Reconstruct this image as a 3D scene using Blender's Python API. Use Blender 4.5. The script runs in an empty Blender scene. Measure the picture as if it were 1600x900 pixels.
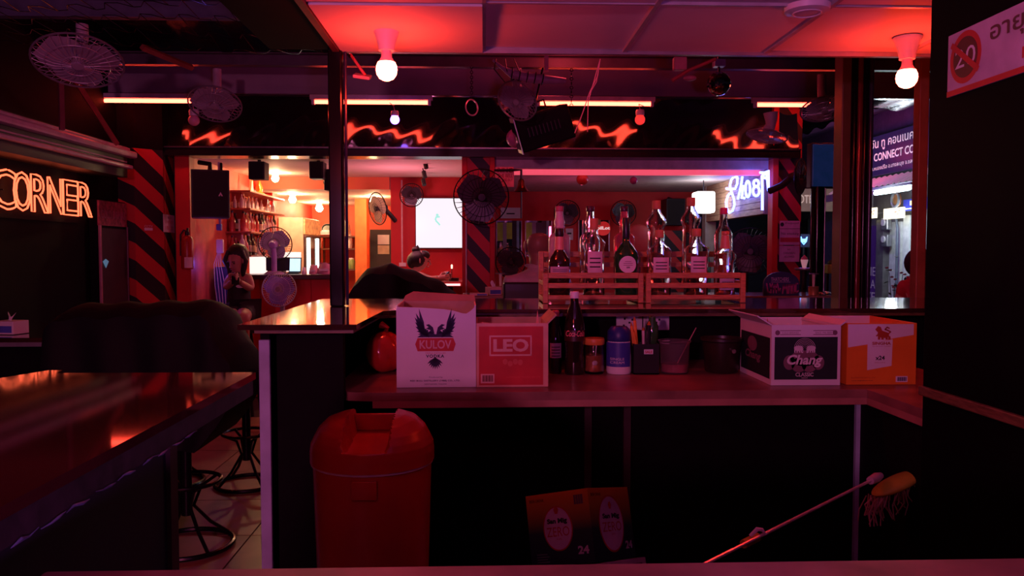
import bpy, bmesh, math, random
from mathutils import Vector, Matrix, Euler, Quaternion

random.seed(7)
R = math.radians
SC = bpy.context.scene
COL = SC.collection

# ------------------------------------------------------------------ camera
CAM_LOC = Vector((0.0, 0.0, 1.45))
CAM_ROT = Euler((R(87.5), 0.0, R(-2.0)))
FPX = 1250.0
cam_d = bpy.data.cameras.new('camera')
cam_d.sensor_width = 36.0
cam_d.lens = 36.0 * FPX / 1600.0
cam_d.clip_start = 0.05
cam = bpy.data.objects.new('camera', cam_d)
cam.location = CAM_LOC
cam.rotation_euler = CAM_ROT
COL.objects.link(cam)
SC.camera = cam
_CR = CAM_ROT.to_matrix()

# ------------------------------------------------------------------ view, world, large lights
SC.view_settings.view_transform = 'Standard'
SC.view_settings.look = 'None'
SC.view_settings.exposure = 0.0
SC.view_settings.gamma = 1.0
SC.view_settings.use_curve_mapping = False

world = bpy.data.worlds.new('night')
SC.world = world
world.use_nodes = True
world.node_tree.nodes['Background'].inputs[0].default_value = (0.35, 0.22, 0.42, 1)
world.node_tree.nodes['Background'].inputs[1].default_value = 0.006


def light(name, kind, loc, power, color, size=0.1, target=None, size_y=None, spot=None):
    d = bpy.data.lights.new(name, kind)
    d.energy = power
    d.color = color
    if kind == 'AREA':
        d.shape = 'RECTANGLE'
        d.size = size
        d.size_y = size_y or size
    else:
        d.shadow_soft_size = size
    if spot:
        d.spot_size = R(spot)
        d.spot_blend = 0.6
    o = bpy.data.objects.new(name, d)
    o.location = loc
    if target is not None:
        o.rotation_euler = (Vector(target) - Vector(loc)).to_track_quat('-Z', 'Y').to_euler()
    COL.objects.link(o)
    return o


# unseen fill lights added behind the viewer, standing in for that bar's lamps
light('near_pink_fill', 'POINT', (-0.95, -1.6, 1.78), 165, (1.0, 0.21, 0.54), 0.08)
light('near_violet_fill', 'POINT', (0.3, -0.6, 1.25), 48, (0.62, 0.12, 0.85), 0.08)
light('near_red_fill', 'AREA', (-0.9, -0.6, 2.15), 5, (1.0, 0.05, 0.04), 0.6, (-0.6, 3.0, 0.6), 0.3)
# lamp over the yard between the two bars
light('yard_red_lamp', 'POINT', (0.6, 5.4, 2.9), 9, (1.0, 0.05, 0.08), 0.1)
# unseen pink fill lights added in the two rooms of the rear bar
light('bar_room_pink_fill', 'POINT', (-0.85, 7.9, 1.8), 13, (1.0, 0.24, 0.36), 0.08)
light('pool_room_pink_fill', 'POINT', (0.95, 8.1, 1.75), 2.6, (1.0, 0.10, 0.24), 0.08)


def at(u, v, Y):
    """world point seen at photo pixel (u, v) that lies at depth Y"""
    d = _CR @ Vector(((u - 800.0) / FPX, -(v - 450.0) / FPX, -1.0))
    return CAM_LOC + d * (Y / d.y)


def at_x(u, v, X):
    """world point seen at photo pixel (u, v) that lies on the plane x = X"""
    d = _CR @ Vector(((u - 800.0) / FPX, -(v - 450.0) / FPX, -1.0))
    return CAM_LOC + d * (X / d.x)


def wx(u, Y):
    return at(u, 395, Y).x


def wz(v, Y, u=800):
    return at(u, v, Y).z


def px(n, Y):
    return n * Y / FPX


# ------------------------------------------------------------------ materials
MATS = {}


def mat(name, col=(0.5, 0.5, 0.5), rough=0.6, metal=0.0, emit=None, es=0.0, trans=0.0, ior=1.45, noise=0.15,
        scale=12.0, bump=0.0, coat=0.0, alpha=1.0, stretch=None, spec=0.5):
    if name in MATS:
        return MATS[name]
    m = bpy.data.materials.new(name)
    m.use_nodes = True
    nt = m.node_tree
    b = nt.nodes['Principled BSDF']
    b.inputs['Roughness'].default_value = rough
    b.inputs['Metallic'].default_value = metal
    b.inputs['Transmission Weight'].default_value = trans
    b.inputs['IOR'].default_value = ior
    b.inputs['Coat Weight'].default_value = coat
    b.inputs['Coat Roughness'].default_value = 0.06
    b.inputs['Alpha'].default_value = alpha
    b.inputs['Specular IOR Level'].default_value = spec
    tc = nt.nodes.new('ShaderNodeTexCoord')
    mp = nt.nodes.new('ShaderNodeMapping')
    if stretch:
        mp.inputs['Scale'].default_value = stretch
    nt.links.new(tc.outputs['Object'], mp.inputs['Vector'])
    n = nt.nodes.new('ShaderNodeTexNoise')
    n.inputs['Scale'].default_value = scale
    n.inputs['Detail'].default_value = 4
    nt.links.new(mp.outputs[0], n.inputs['Vector'])
    r = nt.nodes.new('ShaderNodeValToRGB')
    r.color_ramp.elements[0].position = 0.3
    r.color_ramp.elements[1].position = 0.7
    lo = [max(0, c * (1 - noise)) for c in col]
    hi = [min(1, c * (1 + noise)) for c in col]
    r.color_ramp.elements[0].color = (*lo, 1)
    r.color_ramp.elements[1].color = (*hi, 1)
    nt.links.new(n.outputs['Fac'], r.inputs['Fac'])
    nt.links.new(r.outputs['Color'], b.inputs['Base Color'])
    if emit:
        b.inputs['Emission Color'].default_value = (*emit, 1)
        b.inputs['Emission Strength'].default_value = es
    if bump:
        bp = nt.nodes.new('ShaderNodeBump')
        bp.inputs['Strength'].default_value = bump
        bp.inputs['Distance'].default_value = 0.01
        nt.links.new(n.outputs['Fac'], bp.inputs['Height'])
        nt.links.new(bp.outputs['Normal'], b.inputs['Normal'])
    MATS[name] = m
    return m


def stripe_mat(name, kx, ky, period, phase, c1, c2, duty=0.5):
    m = bpy.data.materials.new(name)
    m.use_nodes = True
    nt = m.node_tree
    b = nt.nodes['Principled BSDF']
    b.inputs['Roughness'].default_value = 0.55
    g = nt.nodes.new('ShaderNodeNewGeometry')
    dot = nt.nodes.new('ShaderNodeVectorMath')
    dot.operation = 'DOT_PRODUCT'
    dot.inputs[1].default_value = (kx / period, ky / period, 1 / period)
    nt.links.new(g.outputs['Position'], dot.inputs[0])
    ad = nt.nodes.new('ShaderNodeMath')
    ad.operation = 'ADD'
    ad.inputs[1].default_value = phase + 50
    nt.links.new(dot.outputs['Value'], ad.inputs[0])
    fr = nt.nodes.new('ShaderNodeMath')
    fr.operation = 'FRACT'
    nt.links.new(ad.outputs[0], fr.inputs[0])
    gt = nt.nodes.new('ShaderNodeMath')
    gt.operation = 'GREATER_THAN'
    gt.inputs[1].default_value = duty
    nt.links.new(fr.outputs[0], gt.inputs[0])
    mx = nt.nodes.new('ShaderNodeMix')
    mx.data_type = 'RGBA'
    mx.inputs[6].default_value = (*c1, 1)
    mx.inputs[7].default_value = (*c2, 1)
    nt.links.new(gt.outputs[0], mx.inputs[0])
    nt.links.new(mx.outputs[2], b.inputs['Base Color'])
    return m


def ramp_mat(name, stops, axis=2, lo=0.0, hi=1.0, rough=0.5):
    """printed colour gradient along an object axis"""
    m = bpy.data.materials.new(name)
    m.use_nodes = True
    nt = m.node_tree
    b = nt.nodes['Principled BSDF']
    b.inputs['Roughness'].default_value = rough
    tc = nt.nodes.new('ShaderNodeTexCoord')
    sx = nt.nodes.new('ShaderNodeSeparateXYZ')
    nt.links.new(tc.outputs['Object'], sx.inputs[0])
    mr = nt.nodes.new('ShaderNodeMapRange')
    mr.inputs['From Min'].default_value = lo
    mr.inputs['From Max'].default_value = hi
    nt.links.new(sx.outputs[axis], mr.inputs['Value'])
    r = nt.nodes.new('ShaderNodeValToRGB')
    e = r.color_ramp.elements
    e[0].position, e[0].color = stops[0][0], (*stops[0][1], 1)
    e[1].position, e[1].color = stops[-1][0], (*stops[-1][1], 1)
    for p, c in stops[1:-1]:
        k = e.new(p)
        k.color = (*c, 1)
    nt.links.new(mr.outputs[0], r.inputs['Fac'])
    nt.links.new(r.outputs['Color'], b.inputs['Base Color'])
    return m


# ------------------------------------------------------------------ mesh builder
class B:
    def __init__(s, M=None):
        s.bm = bmesh.new()
        s.M = M or Matrix()

    def _v(s, p):
        return s.bm.verts.new(s.M @ Vector(p))

    def _f(s, vs):
        try:
            return s.bm.faces.new(vs)
        except ValueError:
            return None

    def box(s, c, size, rot=None, bevel=0.0):
        c = Vector(c)
        h = Vector(size) / 2
        Rm = rot.to_matrix() if isinstance(rot, Euler) else (rot or Matrix.Identity(3))
        if bevel:
            t = bmesh.new()
            bmesh.ops.create_cube(t, size=1.0)
            for v in t.verts:
                v.co = Vector((v.co.x * size[0], v.co.y * size[1], v.co.z * size[2]))
            bmesh.ops.bevel(t, geom=t.edges[:], offset=bevel, segments=2, affect='EDGES', profile=0.5)
            mp = {v.index: s._v(c + Rm @ v.co) for v in t.verts}
            for f in t.faces:
                s._f([mp[v.index] for v in f.verts])
            t.free()
            return s
        vs = [s._v(c + Rm @ Vector((x * h.x, y * h.y, z * h.z))) for x in (-1, 1) for y in (-1, 1) for z in (-1, 1)]
        for q in ((0, 1, 3, 2), (4, 6, 7, 5), (0, 4, 5, 1), (2, 3, 7, 6), (0, 2, 6, 4), (1, 5, 7, 3)):
            s._f([vs[i] for i in q])
        return s

    def b2(s, p0, p1, bevel=0.0):
        p0, p1 = Vector(p0), Vector(p1)
        d = p1 - p0
        return s.box((p0 + p1) / 2, (abs(d.x), abs(d.y), abs(d.z)), None, bevel)

    def tube(s, pts, r, n=8, closed=False, cap=True):
        pts = [Vector(p) for p in pts]
        rs = r if isinstance(r, (list, tuple)) else [r] * len(pts)
        k = len(pts)
        rings = []
        up = None
        for i, p in enumerate(pts):
            a = pts[(i - 1) % k] if (closed or i > 0) else p
            b = pts[(i + 1) % k] if (closed or i < k - 1) else p
            t = (b - a)
            if t.length < 1e-9:
                t = Vector((0, 0, 1))
            t.normalize()
            if up is None:
                up = Vector((0, 0, 1)) if abs(t.z) < 0.9 else Vector((1, 0, 0))
            up = (up - t * up.dot(t))
            if up.length < 1e-6:
                up = t.orthogonal()
            up.normalize()
            w = t.cross(up)
            rings.append([s._v(p + (up * math.cos(2 * math.pi * j / n) + w * math.sin(2 * math.pi * j / n)) * rs[i]) for j in range(n)])
        m = k if closed else k - 1
        for i in range(m):
            A, C = rings[i], rings[(i + 1) % k]
            for j in range(n):
                s._f([A[j], A[(j + 1) % n], C[(j + 1) % n], C[j]])
        if cap and not closed:
            s._f(list(reversed(rings[0])))
            s._f(rings[-1])
        return s

    def cyl(s, p0, p1, r0, r1=None, n=20):
        return s.tube([p0, p1], [r0, r0 if r1 is None else r1], n)

    def lathe(s, prof, o=(0, 0, 0), n=24, Mx=None, arc=None):
        o = Vector(o)
        Mx = Mx or Matrix()
        rings = []
        cnt = n if arc is None else n + 1
        for r, z in prof:
            if r < 1e-6:
                rings.append([s._v(Mx @ (o + Vector((0, 0, z))))])
            else:
                ring = []
                for j in range(cnt):
                    a = 2 * math.pi * j / n if arc is None else arc[0] + (arc[1] - arc[0]) * j / n
                    ring.append(s._v(Mx @ (o + Vector((r * math.cos(a), r * math.sin(a), z)))))
                rings.append(ring)
        for A, C in zip(rings, rings[1:]):
            m = n
            for j in range(m):
                j2 = (j + 1) % cnt if arc is None else j + 1
                if len(A) == 1 and len(C) == 1:
                    break
                if len(A) == 1:
                    s._f([A[0], C[j2], C[j]])
                elif len(C) == 1:
                    s._f([A[j], A[j2], C[0]])
                else:
                    s._f([A[j], A[j2], C[j2], C[j]])
        return s

    def sphere(s, c, r, sc=(1, 1, 1), n=20, m=12, rot=None):
        Rm = (rot.to_matrix() if rot else Matrix.Identity(3)).to_4x4()
        prof = [(r * math.sin(math.pi * i / m), -r * math.cos(math.pi * i / m)) for i in range(m + 1)]
        prof[0] = (0, -r)
        prof[-1] = (0, r)
        return s.lathe(prof, (0, 0, 0), n, Matrix.Translation(Vector(c)) @ Rm @ Matrix.Diagonal((*sc, 1)))

    def torus(s, c, nrm, Rr, r, n=40, m=6):
        q = Vector(nrm).normalized().to_track_quat('Z', 'Y')
        c = Vector(c)
        return s.tube([c + q @ Vector((Rr * math.cos(2 * math.pi * i / n), Rr * math.sin(2 * math.pi * i / n), 0)) for i in range(n)], r, m, True)

    def prism(s, poly, o, ux, uy, un, t0, t1):
        """polygon in plane (o,ux,uy), extruded along un from t0 to t1"""
        o, ux, uy, un = Vector(o), Vector(ux), Vector(uy), Vector(un)
        A = [s._v(o + ux * a + uy * b + un * t0) for a, b in poly]
        C = [s._v(o + ux * a + uy * b + un * t1) for a, b in poly]
        s._f(A)
        s._f(list(reversed(C)))
        k = len(poly)
        for i in range(k):
            s._f([A[i], C[i], C[(i + 1) % k], A[(i + 1) % k]])
        return s

    def quad(s, *ps):
        s._f([s._v(p) for p in ps])
        return s

    def grid(s, fn, nu, nv):
        vs = [[s._v(fn(i / nu, j / nv)) for j in range(nv + 1)] for i in range(nu + 1)]
        for i in range(nu):
            for j in range(nv):
                s._f([vs[i][j], vs[i + 1][j], vs[i + 1][j + 1], vs[i][j + 1]])
        return s

    def mesh(s, name, smooth=False, ang=40):
        bmesh.ops.recalc_face_normals(s.bm, faces=s.bm.faces[:])
        me = bpy.data.meshes.new(name)
        s.bm.to_mesh(me)
        s.bm.free()
        if smooth:
            me.polygons.foreach_set('use_smooth', [True] * len(me.polygons))
            me.set_sharp_from_angle(angle=R(ang))
        return me

    def build(s, name, m, parent=None, smooth=False, ang=40):
        me = s.mesh(name, smooth, ang)
        for x in (m if isinstance(m, (list, tuple)) else [m]):
            me.materials.append(x)
        return link(name, me, parent)


def link(name, me, parent=None):
    o = bpy.data.objects.new(name, me)
    COL.objects.link(o)
    if parent is not None:
        o.parent = parent
    return o


def tag(o, label, cat, group=None, kind=None):
    if label:
        o['label'] = label
    if cat:
        o['category'] = cat
    if group:
        o['group'] = group
    if kind:
        o['kind'] = kind
    return o


def thing(name, label, cat, loc=(0, 0, 0), rotz=0.0, group=None):
    o = bpy.data.objects.new(name, None)
    o.empty_display_size = 0.05
    COL.objects.link(o)
    o.location = loc
    o.rotation_euler = (0, 0, rotz)
    return tag(o, label, cat, group)


def struct(o):
    o['kind'] = 'structure'
    return o


def copy_tree(o, parent=None):
    c = o.copy()
    COL.objects.link(c)
    c.parent = parent
    for ch in list(o.children):
        copy_tree(ch, c)
    return c


# ------------------------------------------------------------------ lettering
def text_mesh(s, bold=0.0, shear=0.0, outline=0.0, spacing=1.0):
    cu = bpy.data.curves.new('lettering', 'FONT')
    cu.body = s
    cu.shear = shear
    cu.space_character = spacing
    if outline:
        cu.fill_mode = 'NONE'
        cu.bevel_depth = outline
        cu.bevel_resolution = 1
        cu.resolution_u = 6
    else:
        cu.offset = bold
        cu.resolution_u = 3
    ob = bpy.data.objects.new('lettering', cu)
    COL.objects.link(ob)
    me = bpy.data.meshes.new_from_object(ob)
    bpy.data.objects.remove(ob)
    bpy.data.curves.remove(cu)
    return me


class Face:
    """a flat face with (s, t) running 0..1 over its width and height"""

    def __init__(f, o, ux, uz, n, root=None):
        f.o, f.ux, f.uz, f.n, f.root = Vector(o), Vector(ux), Vector(uz), Vector(n).normalized(), root

    def pt(f, s, t, off=0.0):
        return f.o + f.ux * s + f.uz * t + f.n * off

    def text(f, s, s0, t0, s1, t1, m, off=0.0009, name='lettering', **kw):
        me = text_mesh(s, **kw)
        if not me.vertices:
            return None
        xs = [v.co.x for v in me.vertices]
        ys = [v.co.y for v in me.vertices]
        x0, x1, y0, y1 = min(xs), max(xs), min(ys), max(ys)
        for v in me.vertices:
            a = s0 + (s1 - s0) * (v.co.x - x0) / max(1e-6, x1 - x0)
            b = t0 + (t1 - t0) * (v.co.y - y0) / max(1e-6, y1 - y0)
            v.co = f.pt(a, b, off + v.co.z * (0.0 if not kw.get('outline') else 1))
        me.materials.clear()
        me.materials.append(m)
        return link(name, me, f.root)

    def poly(f, pts, m, off=0.0006, name='print_panel', b=None, th=0.0003):
        bb = b or B()
        bb.prism(pts, f.o, f.ux, f.uz, f.n, off - th, off)
        if b is None:
            return bb.build(name, m, f.root)

    def rect(f, s0, t0, s1, t1, m, off=0.0006, name='print_panel', b=None):
        return f.poly([(s0, t0), (s1, t0), (s1, t1), (s0, t1)], m, off, name, b)

    def ell(f, s, t, a, c, m, off=0.0006, name='print_panel', b=None, n=28):
        return f.poly([(s + a * math.cos(2 * math.pi * i / n), t + c * math.sin(2 * math.pi * i / n)) for i in range(n)], m, off, name, b)


def stroke(b, f, pts, w, off=0.001):
    """flat polyline of width w (in face units of height) drawn on a face"""
    hx = w / f.ux.length
    hz = w / f.uz.length
    for (a0, c0), (a1, c1) in zip(pts, pts[1:]):
        d = f.ux * (a1 - a0) + f.uz * (c1 - c0)
        if d.length < 1e-9:
            continue
        d.normalize()
        nn = f.n.cross(d) * w / 2
        p, q = f.pt(a0, c0, off), f.pt(a1, c1, off)
        p, q = p - d * w * 0.35, q + d * w * 0.35
        b.quad(p - nn, q - nn, q + nn, p + nn)


# common materials
M_dark = mat('dark_paint', (0.014, 0.012, 0.014), 0.5)
M_black = mat('black_plastic', (0.012, 0.012, 0.013), 0.42)
M_blackm = mat('black_steel', (0.004, 0.004, 0.005), 0.14, 0.0, spec=0.25)
M_bar = mat('bar_top_lacquer', (0.035, 0.012, 0.009), 0.07, 0, coat=0.6, noise=0.5, scale=5, stretch=(1, 8, 1))
M_edge = mat('bar_edge_wood', (0.16, 0.075, 0.035), 0.4, noise=0.4, scale=30, stretch=(1, 1, 6))
M_panel = mat('counter_panel', (0.006, 0.005, 0.006), 0.7, spec=0.1)
M_red = mat('red_wall_paint', (0.62, 0.03, 0.025), 0.6, noise=0.12, scale=3)
M_pinkc = mat('white_ceiling_paint', (0.78, 0.72, 0.68), 0.7, noise=0.05)
M_white = mat('white_plastic', (0.78, 0.76, 0.76), 0.4, noise=0.04)
M_grey = mat('grey_metal', (0.35, 0.35, 0.38), 0.35, 0.6)
M_steel = mat('bright_steel', (0.7, 0.7, 0.72), 0.22, 1.0)
M_paper = mat('paper', (0.75, 0.72, 0.74), 0.8, noise=0.05)
M_ink = mat('black_ink', (0.015, 0.012, 0.015), 0.7)
M_wood = mat('rack_wood', (0.50, 0.20, 0.075), 0.5, noise=0.25, scale=25, stretch=(1, 6, 6))
M_tarp = mat('black_tarpaulin', (0.004, 0.004, 0.005), 0.75, bump=0.3, scale=9, spec=0.25)
M_fanw = mat('fan_white', (0.36, 0.31, 0.34), 0.45)
M_wire = mat('fan_wire', (0.40, 0.36, 0.40), 0.35, 0.3)
M_clear = mat('clear_glass', (0.98, 0.98, 0.99), 0.02, trans=1.0, ior=1.45, noise=0.005)
M_purple = mat('fan_blue_blade', (0.16, 0.13, 0.5), 0.4)

# ================================================================== SETTING
# floor with tiles
fl = struct(B().b2((-6, -2.5, -0.08), (4.4, 13, -0.012)).build('floor', mat('floor_grout', (0.06, 0.035, 0.03), 0.8)))
M_tile = mat('floor_tile', (0.32, 0.14, 0.09), 0.38, noise=0.22, scale=5)
tile_me = B().box((0, 0, -0.006), (0.592, 0.592, 0.012)).mesh('tile')
tile_me.materials.append(M_tile)
for i in range(-6, 5):
    for j in range(9):
        t = link('tile', tile_me, fl)
        t.location = (0.3 + 0.6 * i, 2.0 + 0.6 * j, 0)
street = struct(B().b2((4.4, -2.5, -0.1), (16, 20, -0.02)).build('ground', mat('street_asphalt', (0.06, 0.06, 0.065), 0.7, noise=0.3)))

# low suspended ceiling over the near bar
CZ, CY = 2.27, 3.27
ce = struct(B().b2((-0.575, -2.0, CZ + 0.02), (2.6, CY, CZ + 0.06)).build('ceiling', M_dark))
xs = [-0.575, 0.0, 0.57, 1.15, 1.73, 2.31]
M_ctile = mat('ceiling_tile', (0.74, 0.70, 0.70), 0.75, noise=0.05, scale=3)
ct_me = B().box((0, 0, 0.006), (0.566, 0.604, 0.012)).mesh('ceiling_tile')
ct_me.materials.append(M_ctile)
for i in range(5):
    for j in range(6):
        t = link('ceiling_tile', ct_me, ce)
        t.location = ((xs[i] + xs[i + 1]) / 2, CY - 0.31 - 0.62 * j, CZ + (0.004 if (i + j) % 2 else -0.002))
        if i == 0:
            t.location.z -= 0.012
        if (i, j) == (1, 0):
            t.rotation_euler = (R(-0.8), R(0.7), 0)
            t.location.z += 0.008
M_tbar = mat('ceiling_grid_bar', (0.45, 0.42, 0.44), 0.4)
for x in xs[1:-1]:
    B().b2((x - 0.008, -2.0, CZ - 0.007), (x + 0.008, CY, CZ + 0.02)).build('grid_bar', M_tbar, ce)
for j in range(1, 6):
    y = CY - 0.62 * j
    B().b2((-0.575, y - 0.007, CZ - 0.006), (2.6, y + 0.007, CZ + 0.02)).build('grid_bar', M_tbar, ce)
B().b2((-0.60, CY - 0.004, CZ - 0.014), (2.6, CY + 0.02, CZ + 0.09)).build('edge_angle', M_grey, ce)
B().b2((-0.60, -2.0, CZ - 0.02), (-0.575, CY, CZ + 0.07)).build('edge_angle', mat('edge_angle_maroon', (0.10, 0.03, 0.03), 0.5), ce)
# dark box beam beside the ceiling
struct(B().b2((-0.86, -2.0, CZ + 0.0), (-0.60, CY + 0.02, CZ + 0.2)).build('trim_1', mat('beam_black', (0.004, 0.003, 0.004), 0.8, spec=0.1)))

# wall at the right of the viewer
WX = 1.16
WY = at_x(1446, 395, 1.16).y
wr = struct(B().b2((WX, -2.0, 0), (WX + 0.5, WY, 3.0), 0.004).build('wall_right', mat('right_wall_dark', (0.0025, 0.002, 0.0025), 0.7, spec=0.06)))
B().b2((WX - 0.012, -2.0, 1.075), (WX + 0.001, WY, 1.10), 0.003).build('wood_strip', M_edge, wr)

# wall at the left with roller-blind housing
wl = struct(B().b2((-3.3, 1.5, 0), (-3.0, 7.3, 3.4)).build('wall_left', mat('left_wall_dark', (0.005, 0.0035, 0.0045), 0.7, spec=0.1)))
aw = thing('awning_housing', 'long ribbed aluminium awning housing above the orange neon sign', 'awning', (-2.75, 5.2, 2.1))
M_alu = mat('awning_aluminium', (0.55, 0.36, 0.48), 0.35, 0.1)
for k, (z, x, h, w) in enumerate(((0.165, -0.06, 0.022, 0.05), (0.115, 0.0, 0.05, 0.07), (0.06, -0.05, 0.012, 0.03), (0.015, 0.0, 0.03, 0.05), (-0.03, -0.06, 0.01, 0.03))):
    b = B()
    y1 = 1.25 - 0.03 * k
    b.box((x, (y1 - 2.4) / 2, z), (w, y1 + 2.4, h), None, min(h, w) * 0.3)
    b.build('rail', M_alu, aw)
B().box((-0.14, -0.6, 0.06), (0.2, 3.6, 0.24)).build('housing', M_dark, aw)

# striped corner pillar at the left of the rear bar
pA, pB, pC = (wx(212, 6.7), 6.7), (wx(257, 6.85), 6.85), (wx(274, 7.15), 7.15)
poly = [pA, pB, pC, (-2.8, 7.3), (-3.02, 7.3), (-3.02, 6.7)]
M_str1 = stripe_mat('pillar_stripes_corner', 0.47, 0.9, 0.305, 0.10, (0.55, 0.026, 0.026), (0.006, 0.005, 0.006), 0.47)
sp = struct(B().prism(poly, (0, 0, 0), (1, 0, 0), (0, 1, 0), (0, 0, 1), 0, 2.31).build('wall_pillar_corner', M_str1))
struct(B().prism(poly, (0, 0, 0), (1, 0, 0), (0, 1, 0), (0, 0, 1), 2.31, 3.0).build('wall_corner_upper', mat('corner_upper_black', (0.006, 0.005, 0.006), 0.7, spec=0.1)))
# front of the rear bar: pilasters, striped pillars
M_str2 = stripe_mat('pillar_stripes_middle', 1.12, 0, 0.268, 0.55, (0.66, 0.03, 0.04), (0.014, 0.012, 0.014), 0.5)
M_str3 = stripe_mat('pillar_stripes_right', 1.35, 0, 0.275, 0.0, (0.5, 0.03, 0.06), (0.014, 0.012, 0.014), 0.5)


def pilaster(u0, u1, y, m, name, z1=2.35, d=0.12):
    return struct(B().b2((wx(u0, y), y, 0), (wx(u1, y), y + d, z1), 0.004).build(name, m))


pilaster(275, 298, 7.0, M_red, 'wall_pilaster_left')
pilaster(729.5, 766, 7.0, M_str2, 'wall_pillar_middle', 2.33)
pilaster(722, 730, 6.97, M_red, 'wall_pilaster_middle_left')
pilaster(765.5, 773, 6.97, M_red, 'wall_pilaster_middle_right')
pilaster(1214, 1251, 7.0, M_str3, 'wall_pillar_right', 2.9)
pilaster(1206, 1215, 6.96, M_red, 'wall_pilaster_right', 2.9)
# thin light conduit on the middle pillar
B().cyl((wx(728.5, 6.95), 6.95, 0.9), (wx(728.5, 6.95), 6.95, 2.0), 0.006).build('trim_2', M_white)['kind'] = 'structure'

# lintel and glossy black sheet above
lt = struct(B().b2((-2.85, 6.9, 2.275), (2.75, 7.12, 2.345)).build('wall_lintel', mat('lintel_black', (0.01, 0.008, 0.01), 0.25)))
B().b2((-2.85, 6.885, 2.34), (2.75, 6.91, 2.352)).build('edge_strip', M_steel, lt)
random.seed(3)


def sheet_fn(u, v):
    x = -2.85 + 5.6 * u
    z = 2.35 + 0.50 * v
    y = 6.96 + 0.5 * (0.16 * v - 0.05 * v * v)
    w = 0.020 * math.sin(4.1 * x + 1.7 * math.sin(2.3 * x)) * (0.4 + 0.6 * math.sin(7 * z + 1.3 * x)) + 0.005 * math.sin(11 * x + 8 * z + 1.3 * math.sin(5 * x))
    w += 0.0015 * math.sin(29 * x - 26 * z)
    return (x, y + w * (1.1 - 0.5 * v), z)


sh = B().grid(sheet_fn, 260, 26).build('black_plastic_sheet', mat('black_gloss_sheet', (0.006, 0.005, 0.006), 0.10, spec=1.0, coat=1.0), None, True)
tag(sh, 'crumpled glossy black plastic sheet above the rear bar opening', 'plastic sheet')

# roof: steel beams and dark foil sheet
M_beam = mat('roof_beam_paint', (0.32, 0.27, 0.31), 0.45, noise=0.2, scale=2)
M_beamd = mat('roof_beam_dark', (0.10, 0.085, 0.10), 0.4)
foil = B()
foil.grid(lambda u, v: (-5 + 10 * u, 3.0 + 6 * v, 3.35 - 0.25 * v + 0.03 * math.sin(70 * u) + 0.012 * math.sin(190 * u + 9 * v)), 240, 24)
struct(foil.build('ceiling_roof_sheet', mat('roof_foil', (0.16, 0.12, 0.13), 0.22, 0.8, bump=0.5, scale=14), None, True))


def beam(y, z0, z1, x0, x1, m, lbl, lip=0.05):
    t = thing('roof_beam', lbl, 'beam', ((x0 + x1) / 2, y, z0), 0, 'steel roof beams')
    w = x1 - x0
    B().box((0, 0.01, (z1 - z0) / 2), (w, 0.012, z1 - z0)).build('web', m, t)
    B().box((0, -0.02, 0.004), (w, lip, 0.008), None, 0.002).build('lower_flange', M_steel if lip > 0.05 else m, t)
    B().box((0, -0.02, z1 - z0), (w, lip, 0.008), None, 0.002).build('upper_flange', M_steel if lip > 0.05 else m, t)
    return t


beam(6.56, wz(152, 6.56), wz(108, 6.56), -3.0, 6.0, M_beam, 'mauve grey channel beam that carries the red fluorescent tubes', 0.06)
beam(5.9, wz(107, 5.9), wz(88, 5.9), -3.0, 6.0, M_beamd, 'dark channel beam just above and before the tube-carrying beam')
beam(4.6, wz(36, 4.6), wz(6, 4.6), -3.2, -0.9, mat('roof_beam_blue', (0.10, 0.11, 0.16), 0.5), 'blue-grey channel beam behind the wire netting at upper left')

# sloping braces by the left wall
t = thing('diagonal_brace', 'slanting red painted steel brace above the awning housing', 'brace', at(182, 224, 5.9))
B().tube([(0, 0, 0), at(96, 92, 5.0) - at(182, 224, 5.9)], 0.022, 4).build('bar', mat('brace_red', (0.4, 0.05, 0.04), 0.4), t)
t = thing('vertical_hanger', 'thin upright steel hanger left of the slanting brace', 'hanger', at(97, 203, 5.2))
B().tube([(0, 0, 0), at(95, 128, 5.2) - at(97, 203, 5.2)], 0.02, 4).build('bar', mat('hanger_maroon', (0.2, 0.06, 0.06), 0.4), t)
t = thing('roof_brace', 'short slanting roof brace above the white ceiling fan', 'brace', at(300, 106, 5.2))
B().tube([(0, 0, 0), at(222, 74, 4.8) - at(300, 106, 5.2)], 0.02, 4).build('bar', mat('brace_red2', (0.3, 0.06, 0.05), 0.35), t)

# wire netting
net = B()
rows = []
random.seed(5)
for j in range(9):
    y0 = 2.9 + 0.16 * j
    pts = []
    for i in range(46):
        x = -2.6 + 0.042 * i
        z = 2.66 - 0.02 * j + 0.02 * math.sin(3 * x + j)
        pts.append((x + random.uniform(-.008, .008), y0 + (0.045 if (i // 2 + j) % 2 else -0.03) + random.uniform(-.008, .008), z))
    rows.append(pts)
    net.tube(pts, 0.0022, 3)
for j in range(8):
    for i in range(0, 45, 4):
        k = i + (2 if j % 2 else 0)
        if k < 46:
            net.tube([rows[j][k], rows[j + 1][k]], 0.0022, 3)
nt_o = net.build('wire_netting', M_blackm)
tag(nt_o, 'black wire netting strung below the roof at upper left', 'netting', None, 'stuff')

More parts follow.
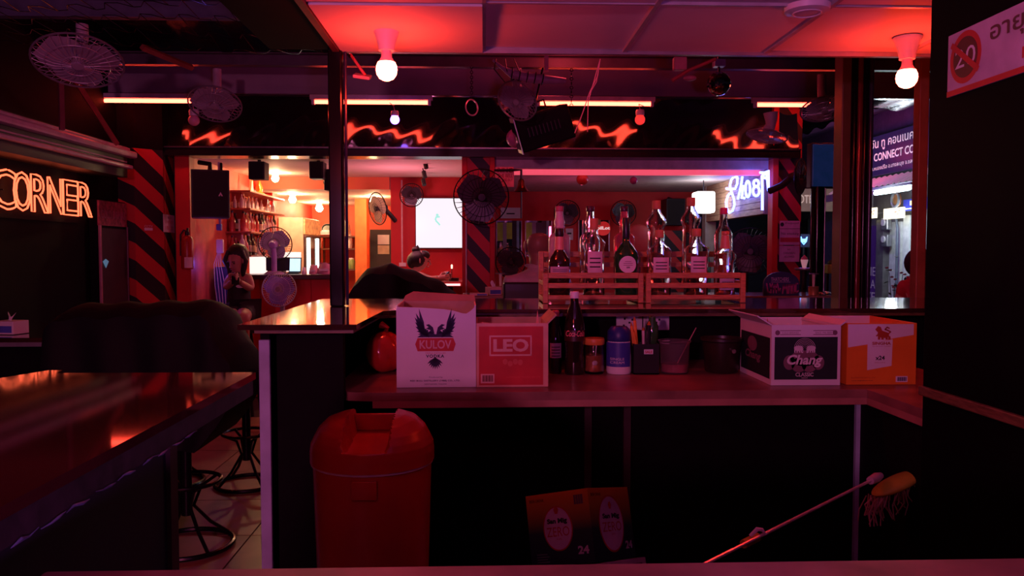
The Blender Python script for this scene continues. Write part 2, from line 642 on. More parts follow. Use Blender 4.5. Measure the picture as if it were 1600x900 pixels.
# ------------------------------------------------------------------ rooms of the rear bar
M_salmon = mat('orange_red_wall', (0.72, 0.13, 0.07), 0.65, noise=0.1, scale=2)
M_cream = mat('cream_ceiling', (0.80, 0.70, 0.60), 0.7, noise=0.04)
struct(B().b2((-2.7, 7.13, 0), (-2.55, 12.0, 2.6)).build('wall_bar_left', mat('bar_left_wall_red', (0.66, 0.10, 0.07), 0.6)))
struct(B().b2((-2.7, 12.0, 0), (-0.9, 12.2, 2.6)).build('wall_bar_back', M_salmon))
struct(B().b2((-2.7, 7.12, 2.285), (0.1, 8.9, 2.36)).build('ceiling_bar_front', M_cream))
struct(B().b2((-2.7, 8.9, 2.15), (-1.04, 12.0, 2.36)).build('ceiling_bar_rear', M_cream))
struct(B().b2((-2.7, 8.885, 2.15), (-1.04, 8.9, 2.30)).build('wall_bulkhead', M_salmon))
struct(B().b2((-1.04, 9.0, 0), (0.09, 9.12, 2.3)).build('wall_bar_red', M_red))
struct(B().b2((-1.04, 9.12, 0), (-0.9, 12.0, 2.2)).build('wall_bar_return', M_salmon))
struct(B().b2((-0.0, 7.12, 0), (0.10, 9.9, 2.4)).build('wall_divider', mat('divider_paint', (0.6, 0.2, 0.2), 0.6)))
struct(B().b2((wx(555, 10.4), 10.4, 0), (wx(573, 10.4), 10.65, 2.15)).build('wall_column_orange', mat('orange_paint', (0.75, 0.2, 0.05), 0.6)))
dr = struct(B().b2((wx(578, 11.9), 11.93, 0), (wx(611, 11.9), 12.0, wz(359, 11.9))).build('door_1', mat('dark_door', (0.03, 0.015, 0.015), 0.5)))
B().b2((wx(590, 11.9), 11.915, wz(382, 11.9)), (wx(608, 11.9), 11.93, wz(367, 11.9))).build('notice_sheet', M_paper, dr)
B().b2((wx(590, 11.9), 11.915, wz(397, 11.9)), (wx(608, 11.9), 11.93, wz(383.5, 11.9))).build('notice_sheet', mat('paper_tan', (0.6, 0.5, 0.35), 0.8), dr)
# red built-in column behind shelves
struct(B().b2((-2.55, 9.4, 0), (-2.45, 9.6, 2.15)).build('wall_column_red', M_red))

# pool room (right opening)
struct(B().b2((0.1, 9.8, 0), (2.62, 9.95, 2.5)).build('wall_pool_back', M_red))
struct(B().b2((0.1, 7.12, 2.20), (2.62, 9.8, 2.3)).build('ceiling_pool_room', mat('pool_ceiling', (0.62, 0.52, 0.56), 0.6)))
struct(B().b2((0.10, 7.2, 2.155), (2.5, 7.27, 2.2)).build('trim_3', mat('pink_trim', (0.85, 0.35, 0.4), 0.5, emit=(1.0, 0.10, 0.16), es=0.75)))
# right wall of pool room: shutter board with opening below
bw = struct(B().b2((2.52, 7.12, 1.80), (2.6, 9.0, 2.2)).build('wall_pool_right', mat('wood_board_base', (0.3, 0.18, 0.12), 0.6)))
M_bd = mat('board_wood', (0.46, 0.28, 0.2), 0.55, noise=0.25, scale=10, stretch=(1, 1, 8))
for k in range(7):
    B().b2((2.508, 7.13, 1.802 + k * 0.057), (2.522, 9.0, 1.856 + k * 0.057), 0.002).build('plank', M_bd, bw)
struct(B().b2((2.53, 7.12, 0), (2.6, 9.9, 1.0)).build('wall_pool_parapet', M_dark))
struct(B().b2((2.50, 8.98, 0), (2.62, 9.12, 2.2)).build('wall_pool_post', mat('post_grey', (0.4, 0.38, 0.36), 0.6)))

# ================================================================== NEAR BAR COUNTER
KZ = 1.235
SHZ = 1.0
cnt = thing('bar_counter', 'L-shaped lacquered bar counter with dark panels in front of the viewer', 'bar counter', (0.5, 3.4, 0))
o = Vector((0.5, 3.4, 0))


def loc(p, q=o):
    return Vector(p) - q


poly = [(-0.74, 2.42), (-0.385, 2.42), (-0.375, 2.98), (-0.30, 3.05), (2.6, 3.05), (2.6, 3.79), (-0.76, 3.79)]
b = B()
b.prism([(x - o.x, y - o.y) for x, y in poly], (0, 0, 0), (1, 0, 0), (0, 1, 0), (0, 0, 1), KZ - 0.016, KZ)
b.build('counter_top', M_bar, cnt)
b = B()
pin = [(-0.70, 2.455), (-0.40, 2.455), (-0.39, 3.0), (-0.31, 3.075), (2.6, 3.075), (2.6, 3.76), (-0.72, 3.76)]
b.prism([(x - o.x, y - o.y) for x, y in pin], (0, 0, 0), (1, 0, 0), (0, 1, 0), (0, 0, 1), KZ - 0.030, KZ - 0.016)
b.build('edge_board', M_edge, cnt)
# end panel under the wing with a pale edge
B().b2(loc((-0.70, 2.52, 0)), loc((-0.672, 3.70, KZ - 0.03))).build('end_panel', M_panel, cnt)
B().b2(loc((-0.702, 2.505, 0)), loc((-0.668, 2.522, KZ - 0.055)), 0.003).build('panel_edge', mat('panel_edge_lilac', (0.42, 0.44, 0.60), 0.6), cnt)
B().b2(loc((-0.66, 2.56, 0)), loc((-0.45, 2.60, KZ - 0.03))).build('inner_panel', M_panel, cnt)
B().b2(loc((-0.66, 3.34, 0)), loc((2.6, 3.38, KZ - 0.03))).build('back_panel', M_panel, cnt)
for x in (0.42, 0.585):
    B().b2(loc((x, 3.31, 0)), loc((x + 0.03, 3.34, SHZ - 0.03))).build('batten', mat('batten_maroon', (0.06, 0.025, 0.03), 0.5), cnt)
# shelf below the counter
b = B()
shp = [(-0.50, 2.66), (-0.44, 2.59), (-0.36, 2.575), (1.265, 2.585), (1.265, 1.7), (1.7, 1.7), (1.7, 3.34), (-0.50, 3.34)]
b.prism([(x - o.x, y - o.y) for x, y in shp], (0, 0, 0), (1, 0, 0), (0, 1, 0), (0, 0, 1), SHZ - 0.028, SHZ)
b.build('shelf_board', mat('shelf_laminate', (0.26, 0.10, 0.085), 0.35, noise=0.3, scale=8), cnt)
b = B()
b.prism([(x - o.x, y - o.y) for x, y in [(-0.36, 2.573), (1.263, 2.583), (1.263, 1.7), (1.275, 1.7), (1.275, 2.60), (-0.36, 2.60)]], (0, 0, 0), (1, 0, 0), (0, 1, 0), (0, 0, 1), SHZ - 0.05, SHZ - 0.028)
b.build('shelf_edge', mat('shelf_edge_pink', (0.4, 0.16, 0.13), 0.4), cnt)
# right cabinet side with pale edge
B().b2(loc((1.30, 2.0, 0)), loc((1.33, 2.70, SHZ - 0.05))).build('cabinet_side', M_panel, cnt)
B().b2(loc((1.285, 2.70, 0.0)), loc((1.302, 2.715, SHZ - 0.06))).build('panel_edge', mat('panel_edge_blue', (0.35, 0.42, 0.55), 0.4), cnt)

# steel post on the counter
ps = thing('steel_post', 'slim square steel post standing on the counter wing', 'post', (wx(529, 3.27), 3.27, KZ))
B().b2((-0.032, -0.028, 0.0), (0.024, 0.024, CZ + 0.02 - KZ), 0.006).build('shaft', M_blackm, ps)
B().cyl((0.034, 0.0, 0.004), (0.034, 0.0, CZ - KZ), 0.006, n=8).build('cable', mat('cable_blue_black', (0.02, 0.02, 0.06), 0.3), ps)

# near counter wing at the lower left, as high as the bar
SZ = 1.29
tb = thing('side_counter', 'near lacquered counter wing with a chipped edge in the lower left corner', 'counter', (-0.5, 0.6, 0))
q = Vector((-0.5, 0.6, 0))


def shift(poly):
    return [(x - q.x, y - q.y) for x, y in poly]


B().prism(shift([(-0.302, -0.5), (-0.307, 1.081), (-0.57, 1.083), (-0.577, 1.11), (-0.595, 1.11), (-0.64, 0.99), (-0.9, -0.5)]), (0, 0, 0), (1, 0, 0), (0, 1, 0), (0, 0, 1), SZ - 0.009, SZ).build('counter_top', mat('side_top_lacquer', (0.05, 0.010, 0.008), 0.05, noise=0.5, scale=5, spec=0.3), tb)
B().prism(shift([(-0.305, -0.5), (-0.310, 1.078), (-0.595, 1.08), (-0.64, 0.98), (-0.9, -0.5)]), (0, 0, 0), (1, 0, 0), (0, 1, 0), (0, 0, 1), SZ - 0.030, SZ - 0.009).build('edge_board', mat('stone_edge', (0.022, 0.014, 0.013), 0.6, noise=0.6, scale=60), tb)
random.seed(11)
y = 0.33
while y < 0.84:
    b = B()
    pts = [Vector((-0.3065 + random.uniform(-.0008, .0008), y + 0.011 * i, SZ - 0.030 + random.uniform(-0.0012, 0.0015))) - q for i in range(4)]
    b.tube(pts, [0.0003, random.uniform(0.0006, 0.0019), random.uniform(0.0004, 0.0016), 0.0003], 5)
    b.build('foil_chip', mat('chipped_foil', (0.16, 0.22, 0.28), 0.35, 0.4, noise=0.5, scale=40), tb)
    y += random.uniform(0.03, 0.055)
B().b2(Vector((-0.36, -0.5, 0)) - q, Vector((-0.345, 0.885, SZ - 0.03)) - q).build('side_panel', mat('side_panel_black', (0.010, 0.011, 0.016), 0.6), tb)
B().b2(Vector((-0.365, 0.87, 0)) - q, Vector((-0.34, 0.89, SZ - 0.03)) - q).build('corner_batten', mat('batten_brown', (0.05, 0.025, 0.015), 0.5), tb)

# near counter edge at the bottom of the picture
nc = thing('near_counter', 'brown counter edge along the bottom of the picture', 'counter', (0.35, 0.3, 0))
B().b2((-0.648, -0.32, KZ - 0.035), (0.79, 0.245, KZ), 0.003).build('counter_top', mat('near_counter_wood', (0.17, 0.07, 0.055), 0.5, noise=0.5, scale=14), nc)
B().b2((-0.64, -0.3, 0), (0.78, 0.2, KZ - 0.035)).build('body', M_panel, nc)

# far counter between the two bars
fc = thing('yard_counter', 'far counter where the bald man sits, with tissues and drinks', 'counter', (1.0, 5.5, 0))
B().b2((-1.15, -0.25, 1.13), (1.35, 0.25, 1.165), 0.006).build('counter_top', mat('yard_counter_top', (0.35, 0.2, 0.16), 0.2, coat=0.4), fc)
B().b2((-1.1, -0.1, 0), (1.3, 0.15, 1.13)).build('body', M_panel, fc)
# left far counter
lc = thing('wall_counter', 'dark counter with a tissue box below the orange neon sign', 'counter', (-2.4, 4.2, 0))
B().b2((-0.55, -0.41, 1.03), (0.75, 0.5, 1.055), 0.004).build('counter_top', M_bar, lc)
B().b2((-0.55, -0.418, 1.015), (0.75, -0.405, 1.035)).build('edge_strip', M_grey, lc)
B().b2((-0.5, -0.2, 0), (0.7, 0.4, 1.03)).build('body', M_panel, lc)

# big composite pillar at the right
pl = thing('right_pillar', 'thick dark pillar clad with vertical tubes right of the blue screen', 'pillar', (wx(1338, 4.2), 4.2, 0))
x0 = wx(1338, 4.2)
B().b2((wx(1312, 4.2) - x0, 0, 0), (wx(1326, 4.2) - x0, 0.1, 2.75), 0.004).build('pale_board', mat('pillar_board', (0.09, 0.06, 0.035), 0.35), pl)
B().b2((wx(1326, 4.2) - x0, 0.01, 0), (wx(1345, 4.2) - x0, 0.12, 2.75), 0.004).build('core', mat('pillar_maroon', (0.04, 0.015, 0.015), 0.25), pl)
for u, m, rr in ((1331, M_blackm, 5), (1339, mat('tube_maroon', (0.12, 0.02, 0.02), 0.18, 0.2), 5), (1347.5, M_blackm, 5.5), (1356.5, mat('tube_navy', (0.03, 0.035, 0.07), 0.18, 0.3), 4)):
    B().cyl((wx(u, 4.2) - x0, 0.0, 0), (wx(u, 4.2) - x0, 0.0, 2.75), px(rr, 4.2), n=16).build('tube', m, pl, True)
pl2 = thing('brown_post', 'narrow reddish brown post beside the dark right wall', 'post', (wx(1436, 4.0), 4.0, 0))
B().b2((-0.03, -0.03, 0), (0.02, 0.03, 2.75), 0.005).build('shaft', mat('post_brown', (0.25, 0.1, 0.05), 0.35), pl2)

# ================================================================== LAMPS
E_red = mat('lit_red_bulb', (1, 0.3, 0.2), 0.5, emit=(1.0, 0.038, 0.018), es=155)
E_tube = mat('lit_red_tube', (1, 0.2, 0.15), 0.5, emit=(1.0, 0.055, 0.03), es=18)
E_warm = mat('lit_warm_bulb', (1, 0.8, 0.6), 0.5, emit=(1.0, 0.60, 0.30), es=320)


def ceiling_bulb(label, u, Y):
    t = thing('bulb_lamp', label, 'lamp', (wx(u, Y), Y, CZ), 0, 'lit red bulbs under the near ceiling')
    B().lathe([(0, 0), (0.052, 0), (0.052, -0.006), (0.047, -0.012), (0.036, -0.045), (0.030, -0.072), (0.029, -0.082), (0, -0.082)]).build('socket', M_white, t, True)
    g = B().lathe([(0.018, -0.082), (0.020, -0.105), (0.031, -0.125), (0.0, -0.125)]).build('bulb_neck', M_white, t, True)
    B().lathe([(0.0315, -0.124), (0.0375, -0.138), (0.039, -0.152), (0.036, -0.168), (0.026, -0.183), (0.012, -0.190), (0, -0.191)]).build('bulb', E_red, t, True)
    return t


ceiling_bulb('glowing red bulb in a white socket above the steel post', 606, 2.97)
ceiling_bulb('glowing red bulb in a white socket before the dark right wall', 1411, 3.03)

# round white ceiling disc
t = thing('ceiling_disc', 'white round disc fitted flush at the top edge of the ceiling', 'ceiling fitting', (wx(1255, 2.66), 2.66, CZ))
B().lathe([(0, 0), (0.075, 0), (0.072, -0.018), (0.05, -0.024), (0, -0.024)]).build('disc', M_white, t, True)
B().torus((0, 0, -0.024), (0, 0, 1), 0.045, 0.003).build('ring', M_white, t, True)

# fluorescent tubes
for lbl, u0, u1 in (('lit red fluorescent tube above the dark left wall', 140, 312), ('lit red fluorescent tube behind the steel post', 493, 671),
                    ('lit red fluorescent tube behind the tilted black stage light', 842, 1016), ('lit red fluorescent tube left of the thick right pillar', 1178, 1345)):
    Y = 6.5
    x0, x1 = wx(u0, Y), wx(u1, Y)
    zc = wz(161.5, Y)
    t = thing('fluorescent_lamp', lbl, 'lamp', ((x0 + x1) / 2, Y, zc + 0.045), 0, 'red fluorescent tubes under the roof beam')
    w = (x1 - x0) / 2
    B().cyl((-w, 0, -0.045), (w, 0, -0.045), 0.015, n=12).build('tube', E_tube, t, True)
    B().b2((-w - 0.03, -0.02, -0.026), (w + 0.03, 0.03, 0.012), 0.003).build('batten', mat('batten_white', (0.7, 0.6, 0.6), 0.4), t)
    for sgn in (-1, 1):
        B().b2((sgn * (w + 0.005) - 0.012, -0.018, -0.066), (sgn * (w + 0.005) + 0.012, 0.018, -0.02), 0.003).build('end_holder', M_white, t)


def hang_bulb(label, u, v, Y, m, rr, wire_to):
    p = at(u, v, Y)
    t = thing('party_bulb', label, 'lamp', p, 0, 'small globe bulbs before the black sheet')
    r = px(rr, Y)
    B().sphere((0, 0, 0), r, n=18, m=12).build('bulb', m, t, True)
    B().lathe([(0, r * 1.9), (r * 0.75, r * 1.9), (r * 0.9, r * 1.5), (r * 0.8, r * 0.8), (0, r * 0.8)]).build('socket', M_white, t, True)
    B().tube([(0, 0, r * 1.9), (-0.01, 0, r * 3), Vector(wire_to) - p], 0.003, 5).build('wire', mat('pale_wire', (0.6, 0.3, 0.35), 0.5), t)


hang_bulb('small blue-lit globe bulb hanging below the second red tube', 617, 187, 6.4, mat('lit_blue_bulb', (0.4, 0.3, 1), 0.4, emit=(0.25, 0.10, 1.0), es=14), 7, at(608, 160, 6.5))
hang_bulb('small red globe bulb hanging at the end of the third tube', 1000, 187, 6.4, mat('lit_dim_red_bulb', (0.9, 0.15, 0.15), 0.3, emit=(1, 0.04, 0.03), es=0.9), 8, at(1006, 166, 6.5))
hang_bulb('small unlit pinkish globe bulb below the white ceiling fan at left', 303, 188, 6.45, mat('unlit_bulb', (0.75, 0.35, 0.42), 0.35), 8.5, at(306, 151, 6.54))

# warm bulbs in the rear bar
for i, (u, v, Y, zc, rr) in enumerate(((430, 276, 8.45, 2.285, 5.5), (457, 309, 9.6, 2.15, 5.5), (499, 324, 11.2, 2.15, 5.5), (583, 305, 10.0, 2.15, 5))):
    lbl = ['warm white bulb near the bar front, beside the small black speaker', 'warm white bulb in the middle of the rear bar ceiling',
           'warm white bulb above the drinks fridge at the far back', 'warm white bulb above the tilted dark wall fan'][i]
    p = at(u, v, Y)
    r = px(rr, Y)
    t = thing('warm_bulb', lbl, 'lamp', (p.x, Y, zc), 0, 'warm bulbs on the rear bar ceiling')
    dz = min(-r * 1.6, p.z - zc)
    B().sphere((0, 0, dz), r, n=16, m=10).build('bulb', E_warm, t, True)
    B().lathe([(0, 0), (0.045, 0), (0.03, dz + r * 0.8), (0, dz + r * 0.8)]).build('socket', M_white, t, True)

# lantern, ball lamp, bell and notice in the pool room
p = at(1099, 316.5, 8.2)
t = thing('lantern', 'glowing white square lantern left of the blue neon script', 'lamp', p)
a, c = px(15, 8.2), px(16.5, 8.2)
B().b2((-a, -a, -c), (a, a, c), 0.02).build('shade', mat('lit_lantern', (1, 1, 1), 0.5, emit=(1.0, 0.97, 0.9), es=6), t, True)
B().cyl((0, 0, c), (0, 0, 2.2 - p.z), 0.005, n=6).build('cord', M_black, t)
p = at(910, 280, 7.35)
t = thing('ball_lamp', 'round red glass ball hanging from the pool room ceiling', 'lamp', p)
B().sphere((0, 0, 0), px(9.5, 7.35)).build('globe', mat('red_glass_ball', (0.7, 0.06, 0.03), 0.12, coat=0.8), t, True)
B().cyl((0, 0, px(9, 8)), (0, 0, 2.2 - p.z), 0.006, n=6).build('stem', M_grey, t)
p = at(990, 282, 7.4)
t = thing('blue_globe', 'small dark globe with a blue crescent gleam near the ceiling', 'lamp', p)
B().sphere((0, 0, 0), px(6, 7.4)).build('globe', mat('dark_pink_globe', (0.35, 0.05, 0.15), 0.15), t, True)
B().cyl((0, 0, px(5, 8)), (0, 0, 2.2 - p.z), 0.005, n=6).build('stem', M_grey, t)

p = at(814.5, 299, 6.9)
t = thing('brass_bell', 'dark metal bell with a pull cord right of the striped pillar', 'bell', p)
k = px(1, 6.9)
B().lathe([(12.5 * k, 0), (11 * k, 1 * k), (7.5 * k, 5 * k), (5.5 * k, 10 * k), (5 * k, 16 * k), (3 * k, 19 * k), (0, 20 * k)], n=28).build('bell_body', mat('bell_bronze', (0.14, 0.05, 0.03), 0.3, 0.8), t, True)
B().tube([(0, 0, 19 * k), (0, 0, 33 * k), (-9 * k, 0, 33 * k), (-42 * k, 0.03, 33 * k)], 2 * k, 6).build('bracket', M_black, t)
B().cyl((0, 0, 2 * k), (0, 0, -42 * k), 0.006, n=6).build('pull_cord', M_black, t)
p = at(774, 292, 6.93)
t = thing('bell_notice', 'red paper notice reading RING THE BELL beside the bell', 'sign', p)
f = Face((0, 0, 0), (px(29, 6.93), 0, 0), (0, 0, px(31, 6.93)), (0, -1, 0), t)
B().b2((0, 0, 0), (px(29, 6.93), 0.004, px(31, 6.93))).build('sheet', mat('red_notice', (0.95, 0.35, 0.33), 0.6), t)
M_dr = mat('dark_red_ink', (0.35, 0.0, 0.01), 0.7)
f.text('RING', 0.12, 0.72, 0.93, 0.95, M_dr, bold=0.02)
f.text('THE BELL', 0.12, 0.47, 0.93, 0.65, M_dr, bold=0.01)
f.text('AND BUY', 0.35, 0.28, 0.93, 0.42, M_dr)

# disco ball
p = at(1123, 131, 5.0)
t = thing('mirror_ball', 'small mirror disco ball hanging below the ceiling edge', 'disco ball', p)
r = px(18.5, 5.0)
mb = mat('mirror_facets', (0.75, 0.72, 0.8), 0.06, 1.0, noise=0.3, scale=60)
B().sphere((0, 0, 0), r, n=32, m=18).build('ball', mb, t)
B().cyl((0, 0, r), (0, 0, r + 0.03), 0.008, n=8).build('stem', M_black, t)
B().b2((-0.035, -0.03, r + 0.03), (0.035, 0.03, r + 0.075), 0.004).build('motor_box', mat('motor_blue', (0.2, 0.2, 0.4), 0.3), t)
B().cyl((0, 0, r + 0.075), (0, 0, 0.6), 0.012, n=8).build('hanger', M_black, t)

# tilted stage light
Y = 5.84
p = at(848, 200, Y)
t = thing('stage_light', 'black tilted stage light box hanging on a chain, with vents', 'stage light', p)
rot = Euler((R(10), R(-17), R(0)))
B().box((0, 0, 0), (px(84, Y), px(70, Y), px(52, Y)), rot, 0.01).build('housing', mat('stage_black', (0.003, 0.003, 0.004), 0.6, spec=0.12), t)
Rm = rot.to_matrix()
for i in range(9):
    b = B()
    b.box(Rm @ Vector((px(-26 + 6 * i, Y), -px(36, Y), px(1, Y))), (px(1.5, Y), 0.004, px(14, Y)), rot)
    b.build('vent_slot', mat('vent_grey', (0.02, 0.02, 0.022), 0.4, spec=0.3), t)
b = B()
c = Rm @ Vector((-px(43, Y), 0, 0))
for sy in (-1, 1):
    for sz in (-1, 1):
        pass
b.box(c, (0.006, px(72, Y), px(56, Y)), rot)
b.build('lens_frame', M_grey, t)
B().box(Rm @ Vector((-px(44.5, Y), 0, 0)), (0.004, px(58, Y), px(42, Y)), rot).build('lens', mat('lens_dark', (0.02, 0.015, 0.03), 0.05), t)
b = B()
ch = at(893, 106, Y) - p
top = at(893, 168, Y) - p
for i in range(9):
    z = top.z + (ch.z - top.z) * (i + 0.5) / 9
    b.torus((ch.x, 0, z), (1, 0, 0) if i % 2 else (0, 1, 0), 0.011, 0.0028, 10, 4)
b.build('chain', M_blackm, t)
b = B().tube([Rm @ Vector((-0.05, -0.02, px(26, Y))), Rm @ Vector((-0.05, 0, 0.19)), Rm @ Vector((0.06, 0, 0.19)), Rm @ Vector((0.06, -0.02, px(26, Y)))], 0.008, 6)
b.build('yoke', M_black, t)
B().cyl(Rm @ Vector((0, 0, 0.19)), (at(848, 106, Y) - p), 0.007, n=8).build('hanging_rod', M_blackm, t)

# round bulb behind tilted light
p = at(806, 216, 6.25)
t = thing('globe_lamp', 'pinkish globe lamp half hidden behind the tilted stage light', 'lamp', p)
B().sphere((0, 0, 0), px(15, 6.25)).build('globe', mat('pink_globe', (0.6, 0.2, 0.35), 0.3), t, True)
B().cyl((0, 0, px(14, 6.25)), (0, 0, 0.86), 0.008, n=8).build('stem', M_black, t)

# ring on chain
p = at(737, 168, 5.86)
t = thing('ring_hook', 'pale metal ring hanging on a thin chain', 'ring', p)
B().torus((0, 0, 0), (0.85, -1, 0), px(12, 5.86), 0.006, 32, 6).build('ring', mat('ring_pink', (0.75, 0.55, 0.6), 0.3, 0.3), t, True)
b = B()
for i in range(13):
    b.torus((0, 0, px(12, 5.86) + 0.012 + i * 0.0185), (1, 0, 0) if i % 2 else (0, 1, 0), 0.010, 0.0025, 8, 4)
b.build('chain', M_blackm, t)

# small floodlight behind post + clip lights
p = at(566, 108, 3.4)
t = thing('floodlight', 'small red-lit floodlight right of the steel post', 'floodlight', p)
B().box((0, 0, -0.03), (0.07, 0.06, 0.014), Euler((R(20), R(8), 0)), 0.003).build('lamp_head', mat('flood_pink', (0.8, 0.4, 0.35), 0.4), t)
B().box((-0.02, 0, 0.02), (0.012, 0.02, 0.11), Euler((0, R(-35), 0)), 0.003).build('bracket', mat('flood_red', (0.6, 0.1, 0.08), 0.4), t)
B().tube([(-0.05, 0, 0.05), (-0.06, -0.06, 0.075), (-0.06, -0.115, 0.08)], 0.006, 6).build('arm', M_blackm, t)

# curved duct and clamp lamp below the ceiling edge
p = at(785, 104, 5.2)
t = thing('curved_duct', 'pale curved pipe hanging above the tilted stage light', 'pipe', p)
B().tube([at(u, v, 5.2) - p for u, v in ((770, 94), (785, 106), (800, 115), (822, 121), (850, 124), (884, 127))], [0.008, 0.012, 0.03, 0.034, 0.03, 0.02], 10).build('pipe', mat('duct_mauve', (0.45, 0.38, 0.5), 0.4), t, True)
B().b2(at(851, 110, 5.2) - p, at(857, 86, 5.2) - p + Vector((0, 0.05, 0))).build('strap', mat('strap_pink', (0.7, 0.35, 0.4), 0.6), t)
for k in range(5):
    q_ = at(800 + 12 * k, 116 + 2 * k, 5.2) - p
    B().torus(q_, (1, 0, -0.2), 0.036, 0.004, 16, 5).build('cable_tie', M_black, t)
for k in range(3):
    B().tube([at(775 + 14 * k, 92, 5.2) - p, at(772 + 20 * k, 108 + 3 * k, 5.18) - p, at(790 + 22 * k, 130 - 2 * k, 5.2) - p, at(815 + 18 * k, 118, 5.2) - p], 0.004, 5).build('cable', M_black, t)
p = at(1062, 100, 4.4)
t = thing('clamp_lamp', 'pinkish clamp lamp on a slanting bar left of the disco ball', 'lamp', p)
B().box((0, 0, 0.0), (px(20, 4.4), 0.05, px(20, 4.4)), None, 0.006).build('housing', mat('clamp_pink', (0.6, 0.35, 0.38), 0.5), t)
B().tube([at(1050, 126, 4.4) - p, at(1075, 110, 4.4) - p, at(1118, 92, 4.4) - p], 0.010, 6).build('slanting_bar', mat('bar_red', (0.5, 0.12, 0.12), 0.35), t)
B().sphere(at(1078, 122, 4.4) - p, 0.03, (1.2, 1, 0.5)).build('reflector', mat('clamp_pink'), t, True)
B().cyl((0, 0, 0), (0, 0.0, 1.0), 0.012, n=8).build('hanger', M_black, t)

# hanging string
p = at(938, 91, 3.295)
t = thing('hanging_string', 'loose pale strings hanging between the ceiling and the stage light', 'string', p)
for pts in (((938, 92), (934, 118), (921, 145), (911, 175), (898, 208)), ((938, 92), (930, 120), (919, 160), (918, 206)), ((938, 92), (932, 128), (920, 148), (905, 192))):
    B().tube([at(u, v, 3.295) - p for u, v in pts], 0.0018, 4).build('strand', mat('string_pink', (0.8, 0.35, 0.35), 0.7), t)

# ================================================================== FANS
def fan(name, label, base, center, axis, Rr, M_b, M_c, M_h, mounts, group=None, wires=30, cat='fan', dome=0.2, blade_tw=0.5, flip=False):
    base, center = Vector(base), Vector(center)
    t = thing(name, label, cat, base, 0, group)
    q = Vector(axis).normalized().to_track_quat('Z', 'Y')
    Mx = Matrix.Translation(center - base) @ q.to_matrix().to_4x4()
    wr_ = max(0.0018, Rr * 0.010)
    for nm, sg in (('front_guard', 1), ('rear_guard', -1)):
        b = B(Mx)
        D = dome * Rr * (1.0 if sg > 0 else 1.3)
        b.torus((0, 0, 0), (0, 0, 1), Rr, max(wr_ * 2.4, 0.0055), 44, 6)
        for f in (0.35, 0.7):
            b.torus((0, 0, sg * D * (1 - f ** 3)), (0, 0, 1), Rr * f, wr_, 32, 3)
        for i in range(wires):
            a = 2 * math.pi * i / wires
            b.tube([(Rr * f * math.cos(a + 0.25 * (1 - f)), Rr * f * math.sin(a + 0.25 * (1 - f)), sg * D * (1 - f ** 3)) for f in (0.14, 0.5, 0.8, 1.0)], wr_ * 0.8, 3, cap=False)
        b.build(nm, M_c, t)
    for i in range(3):
        b = B(Mx @ Matrix.Rotation(2 * math.pi * i / 3 + 0.4, 4, 'Z'))
        b.grid(lambda u, v: (Rr * (0.15 + 0.72 * u), Rr * (v - 0.5) * (0.35 + 0.75 * math.sin(math.pi * min(1, 0.25 + 0.6 * u))), Rr * blade_tw * 0.3 * (v - 0.5) * (1 - 0.4 * u)), 6, 4)
        b.build('blade', M_b, t, True)
    B(Mx).lathe([(0, dome * Rr * 1.02), (0.13 * Rr, dome * Rr), (0.16 * Rr, dome * Rr * 0.8), (0.14 * Rr, 0), (0, 0)], n=20).build('hub_cap', M_h, t, True)
    B(Mx).lathe([(0, -0.05 * Rr), (0.24 * Rr, -dome * Rr * 1.0), (0.26 * Rr, -dome * Rr * 2.2), (0.18 * Rr, -dome * Rr * 3.2), (0, -dome * Rr * 3.4)], n=20).build('motor', M_h, t, True)
    back = center + (q @ Vector((0, 0, -dome * Rr * 2.2)))
    for nm, pts, r, m in mounts:
        pp = [(back if p_ == 'M' else Vector(p_)) - base for p_ in pts]
        B().tube(pp, r, 10).build(nm, m, t, True)
    return t


G = 'white ceiling fans hung under the roof'
M_body = mat('fan_body_mauve', (0.42, 0.36, 0.40), 0.5)


def ceil_fan(label, u, v, Y, rr, axis, up):
    c = at(u, v, Y)
    top = c + Vector((0, 0.05, up))
    return fan('ceiling_fan', label, top, c, axis, px(rr, Y), M_fanw, M_wire, M_body, [('neck', ['M', c + Vector((0, 0.04, 0.10)), c + Vector((0, 0.05, up * 0.7)), top], 0.03, M_body)], G, dome=0.16)


ceil_fan('large dim ceiling fan at the upper left corner', 122, 96, 4.2, 63, (0.15, -0.42, -0.9), 0.2)
ceil_fan('white ceiling fan at the right end of the left red tube', 336, 163, 5.6, 39, (0.05, -0.55, -0.85), 0.25)
ceil_fan('white ceiling fan left of the tilted black stage light', 808, 158, 5.2, 33, (-0.5, -0.7, -0.6), 0.22)
ceil_fan('white ceiling fan partly hidden by the thick right pillar', 1288, 170, 5.4, 36, (0.0, -0.4, -0.9), 0.24)
# reddish fan pointing down
Y = 6.0
c = at(1198, 213, Y)
top = at(1204, 176, Y)
fan('ceiling_fan', 'pink-lit fan pointing down from a tapered white bracket', top, c, (-0.25, -0.12, -1), px(31, Y), M_fanw, M_wire, M_fanw,
    [('bracket', [top, at(1205, 188, Y), at(1204, 203, Y)], [0.055, 0.045, 0.03], M_fanw)], G, dome=0.2)

